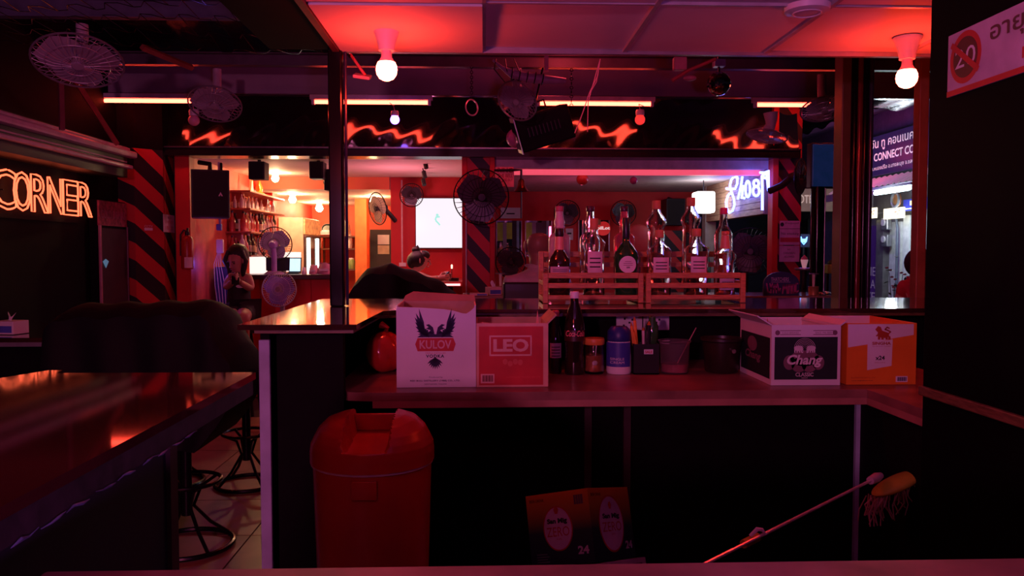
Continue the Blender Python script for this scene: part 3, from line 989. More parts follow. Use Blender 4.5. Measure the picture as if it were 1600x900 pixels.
# wall fans
M_dkf = mat('dark_fan_wire', (0.03, 0.02, 0.025), 0.4)
M_dkb = mat('dark_fan_blade', (0.05, 0.035, 0.045), 0.35)
c = at(590, 326, 8.6)
fan('wall_fan', 'dark rimmed wall fan tilted sideways below the warm bulb', c + Vector((0.16, 0.25, -0.12)), c, (-0.75, -0.62, -0.15), px(25, 8.6), mat('fan_cream_blade', (0.7, 0.6, 0.45), 0.3), M_dkf, M_dkf,
    [('arm', ['M', c + Vector((0.1, 0.16, -0.04)), c + Vector((0.16, 0.25, -0.12))], 0.025, M_dkf)], 'wall fans of the rear bar')
c = at(643, 305, 8.65)
fan('wall_fan', 'dark wall fan left above the bright television', (c.x - 0.05, 8.99, c.z + 0.05), c, (0.15, -0.95, -0.1), px(18, 8.65), M_dkb, M_dkf, M_dkf,
    [('arm', ['M', (c.x - 0.05, 8.9, c.z + 0.05), (c.x - 0.05, 8.99, c.z + 0.05)], 0.025, M_dkf)], 'wall fans of the rear bar')
c = at(752, 308, 6.5)
fan('wall_fan', 'large dark fan before the middle striped pillar', (c.x, 6.97, c.z + 0.1), c, (0.1, -0.97, -0.1), px(43, 6.5), M_dkb, M_dkf, M_dkf,
    [('arm', ['M', (c.x, 6.9, c.z + 0.1), (c.x, 6.97, c.z + 0.1)], 0.04, M_dkf)], 'wall fans of the rear bar')
for u, w_ in ((886, 'left'), (974, 'right')):
    c = at(u, 333, 9.45)
    fan('wall_fan', 'black wall fan on the red pool room wall, the %s of the pair' % w_, (c.x, 9.8, c.z), c, (0, -1, -0.1), px(20, 9.45), M_dkb, M_dkf, M_dkf,
        [('arm', ['M', (c.x, 9.8, c.z)], 0.03, M_dkf)], 'wall fans of the rear bar')
c = at(1251, 276, 6.6)
fan('wall_fan', 'black wall fan left of the dark blue screen', c + Vector((-0.17, 0.25, -0.1)), c, (0.75, -0.62, -0.05), px(28, 6.6), M_dkb, M_dkf, M_dkf,
    [('arm', ['M', c + Vector((-0.1, 0.15, -0.06)), c + Vector((-0.17, 0.25, -0.1))], 0.03, M_dkf)], 'wall fans of the rear bar')
c = at(1172, 393, 7.4)
fan('pedestal_fan', 'black pedestal fan standing under the blue neon script', (c.x, 7.5, 0), c, (-0.25, -0.95, 0.0), px(37, 7.4), M_dkb, M_dkf, M_dkf,
    [('pole', ['M', (c.x, 7.5, c.z - 0.06), (c.x, 7.5, 0.03)], 0.02, M_dkf), ('foot', [(c.x, 7.5, 0), (c.x, 7.5, 0.03)], [0.18, 0.16], M_dkf)], None)
c = at(798, 410, 6.9)
fan('pedestal_fan', 'black pedestal fan left of the bald man', (c.x, 7.0, 0), c, (0.2, -0.95, 0.0), px(24, 6.9), M_dkb, M_dkf, M_dkf,
    [('pole', ['M', (c.x, 7.0, c.z - 0.06), (c.x, 7.0, 0.03)], 0.02, M_dkf), ('foot', [(c.x, 7.0, 0), (c.x, 7.0, 0.03)], [0.16, 0.14], M_dkf)], None)
# fans of the left bar
c = at(430, 381, 8.25)
M_vio = mat('fan_violet', (0.42, 0.26, 0.6), 0.45)
fan('table_fan', 'violet table fan standing on the rear bar counter, seen from behind', (c.x + 0.0, 8.2, 1.237), c, (0.05, 0.98, 0.12), px(26, 8.25), mat('fan_pale_blade', (0.6, 0.62, 0.7), 0.3), M_dkf, M_vio,
    [('stand', ['M', (c.x, 8.2, c.z - 0.1), (c.x, 8.2, 1.26)], 0.028, M_vio), ('foot', [(c.x, 8.2, 1.237), (c.x, 8.2, 1.265)], [0.11, 0.07], M_vio)], None, wires=40)
c = at(436, 452, 7.5)
fan('pedestal_fan', 'white pedestal fan with a violet gleam below the counter fan', (c.x, 7.62, 0), c, (-0.1, -0.98, 0.05), px(27, 7.5), mat('fan_blade_blue', (0.35, 0.25, 0.75), 0.35), mat('fan_wire_white', (0.8, 0.75, 0.85), 0.4), M_fanw,
    [('pole', ['M', (c.x, 7.62, c.z - 0.1), (c.x, 7.62, 0.04)], 0.022, M_fanw), ('foot', [(c.x, 7.62, 0), (c.x, 7.62, 0.04)], [0.17, 0.14], M_fanw)], None, wires=44)

# ================================================================== CARTONS ON THE SHELF
def carton(name, label, x, y, w, d, h, m, rotz=0.0, z=SHZ, m_in=None, top=None, group='beer and vodka cartons on the shelf'):
    t = thing(name, label, 'carton', (x, y, z), rotz, group)
    th = 0.005
    b = B()
    if top is None:
        b.b2((0, 0, 0.001), (w, th, h))
    else:
        b.prism([(0, 0.001)] + [(w, 0.001)] + [(s * w, h * tt) for s, tt in top], (0, 0, 0), (1, 0, 0), (0, 0, 1), (0, 1, 0), 0, th)
    fp = b.build('front_panel', m, t)
    B().b2((0, d - th, 0.001), (w, d, h)).build('back_panel', m_in or m, t)
    sp_ = B().b2((0, th, 0.001), (th, d - th, h)).build('side_panel', m, t)
    B().b2((w - th, th, 0.001), (w, d - th, h)).build('side_panel', m, t)
    B().b2((th, th, 0.001), (w - th, d - th, 0.006)).build('bottom', m_in or m, t)
    F = Face((0, 0, 0), (w, 0, 0), (0, 0, h), (0, -1, 0), fp)
    Lf = Face((0, d, 0), (0, -d, 0), (0, 0, h), (-1, 0, 0), sp_)
    return t, F, Lf


M_wc = mat('white_carton', (0.74, 0.70, 0.72), 0.7, noise=0.05, scale=6)
M_kraft = mat('kraft_carton', (0.50, 0.30, 0.2), 0.8)
M_navy = mat('navy_ink', (0.02, 0.015, 0.06), 0.7)
M_redp = mat('red_print', (0.55, 0.025, 0.03), 0.6)
YB = 2.667
# vodka carton
torn = [(1.0, 1.0), (0.97, 0.965), (0.93, 0.93), (0.88, 0.90), (0.83, 0.905), (0.72, 0.935), (0.6, 0.955), (0.45, 0.965), (0.3, 0.975), (0.15, 0.98), (0.0, 0.985)]
t, F, Lf = carton('vodka_carton', 'white vodka carton with winged eagle emblem and torn top', wx(618.5, YB), YB, px(124, YB), 0.27, px(129, YB), M_wc, R(1.0), m_in=M_kraft, top=torn)
w_, h_ = px(124, YB), px(129, YB)
B().prism([(0, 0), (w_, 0), (w_ * 0.99, 0.02), (w_ * 0.15, 0.035), (0.01, 0.02)], (0, 0.262, h_), (1, 0, 0), (0, -0.2, 0.98), (0, 0.98, 0.2), 0, 0.004).build('torn_flap', mat('flap_red_brown', (0.55, 0.2, 0.12), 0.8), t)
b = B()
for sg in (-1, 1):
    for i, (tx, ty, bx, by, wd) in enumerate(((0.205, 0.965, 0.13, 0.70, 0.045), (0.245, 0.91, 0.14, 0.68, 0.04), (0.26, 0.86, 0.14, 0.66, 0.035), (0.255, 0.80, 0.13, 0.645, 0.032), (0.25, 0.745, 0.12, 0.63, 0.03), (0.235, 0.69, 0.10, 0.62, 0.026), (0.22, 0.65, 0.08, 0.61, 0.022))):
        cx = 0.49
        F.poly([(cx + sg * bx, by), (cx + sg * (bx + 0.06), by + 0.03), (cx + sg * tx, ty), (cx + sg * (bx + 0.01 + wd * 0.1), by + 0.10)], None, b=b)
    F.poly([(0.49 + sg * 0.012, 0.66), (0.49 + sg * 0.03, 0.735), (0.49 + sg * 0.08, 0.775), (0.49 + sg * 0.12, 0.765), (0.49 + sg * 0.085, 0.74), (0.49 + sg * 0.115, 0.72), (0.49 + sg * 0.06, 0.70), (0.49 + sg * 0.10, 0.665)], None, b=b)
F.poly([(0.26, 0.615), (0.72, 0.615), (0.66, 0.655), (0.55, 0.68), (0.49, 0.65), (0.43, 0.68), (0.32, 0.655)], None, b=b)
b.build('eagle_emblem', M_navy, F.root)
b = B()
for i in range(9):
    a = -0.9 + 1.8 * i / 8
    tx_, ty_ = 0.485 + 0.115 * math.sin(a * 1.15), 0.365 - 0.145 * math.cos(a * 1.15)
    nx_, ny_ = 0.013 * math.cos(a * 1.15), 0.013 * math.sin(a * 1.15)
    mx_, my_ = 0.485 + 0.07 * math.sin(a * 1.15), 0.365 - 0.09 * math.cos(a * 1.15)
    F.poly([(0.485 - nx_ * 0.5, 0.362 - ny_ * 0.5), (mx_ - nx_, my_ - ny_), (tx_, ty_), (mx_ + nx_, my_ + ny_), (0.485 + nx_ * 0.5, 0.362 + ny_ * 0.5)], None, b=b)
b.build('tail_emblem', M_navy, F.root)
F.poly([(0.235, 0.53), (0.265, 0.605), (0.715, 0.605), (0.745, 0.53), (0.715, 0.445), (0.265, 0.445)], M_redp, 0.0008, 'name_plate')
F.text('KULOV', 0.29, 0.475, 0.69, 0.58, mat('rose_print', (0.72, 0.38, 0.40), 0.6), 0.0014, bold=0.02)
F.text('TRIPLE DISTILLED', 0.36, 0.415, 0.62, 0.43, M_redp)
F.text('VODKA', 0.37, 0.365, 0.60, 0.405, M_navy, bold=0.03, spacing=1.2)
F.text('Produced by', 0.41, 0.115, 0.58, 0.135, M_navy)
F.text('RED BULL DISTILLERY (1988) CO., LTD.', 0.17, 0.07, 0.80, 0.095, M_navy, bold=0.02)
F.text('SAMUTSAKORN, THAILAND', 0.35, 0.035, 0.63, 0.05, M_navy)

# red beer carton
t, F, Lf = carton('beer_carton', 'red beer carton with the white framed word LEO', wx(744, YB), YB, px(113, YB), 0.27, px(101, YB), mat('leo_border', (0.72, 0.34, 0.26), 0.6), R(0.5), m_in=M_kraft)
F.rect(0.035, 0.035, 0.93, 0.95, M_redp, name='print_field')
M_pale = mat('pale_red_print', (0.78, 0.40, 0.36), 0.6)
b = B()
for r_ in ((0.18, 0.49, 0.77, 0.515), (0.18, 0.785, 0.77, 0.81), (0.18, 0.49, 0.20, 0.81), (0.75, 0.49, 0.77, 0.81)):
    F.rect(*r_, None, 0.0010, b=b)
b.build('logo_frame', M_pale, F.root)
F.text('LEO', 0.235, 0.555, 0.725, 0.755, M_pale, 0.0012, bold=0.04)
b = B()
for s_, t_ in ((0.40, 0.40), (0.47, 0.37), (0.54, 0.40), (0.61, 0.39)):
    F.ell(s_, t_, 0.035, 0.045, None, 0.0010, b=b, n=14)
b.build('leopard_emblem', mat('faint_print', (0.64, 0.09, 0.08), 0.6), F.root)
F.rect(0.06, 0.065, 0.25, 0.21, M_pale, 0.0010, 'barcode_frame')
b = B()
for i in range(10):
    F.rect(0.085 + 0.0145 * i, 0.09, 0.085 + 0.0145 * i + (0.009 if i % 3 else 0.013), 0.19, None, 0.0013, b=b)
b.build('barcode', mat('barcode_maroon', (0.16, 0.01, 0.02), 0.6), t)
F.text('BOON RAWD TRADING CO., LTD.', 0.42, 0.15, 0.9, 0.165, mat('faint_print', ), 0.0010)
w_, h_ = px(113, YB), px(101, YB)
B().prism([(0, 0), (0.012, 0), (0.006, 0.055)], (w_ * 0.86, 0.11, h_ - 0.02), (1, 0, 0), (0, 0, 1), (0, 1, 0), 0, 0.003).build('divider', mat('divider_red', (0.8, 0.3, 0.25), 0.7), t)
B().box((w_ * 0.22, 0.08, h_ - 0.012), (0.09, 0.05, 0.004), Euler((R(-10), R(8), R(20)))).build('inner_flap', mat('divider_red'), t)
B().box((w_ + 0.012, 0.135, h_ + 0.012), (0.005, 0.26, 0.045), Euler((0, R(45), 0))).build('side_flap', M_kraft, t)

# elephant carton
x = wx(1207.5, YB)
w_, h_ = px(111.5, YB), px(97, YB)
t, F, Lf = carton('beer_carton', 'white and dark green beer carton with two elephants and Chang lettering', x, YB, w_, 0.33, h_, M_wc)
M_dkg = mat('dark_green_print', (0.012, 0.022, 0.022), 0.6)
F.rect(0.045, 0.10, 0.955, 0.80, M_dkg, name='print_field')
Lf.rect(0.04, 0.10, 0.96, 0.78, M_dkg, name='print_field')
M_mau = mat('mauve_print', (0.20, 0.10, 0.13), 0.6)
b = B()
for a in ((0.26, 0.38, 0.085, 0.12), (0.40, 0.34, 0.11, 0.12), (0.55, 0.34, 0.11, 0.12), (0.68, 0.38, 0.085, 0.12), (0.48, 0.45, 0.21, 0.13)):
    F.ell(*a, None, 0.0010, b=b)
b.build('cloud_emblem', M_mau, F.root)
b = B()
for k in range(7):
    a0 = 0.155 - 0.022 * k
    stroke(b, F, [(0.48 + a0 * math.cos(R(5 + 17 * i)), 0.60 + 0.18 * a0 / 0.155 * math.sin(R(5 + 17 * i))) for i in range(11)], 0.0016, 0.0012)
b.build('fountain_emblem', mat('light_print', (0.62, 0.52, 0.54), 0.6), t)
b = B()
for sg in (-1, 1):
    cx = 0.48 + sg * 0.095
    F.ell(cx, 0.615, 0.06, 0.045, None, 0.0014, b=b, n=16)
    F.ell(cx - sg * 0.04, 0.615, 0.028, 0.04, None, 0.0016, b=b, n=12)
    for dx in (-0.048, -0.016, 0.02, 0.046):
        F.rect(cx + dx - 0.009, 0.545, cx + dx + 0.009, 0.61, None, 0.0015, b=b)
    stroke(b, F, [(cx - sg * 0.055, 0.61), (cx - sg * 0.07, 0.57), (cx - sg * 0.06, 0.545)], 0.004, 0.0017)
b.build('elephant_emblem', mat('white_print', (0.74, 0.66, 0.68), 0.6), t)
M_wp = mat('white_print')
F.text('Chang', 0.225, 0.30, 0.74, 0.51, M_wp, 0.0022, shear=0.25, bold=0.03)
F.text('CLASSIC', 0.35, 0.15, 0.61, 0.215, mat('light_print'), 0.0016, bold=0.02)
F.text('BEER', 0.44, 0.118, 0.53, 0.135, mat('light_print'), 0.0016)
b = B()
for s0, s1 in ((0.12, 0.42), (0.60, 0.90)):
    for tt in (0.835, 0.90):
        F.rect(s0, tt, s1, tt + 0.010, None, 0.0010, b=b)
for s_ in (0.085, 0.915):
    F.ell(s_, 0.872, 0.035, 0.042, None, 0.0010, b=b, n=16)
b.build('seal_print', M_mau, F.root)
F.text('COLD BREWED', 0.15, 0.855, 0.39, 0.885, M_mau)
F.text('SINCE 1995 BEER', 0.63, 0.855, 0.87, 0.885, M_mau)
Lf.text('Chang', 0.2, 0.30, 0.7, 0.48, M_mau, 0.0016, shear=0.25, bold=0.03)
Lf.ell(0.42, 0.60, 0.15, 0.13, M_mau, 0.0012, 'emblem')
B().box((-0.022, 0.165, h_ + 0.014), (0.004, 0.32, 0.06), Euler((0, R(-58), 0))).build('side_flap', M_wc, t)
B().box((w_ + 0.008, 0.165, h_ + 0.002), (0.004, 0.32, 0.04), Euler((0, R(55), 0))).build('side_flap', M_wc, t)
b = B()
Fi = Face((w_, 0.324, 0), (-w_, 0, 0), (0, 0, h_), (0, -1, 0), t)
for s_ in (0.75, 0.55):
    Fi.poly([(s_, 0.8), (s_ + 0.05, 0.8), (s_ + 0.025, 0.99)], None, 0.001, b=b)
b.build('inner_print', mat('red_cap_print', (0.6, 0.1, 0.1), 0.6), t)

# orange lion carton
x = wx(1327, YB)
w_, h_ = px(113, YB), px(99, YB)
M_or = mat('orange_print', (0.78, 0.19, 0.015), 0.55, noise=0.06)
t, F, Lf = carton('beer_carton', 'orange and white beer carton with a red lion and x24', x, YB + 0.005, w_, 0.33, h_, M_or, m_in=M_wc)
F.poly([(0.015, 0.61), (0.42, 0.68), (0.66, 0.755), (0.955, 0.81), (0.955, 0.985), (0.01, 0.985)], M_wc, 0.0008, 'print_field')
F.poly([(0.295, 0.66), (0.655, 0.74), (0.645, 0.31), (0.295, 0.24)], M_wc, 0.0010, 'print_field')
M_gold = mat('lion_red_gold', (0.42, 0.06, 0.02), 0.5)
b = B()
F.poly([(0.40, 0.90), (0.44, 0.955), (0.48, 0.94), (0.50, 0.88), (0.47, 0.85), (0.43, 0.86)], None, 0.0013, b=b)
F.poly([(0.44, 0.87), (0.50, 0.88), (0.60, 0.84), (0.60, 0.78), (0.55, 0.76), (0.46, 0.77), (0.43, 0.80)], None, 0.0014, b=b)
for sx_ in (0.44, 0.49, 0.55, 0.59):
    F.poly([(sx_, 0.735), (sx_ + 0.035, 0.735), (sx_ + 0.03, 0.79), (sx_, 0.79)], None, 0.0015, b=b)
F.poly([(0.41, 0.80), (0.44, 0.83), (0.45, 0.80), (0.42, 0.785)], None, 0.0013, b=b)
stroke(b, F, [(0.59, 0.83), (0.62, 0.86), (0.57, 0.89), (0.54, 0.90), (0.57, 0.935), (0.60, 0.92)], 0.0045, 0.0015)
b.build('lion_emblem', M_gold, F.root)
F.text('SINGHA', 0.36, 0.65, 0.63, 0.70, M_gold, 0.0014, bold=0.04)
F.text('THE ORIGINAL THAI BEER', 0.36, 0.62, 0.63, 0.634, M_gold, 0.0014)
F.text('x24', 0.41, 0.405, 0.545, 0.475, M_ink, 0.0014, bold=0.03)
F.text('330ml CANS', 0.40, 0.355, 0.55, 0.37, M_gold, 0.0014)
F.text('BOONRAWD (SINCE) 1933', 0.07, 0.10, 0.41, 0.13, M_gold, 0.0010)
F.text('www.singhabeer.com', 0.07, 0.06, 0.38, 0.08, M_ink, 0.0010)
F.rect(0.71, 0.045, 0.88, 0.14, M_wc, 0.0010, 'barcode_frame')
b = B()
for i in range(9):
    F.rect(0.735 + 0.0145 * i, 0.06, 0.735 + 0.0145 * i + (0.009 if i % 2 else 0.012), 0.125, None, 0.0013, b=b)
b.build('barcode', mat('barcode_purple', (0.06, 0.02, 0.12), 0.6), t)

# ================================================================== THINGS ON THE SHELF
YS = 2.97


def lathe_thing(name, label, cat, u, prof, m, y=YS, z=SHZ, part='body', group=None, n=28):
    t = thing(name, label, cat, (wx(u, y), y, z + 0.001), 0, group)
    B().lathe(prof, n=n).build(part, m, t, True)
    return t


def label_patch(t, r, z0, z1, m, a=55, name='label', rot=-90):
    b = B()
    b.lathe([(r, z0), (r, z1)], n=14, arc=(R(rot - a), R(rot + a)))
    return b.build(name, m, t, True)


M_bdark = mat('dark_bottle_glass', (0.016, 0.008, 0.008), 0.08, coat=0.6)
t = lathe_thing('soda_bottle', 'dark slim bottle with a white paper label and red cap', 'bottle', 868, [(0, 0), (0.023, 0), (0.025, 0.01), (0.025, 0.13), (0.021, 0.16), (0.013, 0.19), (0.012, 0.222), (0, 0.222)], M_bdark, group='bottles on the shelf under the counter')
B().lathe([(0.0145, 0.214), (0.0145, 0.232), (0.011, 0.236), (0, 0.236)]).build('cap', mat('red_cap', (0.6, 0.1, 0.1), 0.35), t, True)
label_patch(t, 0.0256, 0.06, 0.115, M_paper)
for k in range(4):
    label_patch(t, 0.0259, 0.066 + k * 0.011, 0.069 + k * 0.011, M_ink, 38, 'print_line')
t = lathe_thing('cola_bottle', 'tall cola bottle with white cap and red script lettering', 'bottle', 897, [(0, 0), (0.034, 0), (0.037, 0.012), (0.036, 0.06), (0.034, 0.085), (0.038, 0.12), (0.038, 0.165), (0.035, 0.195), (0.026, 0.235), (0.016, 0.265), (0.014, 0.29), (0, 0.29)], M_bdark, group='bottles on the shelf under the counter')
t.location.y = 2.95
B().lathe([(0.0165, 0.282), (0.0165, 0.304), (0.015, 0.307), (0, 0.307)]).build('cap', M_white, t, True)
label_patch(t, 0.0384, 0.125, 0.165, mat('cola_label', (0.05, 0.01, 0.012), 0.4), 80)
f = Face((-0.034, -0.0225, 0.143), (0.068, 0, 0), (0, 0, 0.022), (0, -1, 0), t)
me = f.text('Coca-Cola', 0, 0, 1, 1, mat('cola_script', (0.85, 0.25, 0.25), 0.5), 0.0, shear=0.35, bold=0.01)
for v in me.data.vertices:
    v.co.y = -math.sqrt(max(0, 0.0392 ** 2 - v.co.x ** 2))
t = lathe_thing('spice_jar', 'clear jar of brown powder with an orange lid', 'jar', 929, [(0, 0), (0.035, 0), (0.037, 0.008), (0.037, 0.105), (0.034, 0.112), (0.034, 0.108), (0.0345, 0.01), (0, 0.006)], M_clear)
B().lathe([(0, 0.008), (0.033, 0.01), (0.0332, 0.068), (0, 0.075)]).build('powder', mat('brown_powder', (0.35, 0.12, 0.04), 0.9, bump=0.3, scale=60), t, True)
B().lathe([(0.037, 0.108), (0.039, 0.112), (0.039, 0.128), (0.037, 0.132), (0, 0.132)]).build('lid', mat('orange_lid', (0.75, 0.25, 0.05), 0.4), t, True)
B().tube([(0.004, -0.030, 0.108), (-0.002, -0.031, 0.045)], 0.0015, 5).build('spoon_handle', M_white, t)
B().sphere((-0.001, -0.031, 0.042), 0.01, (1, 0.4, 1)).build('spoon_bowl', M_white, t, True)
t = lathe_thing('milk_powder_tub', 'white tub with blue wrapper and blue cap', 'tub', 968, [(0, 0), (0.044, 0), (0.047, 0.008), (0.046, 0.06), (0.043, 0.10), (0.042, 0.125), (0, 0.125)], M_white)
label_patch(t, 0.0475, 0.028, 0.118, mat('blue_label', (0.05, 0.06, 0.35), 0.4), 70, rot=-110)
B().lathe([(0.042, 0.12), (0.045, 0.126), (0.043, 0.158), (0.03, 0.175), (0, 0.178)]).build('cap', mat('blue_cap', (0.02, 0.03, 0.18), 0.4), t, True)
f = Face((-0.038, -0.0, 0.04), (0.05, 0, 0), (0, 0, 0.022), (0, -1, 0), t)
for word, t0_, t1_ in (('SINGLE', 0.58, 1.0), ('CREAM', 0.0, 0.42)):
    me = f.text(word, 0, t0_, 1, t1_, M_paper, 0.0)
    for v in me.data.vertices:
        v.co.y = -math.sqrt(max(0, 0.0482 ** 2 - v.co.x ** 2))
# pen caddy
t = thing('bar_caddy', 'square black caddy full of pens and tools', 'caddy', (wx(1008, YS), YS, SHZ + 0.001))
b = B()
for a, c_ in (((-0.047, -0.04, 0), (0.047, -0.036, 0.112)), ((-0.047, 0.036, 0), (0.047, 0.04, 0.112)), ((-0.047, -0.036, 0), (-0.043, 0.036, 0.112)), ((0.043, -0.036, 0), (0.047, 0.036, 0.112)), ((-0.047, -0.04, 0), (0.047, 0.04, 0.004))):
    b.b2(a, c_)
b.build('box', M_black, t)
f = Face((-0.01, -0.041, 0.075), (0.034, 0, 0), (0, 0, 0.018), (0, -1, 0), t)
f.rect(0, 0, 1, 1, M_paper, 0.0008, 'sticker')
f.text('SALE', 0.12, 0.2, 0.9, 0.75, M_redp, 0.0014, bold=0.03)
cx, cy = wx(1008, YS), YS
M_orp = mat('orange_pen', (0.85, 0.25, 0.03), 0.4)
for i, (dx, tx, tz, m, rr, lb) in enumerate(((-0.03, -0.052, 0.185, M_orp, 0.0055, 'orange pen at the left of the black caddy'), (-0.02, -0.038, 0.205, M_orp, 0.006, 'taller orange pen leaning in the black caddy'),
                                  (-0.008, -0.046, 0.16, M_orp, 0.006, 'short orange pen low in the black caddy'), (0.0, -0.004, 0.165, mat('silver_pen', (0.7, 0.5, 0.5), 0.3, 0.5), 0.007, 'silver pen in the middle of the black caddy'),
                                  (0.012, 0.016, 0.188, mat('black_marker', (0.015, 0.012, 0.02), 0.2), 0.009, 'thick black marker in the black caddy'))):
    p = thing('pen', lb, 'pen', (cx + dx, cy - 0.01 + 0.01 * i % 0.02, SHZ + 0.006), 0, 'pens in the black caddy')
    d = Vector((tx - dx, 0.005, tz))
    B().tube([(0, 0, 0), d * 0.93], rr, 8).build('barrel', m, p)
    B().tube([d * 0.93, d], [rr * 0.9, rr * 0.3], 8).build('tip', mat('pen_tip', (0.5, 0.12, 0.02), 0.4), p)
p = thing('green_bottle', 'small upside-down green bottle stuck in the black caddy', 'bottle', (cx + 0.028, cy + 0.01, SHZ + 0.006))
d = Vector((0.012, 0, 1)).normalized()
B(d.to_track_quat('Z', 'Y').to_matrix().to_4x4()).lathe([(0, 0), (0.012, 0), (0.014, 0.09), (0.024, 0.13), (0.024, 0.17), (0.014, 0.19), (0.012, 0.205), (0, 0.208)]).build('glass', mat('green_bottle_glass', (0.03, 0.10, 0.03), 0.1, coat=0.5), p, True)
# clear measuring bucket
t = lathe_thing('plastic_bucket', 'clear plastic bucket with a thin stirrer', 'bucket', 1055, [(0, 0), (0.05, 0), (0.052, 0.004), (0.057, 0.113), (0.062, 0.116), (0.062, 0.122), (0.056, 0.122), (0.0505, 0.006), (0, 0.004)], mat('frosted_plastic', (0.92, 0.85, 0.86), 0.15, trans=0.96, ior=1.12, noise=0.02))
B().lathe([(0, 0.006), (0.049, 0.006), (0.0505, 0.035), (0, 0.035)]).build('liquid', mat('pink_liquid', (0.5, 0.12, 0.15), 0.1, trans=0.4), t, True)
p = thing('stirrer', 'thin stirring stick leaning out of the clear bucket', 'stirrer', (wx(1060, YS), YS, SHZ + 0.038))
B().tube([(0, 0, 0), (wx(1091, YS) - wx(1060, YS), 0.02, 0.13)], 0.0018, 5).build('stick', mat('stirrer_pink', (0.5, 0.25, 0.25), 0.5), p)
# dark basket
t = thing('dark_tub', 'dark brown plastic tub beside the elephant carton', 'tub', (wx(1132, YS), YS + 0.02, SHZ + 0.001))
B().lathe([(0, 0), (0.058, 0), (0.062, 0.005), (0.072, 0.115), (0.08, 0.12), (0.08, 0.13), (0.070, 0.13), (0.060, 0.01), (0, 0.008)]).build('body', mat('tub_black', (0.022, 0.012, 0.010), 0.35), t, True)
B().lathe([(0, 0.11), (0.06, 0.11), (0.04, 0.122), (0, 0.126)]).build('contents', mat('tub_contents', (0.06, 0.015, 0.012), 0.6, bump=0.6), t, True)
B().cyl((0.022, -0.066, 0.088), (0.022, -0.080, 0.086), 0.008).build('knob', M_steel, t, True)
# red helmet-like bag behind vodka carton
p = at(600, 556, 3.0)
t = thing('red_bag', 'glossy red rounded bundle left of the vodka carton', 'bag', (p.x, 3.0, SHZ + 0.001))


def blob(u, v):
    a, bb = 2 * math.pi * u, math.pi * v
    r = 0.075 * (1 + 0.12 * math.sin(3 * a + 1) + 0.06 * math.sin(7 * a + 4 * bb))
    z = 0.075 - 0.072 * math.cos(bb) * (1.0 if v < 0.5 else 1.15)
    return (r * math.sin(bb) * math.cos(a), r * math.sin(bb) * math.sin(a), max(0, z))


B().grid(blob, 36, 18).build('bundle', mat('red_gloss_plastic', (0.42, 0.025, 0.02), 0.16, coat=0.5), t, True)
B().tube([(0.0, 0, 0.145), (0.015, -0.01, 0.17), (-0.01, 0, 0.18)], [0.012, 0.008, 0.016], 8).build('knot', mat('red_gloss_plastic'), t, True)
# wall sockets
t = thing('double_socket', 'pair of white wall sockets under the counter top', 'socket', (wx(1005, 3.335), 3.338, wz(503, 3.335)))
for k, sx in enumerate((-0.057, 0.057)):
    B().b2((sx - 0.055, -0.008, -0.036), (sx + 0.055, 0, 0.036), 0.003).build('plate', M_white, t)
    for a_, c_ in ((-0.02, 0.012), (0.0, -0.004), (-0.024, -0.016), (0.012, 0.008)):
        B().b2((sx + a_ - 0.004, -0.0095, c_ - 0.004), (sx + a_ + 0.004, -0.0078, c_ + 0.004)).build('hole', M_ink, t)

# ================================================================== RACKS AND BOTTLES ON THE COUNTER
def rack(label, u0, u1):
    Y0 = 3.40
    x0, x1 = wx(u0, Y0), wx(u1, Y0)
    w = x1 - x0
    t = thing('bottle_rack', label, 'rack', (x0, Y0, KZ + 0.001), 0, 'wooden bottle racks on the counter')
    D = 0.26
    for x in (0.0, w - 0.022):
        B().b2((x, 0, 0), (x + 0.022, 0.022, 0.128), 0.002).build('front_post', M_wood, t)
        B().b2((x, D, 0), (x + 0.022, D + 0.022, 0.222), 0.002).build('rear_post', M_wood, t)
        B().b2((x, 0.022, 0.004), (x + 0.022, D, 0.026), 0.002).build('side_rail', M_wood, t)
        B().b2((x, 0.022, 0.075), (x + 0.022, D, 0.095), 0.002).build('side_rail', M_wood, t)
    for z, h in ((0.106, 0.024), (0.064, 0.022), (0.016, 0.018)):
        B().b2((0.022, 0.002, z), (w - 0.022, 0.014, z + h), 0.002).build('front_slat', M_wood, t)
    for z, h in ((0.196, 0.026), (0.15, 0.022), (0.10, 0.022)):
        B().b2((0.022, D + 0.006, z), (w - 0.022, D + 0.018, z + h), 0.002).build('rear_slat', M_wood, t)
    for y, z in ((0.03, 0.010), (0.075, 0.010), (0.15, 0.052), (0.2, 0.052)):
        B().b2((0.022, y, z), (w - 0.022, y + 0.035, z + 0.01), 0.002).build('floor_slat', M_wood, t)
    return t


rack('left slatted wooden rack holding dark and green bottles', 848.5, 1006)
rack('right slatted wooden rack holding clear spirit bottles', 1010, 1166)

M_green = mat('green_glass', (0.03, 0.16, 0.04), 0.06, trans=0.5, coat=0.5)
M_brown = mat('brown_glass', (0.03, 0.012, 0.008), 0.06, coat=0.7)
M_pinkg = mat('pink_glass', (0.9, 0.25, 0.3), 0.05, trans=0.7)
M_cork = mat('cork_cap', (0.55, 0.22, 0.10), 0.6)
M_gold2 = mat('gold_foil', (0.7, 0.30, 0.12), 0.3, 0.4)


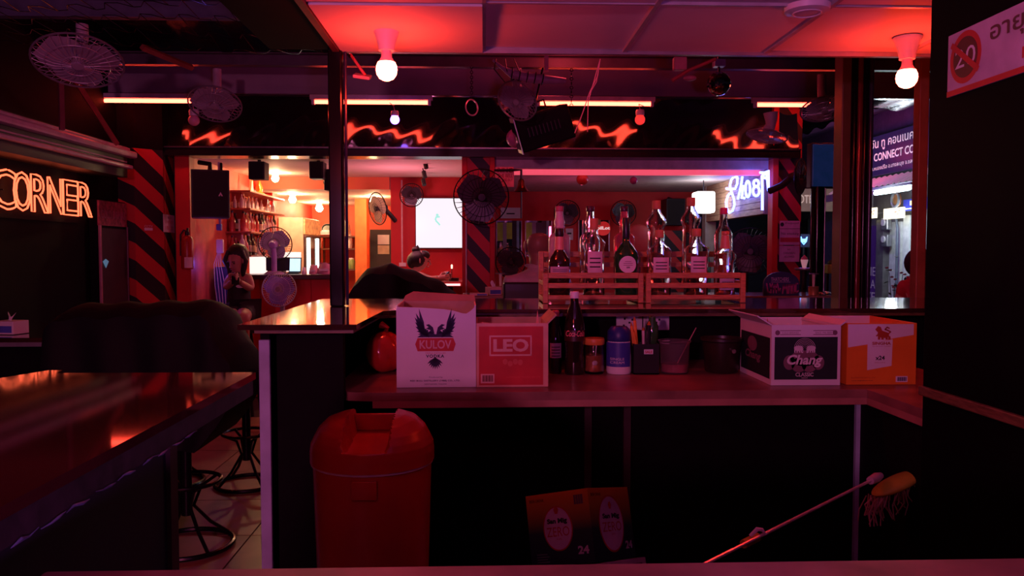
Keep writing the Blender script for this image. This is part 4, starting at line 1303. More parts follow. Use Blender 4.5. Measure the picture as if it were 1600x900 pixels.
def bottle(label, u, vtop, front, prof, rmax, m, capm, caph, lab=None, extra=None, group='spirit bottles in the racks'):
    Y = 3.474 if front else 3.588
    z0 = KZ + (0.022 if front else 0.064)
    H = wz(vtop, Y) - z0
    t = thing('spirit_bottle', label, 'bottle', (wx(u, Y), Y, z0), 0, group)
    hb = H - caph
    pr = [(0, 0), (rmax * 0.92, 0), (rmax, 0.006)] + [(r * rmax, z * hb) for r, z in prof]
    if m in (M_clear, M_pinkg) or m.name == 'frosted_glass':
        # hollow bottle: inner wall follows the outer one
        pr += [(r * rmax - 0.0028, z * hb) for r, z in reversed(prof)] + [(rmax - 0.003, 0.012), (0, 0.008)]
    else:
        pr += [(0, hb)]
    B().lathe(pr, n=28).build('glass', m, t, True)
    rt = prof[-1][0] * rmax
    B().lathe([(rt * 1.02, hb - 0.004), (rt * 1.12, hb), (rt * 1.12, H - 0.003), (rt * 1.0, H), (0, H)], n=20).build('cap', capm, t, True)
    if lab:
        z1, z2, lm, a = lab
        label_patch(t, rmax * 1.012, z1 * hb, z2 * hb, lm, a)
        for k in range(3):
            label_patch(t, rmax * 1.02, (z1 + (z2 - z1) * (0.25 + 0.2 * k)) * hb, (z1 + (z2 - z1) * (0.31 + 0.2 * k)) * hb, M_ink, a * 0.7, 'print_line')
    if extra:
        extra(t, hb, rmax)
    return t


P_std = [(1, 0.55), (0.95, 0.62), (0.55, 0.72), (0.36, 0.80), (0.33, 1.0)]
P_bulb = [(0.84, 0.70), (0.82, 0.74), (1.02, 0.79), (1.05, 0.82), (1.0, 0.85), (0.6, 0.925), (0.42, 0.96), (0.40, 1.0)]
P_round = [(0.92, 0.68), (0.96, 0.71), (1.06, 0.745), (1.05, 0.79), (0.85, 0.84), (0.5, 0.89), (0.36, 0.93), (0.34, 1.0)]
P_sq = [(1, 0.70), (1.04, 0.735), (1.02, 0.775), (0.8, 0.82), (0.46, 0.88), (0.35, 0.93), (0.34, 1.0)]
P_ring = [(1, 0.60), (0.97, 0.645), (0.8, 0.685), (0.44, 0.72), (0.42, 0.75), (0.50, 0.78), (0.42, 0.81), (0.50, 0.85), (0.40, 0.89), (0.36, 0.93), (0.34, 1.0)]


def foil(t, hb, r):
    B().lathe([(r * 0.44, hb * 0.77), (r * 0.385, hb * 0.98)], n=18).build('neck_foil', mat('pink_foil', (0.75, 0.35, 0.25), 0.4), t, True)


def round_label(t, hb, r):
    b = B()
    n = 24
    c = b._v((0, -r * 1.16, hb * 0.55))
    ring = []
    for i in range(n):
        a = 2 * math.pi * i / n
        x = 0.037 * math.cos(a)
        ring.append(b._v((x, -math.sqrt((r * 1.16) ** 2 - x * x), hb * 0.55 + 0.037 * math.sin(a))))
    for i in range(n):
        b._f([c, ring[i], ring[(i + 1) % n]])
    b.build('label', M_paper, t, True)
    for k, (z, wd) in enumerate(((0.012, 0.014), (0.004, 0.02), (-0.004, 0.02))):
        b = B()
        b.grid(lambda u, v: ((u - 0.5) * 2 * wd, -math.sqrt((r * 1.175) ** 2 - ((u - 0.5) * 2 * wd) ** 2), hb * 0.55 + z + 0.002 * v), 6, 1)
        b.build('print_line', M_mau, t)
    b = B()
    for i in range(7):
        x = -0.007 + 0.0022 * i
        b.quad((x, -r * 1.178, hb * 0.55 - 0.016), (x + 0.0013, -r * 1.178, hb * 0.55 - 0.016), (x + 0.0013, -r * 1.178, hb * 0.55 - 0.009), (x, -r * 1.178, hb * 0.55 - 0.009))
    b.build('barcode', M_ink, t)


M_lab = mat('pink_white_label', (0.72, 0.58, 0.62), 0.7)
M_lab2 = mat('grey_pink_label', (0.55, 0.42, 0.5), 0.7)
# rear row
bottle('frosted pale bottle with ringed neck at the back left of the racks', 874, 322, False, P_ring, 0.049, mat('frosted_glass', (0.85, 0.72, 0.78), 0.3, trans=0.55), mat('mauve_cap', (0.4, 0.1, 0.16), 0.4), 0.02)
bottle('clear bottle with faceted neck behind the corked bottle', 922, 322, False, P_ring, 0.047, M_clear, mat('dark_cap', (0.06, 0.02, 0.04), 0.3), 0.02)
bottle('pink bottle with a dark cap behind the green bottle', 975, 322, False, P_ring, 0.047, M_pinkg, mat('dark_cap'), 0.02)
bottle('tall clear bulb-necked bottle with orange cap, left one of two', 1025, 313, False, P_bulb, 0.043, M_clear, M_cork, 0.035)
bottle('tall clear bulb-necked bottle with orange cap beside the white lantern', 1079, 308, False, P_bulb, 0.043, M_clear, M_cork, 0.035)
bottle('clear bottle with a red cap below the blue neon script', 1130, 324, False, [(1, 0.68), (0.98, 0.72), (0.8, 0.77), (0.52, 0.83), (0.46, 0.88), (0.38, 1.0)], 0.041, M_clear, mat('magenta_cap', (0.6, 0.05, 0.15), 0.4), 0.025)
# front row
bottle('dark brown bottle with pink foil neck at the front left', 874, 357, True, [(1, 0.46), (1.02, 0.54), (0.92, 0.62), (0.6, 0.71), (0.42, 0.76), (0.36, 1.0)], 0.047, M_brown, mat('black_cap', (0.02, 0.012, 0.015), 0.4), 0.03, (0.36, 0.50, M_lab2, 60), foil)
bottle('clear round-shouldered bottle with cork and white label', 928, 341, True, P_round, 0.047, M_clear, M_cork, 0.045, (0.36, 0.67, M_lab, 42))
bottle('dark green round-bellied bottle with a round white label', 978, 340, True, [(1, 0.45), (1.10, 0.58), (1.14, 0.66), (1.05, 0.74), (0.7, 0.84), (0.36, 0.92), (0.30, 1.0)], 0.048, M_green, mat('dark_green_foil', (0.02, 0.03, 0.03), 0.3), 0.085, None, round_label)
bottle('clear square-shouldered bottle with white label, front left of right rack', 1030, 359, True, P_sq, 0.052, M_clear, M_cork, 0.030, (0.40, 0.66, M_lab, 40))
bottle('clear square-shouldered bottle with white label, middle of right rack', 1088, 357, True, P_sq, 0.052, M_clear, M_cork, 0.030, (0.40, 0.66, M_lab, 40))
bottle('clear bottle with amber tapered neck at the front right', 1133, 361, True, [(0.86, 0.52), (0.88, 0.56), (1.06, 0.62), (1.04, 0.68), (0.7, 0.73), (0.46, 0.77), (0.34, 1.0)], 0.045, M_clear, mat('amber_cap', (0.6, 0.2, 0.1), 0.3), 0.012, (0.12, 0.30, M_lab2, 45), lambda t, hb, r: B().lathe([(r * 0.49, hb * 0.77), (r * 0.365, hb * 0.98)], n=18).build('neck_foil', mat('amber_foil', (0.65, 0.28, 0.18), 0.35), t, True))

# ================================================================== UNDER THE COUNTER
# red bin
bx, by = wx(580, 2.32), 2.32
t = thing('rubbish_bin', 'round red plastic bin with a domed lid under the shelf', 'bin', (bx, by, 0))
M_bin = mat('red_bin_plastic', (0.5, 0.035, 0.02), 0.3, noise=0.08)
r0 = px(96, 2.32)
zr = wz(742, 2.32 - r0)
B().lathe([(0, 0), (r0 * 0.80, 0), (r0 * 0.82, 0.01), (r0 * 0.955, zr - 0.01), (r0 * 0.955, zr)], n=48).build('body', M_bin, t, True)
B().lathe([(r0 * 0.96, zr - 0.004), (r0 * 0.985, zr - 0.004), (r0 * 0.985, zr + 0.003), (r0 * 0.96, zr + 0.003)], n=48).build('rim_band', mat('rim_pale', (0.6, 0.5, 0.55), 0.4), t, True)


def lid(u, v):
    a = 2 * math.pi * u
    prof = [(1.0, 0.003), (1.0, 0.035), (0.985, 0.055), (0.94, 0.072), (0.86, 0.092), (0.72, 0.110), (0.55, 0.121), (0.3, 0.125), (0.0, 0.126)]
    k = v * (len(prof) - 1)
    i = min(int(k), len(prof) - 2)
    f = k - i
    r = (prof[i][0] * (1 - f) + prof[i + 1][0] * f) * r0
    z = prof[i][1] * (1 - f) + prof[i + 1][1] * f
    x, y = r * math.cos(a), r * math.sin(a)
    # recess for the handle that runs front to back
    if abs(x) >= r0 * 0.36 and z > 0.07:
        z += 0.014 * min(1.0, (z - 0.07) / 0.04) * max(0.0, min(1.0, (y / r0 + 0.75) / 0.6))
    if abs(x) < r0 * 0.36 and z > 0.058:
        e = min(1.0, (r0 * 0.36 - abs(x)) / (r0 * 0.05))
        z = z * (1 - e) + (0.058 + 0.012 * (y / r0 + 0.5)) * e
    return (x, y, zr + z)


B().grid(lid, 120, 48).build('lid', M_bin, t, True, 35)
B().box((0, r0 * 0.42, zr + 0.095), (r0 * 0.74, 0.012, 0.05), None, 0.004).build('lid_handle', M_bin, t, True)
B().box((0.0, -r0 * 0.985, zr - 0.04), (px(40, 2.2), 0.012, px(30, 2.2)), None, 0.004).build('clasp', M_bin, t, True)

# beer cartons on the floor
Y = 2.52
pe = at(931, 870, Y)
t = thing('beer_carton', 'orange and dark green San Mig Zero carton below the shelf', 'carton', (pe.x, Y, 0.455), R(-40), 'San Mig cartons stacked on the floor')
w1, w2, hh = 0.262, 0.25, 0.235
b = B()
b.b2((-w1, 0, 0.001), (0, w2, hh))
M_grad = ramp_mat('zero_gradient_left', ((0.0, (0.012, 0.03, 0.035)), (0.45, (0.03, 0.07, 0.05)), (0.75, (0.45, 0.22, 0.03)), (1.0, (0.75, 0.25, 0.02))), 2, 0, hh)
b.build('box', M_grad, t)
FL = Face((-w1, 0, 0), (w1, 0, 0), (0, 0, hh), (0, -1, 0), t)
FR = Face((0, 0, 0), (0, w2, 0), (0, 0, hh), (1, 0, 0), t)
for FF in (FL, FR):
    kk = 1.0 if FF is FL else 1.28
    FF.ell(0.48, 0.50, 0.235 * kk, 0.31 * kk, M_redp, 0.0006, 'label_border', n=40)
    FF.ell(0.48, 0.50, 0.218 * kk, 0.29 * kk, M_lab, 0.0010, 'label_oval', n=40)
    FF.text('San Mig', 0.48 - 0.16 * kk, 0.55, 0.48 + 0.16 * kk, 0.64, M_ink, 0.0015, bold=0.05)
    FF.text('ZERO', 0.48 - 0.18 * kk, 0.39, 0.48 + 0.18 * kk, 0.52, M_redp, 0.0015)
    FF.text('0.0%', 0.45, 0.34, 0.53, 0.365, M_redp, 0.0015)
    bb = B()
    FF.poly([(0.46, 0.70), (0.50, 0.70), (0.52, 0.76), (0.495, 0.80), (0.465, 0.80), (0.44, 0.76)], None, 0.0015, b=bb)
    bb.build('crest', M_redp, t)
    FF.text('24', 0.76, 0.13, 0.93, 0.24, M_wp, 0.0012, bold=0.04)
    FF.text('BEER DRINK', 0.06, 0.89, 0.3, 0.93, M_ink, 0.0010)
bb = B()
for i in range(8):
    FL.rect(0.78 + 0.018 * i, 0.80, 0.78 + 0.018 * i + (0.010 if i % 2 else 0.013), 0.93, None, 0.0012, b=bb)
bb.build('barcode', mat('barcode_purple'), t)
t.rotation_euler = (Matrix.Rotation(R(-5), 3, 'Y') @ Matrix.Rotation(R(-20), 3, 'X') @ Matrix.Rotation(R(-40), 3, 'Z')).to_euler()
for k in range(4):
    FL.rect(0.10, 0.05 + 0.035 * k, 0.3 - 0.03 * (k % 2), 0.06 + 0.035 * k, mat('small_print', (0.2, 0.2, 0.2), 0.7), 0.0010, 'print_line')
t = thing('beer_carton', 'pale carton under the San Mig Zero carton', 'carton', (0, 0, 0), 0, 'San Mig cartons stacked on the floor')
_rot = Matrix.Rotation(R(-5), 3, 'Y') @ Matrix.Rotation(R(-20), 3, 'X') @ Matrix.Rotation(R(-40), 3, 'Z')
t.rotation_euler = _rot.to_euler()
t.location = Vector((pe.x, Y, 0.455)) - _rot @ Vector((-0.01, 0.01, 0.305))
B().b2((-w1 - 0.01, 0, 0.001), (0.02, w2 + 0.02, 0.302), 0.002).build('box', mat('pale_pink_carton', (0.62, 0.45, 0.47), 0.7), t)
FR = Face((0.02, 0, 0), (0, w2 + 0.02, 0), (0, 0, 0.302), (1, 0, 0), t)
FR.rect(0.2, 0.82, 0.9, 0.95, M_mau, 0.001)

# mop
p0, p1 = at(1060, 902, 1.75), at(1362, 750, 2.35)
t = thing('mop', 'mop with a pale pole, yellow clip and stringy head', 'mop', p0)
L = p1 - p0
dirn = L.normalized()
B().tube([dirn * -0.30, L], 0.0045, 8).build('pole', mat('pole_pink_white', (0.85, 0.7, 0.72), 0.25, 0.3), t, True)
pc = at(1172, 845, 1.97) - p0
B().tube([pc - dirn * 0.03, pc + dirn * 0.035], 0.011, 10).build('clip', mat('mop_yellow', (0.65, 0.42, 0.03), 0.45), t, True)
B().tube([pc + Vector((0.0, 0, 0.012)), pc + Vector((0.018, 0, 0.03)), pc + Vector((0.03, 0, 0.028)), pc + Vector((0.038, 0, 0.018))], [0.005, 0.006, 0.005, 0.003], 6).build('clip_lever', M_white, t, True)
B().tube([L - dirn * 0.01, L + dirn * 0.035, L + dirn * 0.06], [0.012, 0.015, 0.010], 10).build('socket', mat('mop_socket', (0.55, 0.4, 0.5), 0.4), t, True)
hd = at(1402, 755, 2.38) - p0
B().sphere(hd, 0.085, (1.0, 0.55, 0.22), rot=Euler((0, R(-25), 0))).build('head_plate', mat('mop_yellow_head', (0.5, 0.42, 0.04), 0.5), t, True)
b = B()
random.seed(4)
for i in range(90):
    a = random.uniform(-1, 1)
    s0 = hd + Vector((a * 0.085, random.uniform(-0.035, 0.035), a * 0.035 - 0.012))
    ln = random.uniform(0.035, 0.085)
    b.tube([s0, s0 + Vector((a * 0.015 + random.uniform(-.01, .01), random.uniform(-.012, .012), -ln * 0.55)), s0 + Vector((a * 0.02 + random.uniform(-.02, .02), random.uniform(-.015, .015), -ln))], 0.0022, 3)
b.build('strings', mat('mop_string', (0.45, 0.33, 0.28), 0.9), t)['kind'] = 'stuff'

# age notice on the right wall
yf, yn = 2.0, 1.2
u_far = at_x(1485, 105, WX).y
zb, zt = wz(153, u_far, 1485), wz(57, u_far, 1485)
t = thing('age_notice', 'white Thai age-20 notice fixed to the dark right wall', 'sign', (WX - 0.001, u_far, zb))
W_, H_ = 0.62, zt - zb
B().b2((-0.006, -W_, 0), (0, 0, H_), 0.001).build('board', mat('notice_white', (0.62, 0.5, 0.56), 0.15, coat=0.5), t)
F = Face((-0.006, 0, 0), (0, -W_, 0), (0, 0, H_), (-1, 0, 0), t)
F.rect(0, 0.0, 1, 0.09, M_redp, 0.0008, 'red_band')
ra = 0.062
F.ell((ra + 0.012) / W_, 0.55, ra / W_, ra / H_, M_redp, 0.0008, 'red_disc', n=40)
F.ell((ra + 0.012) / W_, 0.55, ra * 0.78 / W_, ra * 0.78 / H_, mat('disc_dark', (0.10, 0.015, 0.02), 0.5), 0.0012, 'disc_field', n=40)
F.text('20', 0.055, 0.40, 0.185, 0.70, M_paper, 0.0016)
b = B()
stroke(b, F, [(0.035, 0.80), (0.20, 0.30)], 0.014, 0.0020)
b.build('red_bar', M_redp, t)
F.text('อายุต่ำกว่า 20', 0.27, 0.55, 0.95, 0.95, mat('brown_print', (0.12, 0.05, 0.05), 0.6), 0.0012, bold=0.015)
F.text('ห้ามจำหน่าย', 0.45, 0.2, 0.95, 0.45, M_redp, 0.0012)

# ================================================================== LEFT WALL
# orange neon word
E_neon = mat('orange_neon', (1, 0.4, 0.2), 0.4, emit=(1.0, 0.125, 0.05), es=2.7)
XN = -2.985
t = thing('neon_sign', 'orange outline neon sign reading CORNER on the dark left wall', 'neon sign', (XN, 5.4, 1.72))
cells = (('C', -12, 25), ('O', 22, 48), ('R', 49, 75), ('N', 75, 98), ('E', 99, 122), ('R', 122, 143))
ZB, ZH = 1.722, 0.245
for chh, u0, u1 in cells:
    y0 = at_x(u0, 310, XN + 0.03).y
    y1 = at_x(u1, 310, XN + 0.03).y
    # rebuild the outline loops as tubes from the filled letter's boundary
    me = text_mesh(chh, bold=0.0)
    bm = bmesh.new()
    bm.from_mesh(me)
    bmesh.ops.remove_doubles(bm, verts=bm.verts[:], dist=1e-5)
    x0_, x1_ = min(v.co.x for v in bm.verts), max(v.co.x for v in bm.verts)
    z0_, z1_ = min(v.co.y for v in bm.verts), max(v.co.y for v in bm.verts)
    be = {e for e in bm.edges if len(e.link_faces) == 1}
    b = B()
    while be:
        e = be.pop()
        loop = [e.verts[0], e.verts[1]]
        while True:
            nx = next((k for k in loop[-1].link_edges if k in be), None)
            if nx is None:
                break
            be.discard(nx)
            v = nx.other_vert(loop[-1])
            if v is loop[0]:
                break
            loop.append(v)
        pts = []
        for v in loop:
            yy = y0 + (y1 - y0) * (v.co.x - x0_) / (x1_ - x0_)
            zz = ZB + ZH * (v.co.y - z0_) / (z1_ - z0_)
            pts.append(Vector((0.03, yy - 5.4, zz - 1.72)))
        b.tube(pts, 0.0062, 6, True)
    bm.free()
    bpy.data.meshes.remove(me)
    b.build('letter', E_neon, t, True)
for yy in (-0.35, 0.1, 0.5):
    B().cyl((0, yy, 0.12), (0.03, yy, 0.12), 0.004, n=6).build('standoff', M_black, t)
B().b2((-0.012, -0.7, -0.05), (-0.004, 0.62, 0.32)).build('backing', mat('neon_backing', (0.004, 0.003, 0.004), 0.6, spec=0.1), t)

# dim vending fridge with striped header
yA, yB = XN * FPX / (153 - 756.3), XN * FPX / (207 - 756.3)
yA2, yB2 = 6.2, 6.69
t = thing('display_fridge', 'dim glass display fridge with a striped header between neon sign and pillar', 'fridge', (-2.92, yA2, 0))
zf = wz(309, 6.1, 153)
B().b2((-0.079, 0, 0), (-0.02, yB2 - yA2, zf), 0.004).build('cabinet', mat('fridge_dark', (0.006, 0.004, 0.005), 0.6, spec=0.1), t)
B().b2((-0.02, 0.01, zf - 0.20), (-0.005, yB2 - yA2 - 0.01, zf - 0.01)).build('header', mat('fridge_header', (0.30, 0.07, 0.11), 0.5, noise=0.6, scale=30), t)
F = Face((-0.005, 0.01, zf - 0.20), (0, yB2 - yA2 - 0.02, 0), (0, 0, 0.19), (1, 0, 0), t)
F.text('COLD DRINKS', 0.06, 0.3, 0.94, 0.62, mat('header_print', (0.35, 0.15, 0.30), 0.5), 0.001)
B().b2((-0.02, 0.02, 0.1), (-0.008, yB2 - yA2 - 0.02, zf - 0.22)).build('glass_door', mat('fridge_glass', (0.05, 0.025, 0.035), 0.45, spec=0.3), t)
B().b2((-0.012, 0.0, 0.1), (0.006, 0.022, zf - 0.2), 0.003).build('door_edge', mat('door_edge_pink', (0.5, 0.25, 0.3), 0.3), t)
B().b2((-0.012, yB2 - yA2 - 0.015, 0.1), (0.002, yB2 - yA2, zf - 0.2), 0.003).build('door_edge', mat('door_edge_dim', (0.16, 0.08, 0.1), 0.3), t)
B().prism([(0.0, 0), (0.03, -0.05), (0.06, 0.0), (0.03, 0.02)], (-0.006, 0.05, wz(409, 6.1, 165)), (0, 1.6, 0), (0, 0, 1), (1, 0, 0), 0, 0.003).build('blue_sticker', mat('sticker_blue', (0.2, 0.5, 0.7), 0.4, emit=(0.15, 0.45, 0.7), es=0.25), t)
# no-entry notice on striped pillar
p = at(256, 361, 6.84)
t = thing('pillar_notice', 'small pink notice sheet on the left striped pillar', 'sign', at(255, 362.5, 6.8))
dv = (at(272.5, 362.5, 7.11) - at(255.5, 362.5, 6.82))
t.location = at(256, 362.5, 6.80)
dv.z = 0
nv = Vector((dv.y, -dv.x, 0)).normalized()
H_ = px(27, 6.95)
F = Face((0, 0, 0), dv, (0, 0, H_), nv, t)
B().prism([(0, 0), (1, 0), (1, 1), (0, 1)], (0, 0, 0), dv, (0, 0, H_), nv, -0.004, 0.0).build('sheet', M_paper, t)
F.text('NO', 0.35, 0.76, 0.65, 0.9, M_ink, 0.001)
F.text('ENTRY', 0.15, 0.5, 0.85, 0.66, M_redp, 0.001)
F.text('18', 0.15, 0.15, 0.4, 0.35, M_redp, 0.001)
F.text('20', 0.6, 0.15, 0.85, 0.35, M_redp, 0.001)
p = at(226, 360, 6.73)
t = thing('pillar_sticker', 'tiny white lettered sticker on the left striped pillar', 'sticker', p)
dv = at(239, 360, 6.77) - p
dv.z = 0
F = Face((0, -0.004, 0), dv, (0, 0, px(8, 6.73)), Vector((dv.y, -dv.x, 0)), t)
B().prism([(0, 0), (1, 0), (1, 0.5), (0, 0.5)], (0, -0.004, 0), dv, (0, 0, px(8, 6.73)), F.n, -0.002, 0.0).build('strip', M_paper, t)
F.text('CCTV', 0, 0.6, 1, 1.0, M_paper, 0.001)

# covered furniture (black tarpaulins)
def tarp(name, label, poly_u, Y, d, z0=0.0, seed=1, taper=0.0):
    """silhouette in photo coordinates at depth Y, given real thickness d with folds"""
    random.seed(seed)
    base = at(*poly_u[len(poly_u) // 2], Y)
    t = thing(name, label, 'covered furniture', (base.x, Y, z0))
    pts = [at(u, v, Y) for u, v in poly_u]
    b = B()
    n = len(pts)
    rows = []
    K = 8
    # resample outline to a height profile over x
    N = 40
    x0, x1 = pts[0].x, pts[-1].x

    def h(x):
        for a, c in zip(pts, pts[1:]):
            if a.x <= x <= c.x + 1e-9:
                f = (x - a.x) / max(1e-6, c.x - a.x)
                return a.z + (c.z - a.z) * f
        return pts[-1].z
    def fn(u, v):
        x = x0 + (x1 - x0) * u
        top = h(x)
        if v < 0.4:      # front drape
            f = v / 0.4
            z = z0 + (top - 0.05 - z0) * f
            y = -d / 2 - 0.05 * (1 - f) + 0.02 * math.sin(23 * u + 3 * f) * (1 - f * 0.6)
        elif v < 0.6:
            f = (v - 0.4) / 0.2
            y = -d / 2 + d * f
            z = top - 0.05 * (2 * f - 1) ** 2 + 0.006 * math.sin(31 * u + 5 * f)
        else:
            f = (1 - v) / 0.4
            z = z0 + (top - 0.05 - z0) * f
            y = d / 2 + 0.05 * (1 - f)
        if taper and v < 0.4:
            x = x0 + (x - x0) * (1 - taper * (1 - (v / 0.4)) ** 1.6)
        elif taper and v > 0.6:
            x = x0 + (x - x0) * (1 - taper * (1 - (1 - v) / 0.4) ** 1.6)
        return (x - base.x, y, z - z0)
    b.grid(fn, 60, 30)
    b.build('cover', M_tarp, t, True)
    for uu in (0.0, 1.0):
        b = B()
        b.grid(lambda s, v: Vector(fn(uu, v * 0.5)) * (1 - s) + Vector(fn(uu, 1 - v * 0.5)) * s, 8, 10)
        b.build('cover_side', M_tarp, t, True)
    return t


tarp('covered_table', 'bench under a black cover behind the low side counter', [(92, 580), (100, 560), (106, 530), (110, 490), (122, 476), (160, 473), (230, 472), (300, 469), (338, 470), (352, 480), (360, 505), (372, 525), (386, 545), (388, 580)], 3.45, 0.42, 0.66, 2, 0.17)
for lx in (-0.6, -0.3):
    for ly in (-0.12, 0.12):
        B().cyl((lx, ly, -0.66), (lx, ly, 0.1), 0.02, n=8).build('leg', M_black, bpy.data.objects['covered_table'])
tarp('covered_machine', 'angular thing under a black cover beyond the counter', [(540, 480), (552, 455), (563, 433), (578, 419), (592, 414), (612, 412), (640, 421), (668, 431), (695, 443), (712, 458), (728, 480)], 5.0, 0.6, 0, 9)

# bar stools at the left
M_stool = mat('stool_black', (0.015, 0.012, 0.014), 0.25, 0.5)


def stool(label, x, y, r=0.19, zs=0.72, seat=True):
    t = thing('bar_stool', label, 'stool', (x, y, 0), 0, 'black steel bar stools by the side counter')
    B().torus((0, 0, 0.014), (0, 0, 1), r, 0.013, 40, 8).build('floor_ring', M_stool, t, True)
    B().torus((0, 0, 0.33), (0, 0, 1), r * 0.75, 0.010, 36, 8).build('foot_ring', M_stool, t, True)
    B().cyl((0, 0, 0.16), (0, 0, zs), 0.026, n=14).build('column', M_stool, t, True)
    for i in range(4):
        a = math.pi / 4 + i * math.pi / 2
        c_, s_ = math.cos(a), math.sin(a)
        B().tube([(r * c_, r * s_, 0.02), (r * 0.55 * c_, r * 0.55 * s_, 0.10), (0.035 * c_, 0.035 * s_, 0.20), (r * 0.35 * c_, r * 0.35 * s_, 0.29), (r * 0.75 * c_, r * 0.75 * s_, 0.33)], 0.009, 6).build('leg', M_stool, t, True)
    B().lathe([(0, zs), (0.16, zs), (0.175, zs + 0.015), (0.175, zs + 0.05), (0.15, zs + 0.065), (0, zs + 0.07)], n=32).build('seat', M_tarp, t, True)
    return t


stool('bar stool with two rings next to the pale panel edge', wx(381, 5.0), 5.0)
stool('bar stool half hidden behind the side counter panel', wx(262, 5.05), 5.05)
stool('nearest bar stool beside the side counter panel', wx(285, 3.95), 3.95, 0.215)
# tissue boxes
def tissue(label, p, w, d, h, rz, m1, m2):
    t = thing('tissue_box', label, 'tissue box', p, rz, 'tissue boxes')
    B().b2((-w / 2, -d / 2, 0.001), (w / 2, d / 2, h), 0.003).build('box', m1, t)
    B().b2((-w * 0.5 - 0.001, -d / 2 - 0.001, h * 0.15), (w * 0.42, -d / 2, h * 0.65)).build('blue_band', m2, t)
    b = B()
    b.grid(lambda u, v: (w * 0.22 * (u - 0.5) * (1 + v), d * 0.12 * math.sin(5 * u + 2 * v), h + 0.045 * v * (0.7 + 0.3 * math.sin(7 * u))), 8, 5)
    b.build('tissue', M_paper, t, True)


M_blue = mat('tissue_blue', (0.08, 0.12, 0.5), 0.5)
p = at(17, 511, 3.98)
tissue('blue and white tissue box on the dark counter at far left', (p.x, 3.98, 1.056), 0.115, 0.10, 0.065, R(-12), M_white, M_blue)
p = at(771, 460, 5.4)
tissue('pink and white tissue box before the striped pillar', (p.x, 5.42, 1.166), 0.085, 0.085, 0.055, R(25), mat('pink_box', (0.75, 0.45, 0.5), 0.6), M_blue)
p = at(748, 462, 5.32)
t = thing('menu_card', 'flat pink card with blue print lying on the far counter', 'card', (p.x, 5.33, 1.166))
B().b2((-0.06, -0.04, 0.001), (0.06, 0.04, 0.018), 0.002).build('card', mat('card_pink', (0.8, 0.5, 0.5), 0.5), t)
B().b2((-0.01, -0.042, 0.004), (0.055, -0.04, 0.014)).build('print_strip', M_blue, t)


def napkin_lamp(label, u, Y=5.5, h=0.13):
    t = thing('cup_holder', label, 'cup', (wx(u, Y), Y, 1.166))
    B().lathe([(0, 0.001), (0.033, 0.001), (0.034, 0.055), (0.036, 0.058), (0.031, 0.058), (0.03, 0.006), (0, 0.006)]).build('cup', mat('brass_cup', (0.6, 0.32, 0.15), 0.35, 0.5), t, True)
    B().lathe([(0, 0.006), (0.006, 0.006), (0.011, h + 0.01), (0, h + 0.01)]).build('stem', mat('pale_stem', (0.85, 0.75, 0.6), 0.3), t, True)
    B().lathe([(0, h + 0.01), (0.033, h + 0.01), (0.034, h + 0.016), (0, h + 0.018)]).build('cap', M_grey, t, True)


napkin_lamp('brass cup with a pale stem left of the bald man', 782)
napkin_lamp('brass cup with a pale stem right of the cider board', 1272, 5.35)
t = thing('metal_dish', 'little silver dish on a stem beside the thick right pillar', 'stand', (wx(1289, 5.3), 5.3, 1.166))
B().lathe([(0, 0.0), (0.02, 0.001), (0.004, 0.006), (0.004, 0.022), (0, 0.022)]).build('stem', M_steel, t, True)
B().lathe([(0, 0.028), (0.03, 0.025), (0.055, 0.014), (0.03, 0.020), (0, 0.022)]).build('dish', M_steel, t, True)
# cider board
Y = 5.25
t = thing('cider_board', 'dark blue dome-topped board lettered THATCHERS on the far counter', 'sign', (wx(1222, Y), Y, 1.166))
w_, h_ = px(57, Y), px(38, Y)
dome = [(0, 0), (1, 0), (1, 0.5)] + [(0.5 + 0.5 * math.cos(a), 0.5 + 0.5 * math.sin(a)) for a in [math.pi * i / 16 for i in range(1, 16)]] + [(0, 0.5)]
B().prism(dome, (-w_ / 2, 0, 0.001), (w_, 0, 0), (0, 0, h_), (0, 1, 0), 0, 0.02).build('board', mat('board_navy', (0.03, 0.045, 0.12), 0.5), t)
F = Face((-w_ / 2, 0, 0.001), (w_, 0, 0), (0, 0, h_), (0, -1, 0), t)
F.text('THATCHERS', 0.2, 0.60, 0.70, 0.76, mat('lilac_print', (0.5, 0.4, 0.6), 0.5), 0.001, bold=0.01)
b = B()
M_mg = mat('magenta_print', (0.42, 0.08, 0.28), 0.5)
for pts in (((0.08, 0.5), (0.12, 0.15), (0.17, 0.15)), ((0.17, 0.5), (0.2, 0.3), (0.24, 0.5)), ((0.2, 0.3), (0.2, 0.12)), ((0.27, 0.12), (0.29, 0.45), (0.34, 0.45), (0.35, 0.12)), ((0.28, 0.28), (0.35, 0.28)), ((0.38, 0.5), (0.43, 0.15), (0.46, 0.3)),
            ((0.53, 0.1), (0.55, 0.45), (0.6, 0.25), (0.65, 0.45), (0.66, 0.1)), ((0.70, 0.1), (0.71, 0.45), (0.76, 0.45), (0.77, 0.1)), ((0.80, 0.45), (0.8, 0.12), (0.86, 0.12), (0.86, 0.45), (0.8, 0.45)), ((0.95, 0.5), (0.9, 0.5), (0.9, 0.12), (0.97, 0.2))):
    stroke(b, F, pts, 0.009, 0.0012)
b.build('brush_lettering', M_mg, t)
F.rect(0.2, 0.555, 0.75, 0.57, mat('lilac_print'), 0.001, 'rule_line')

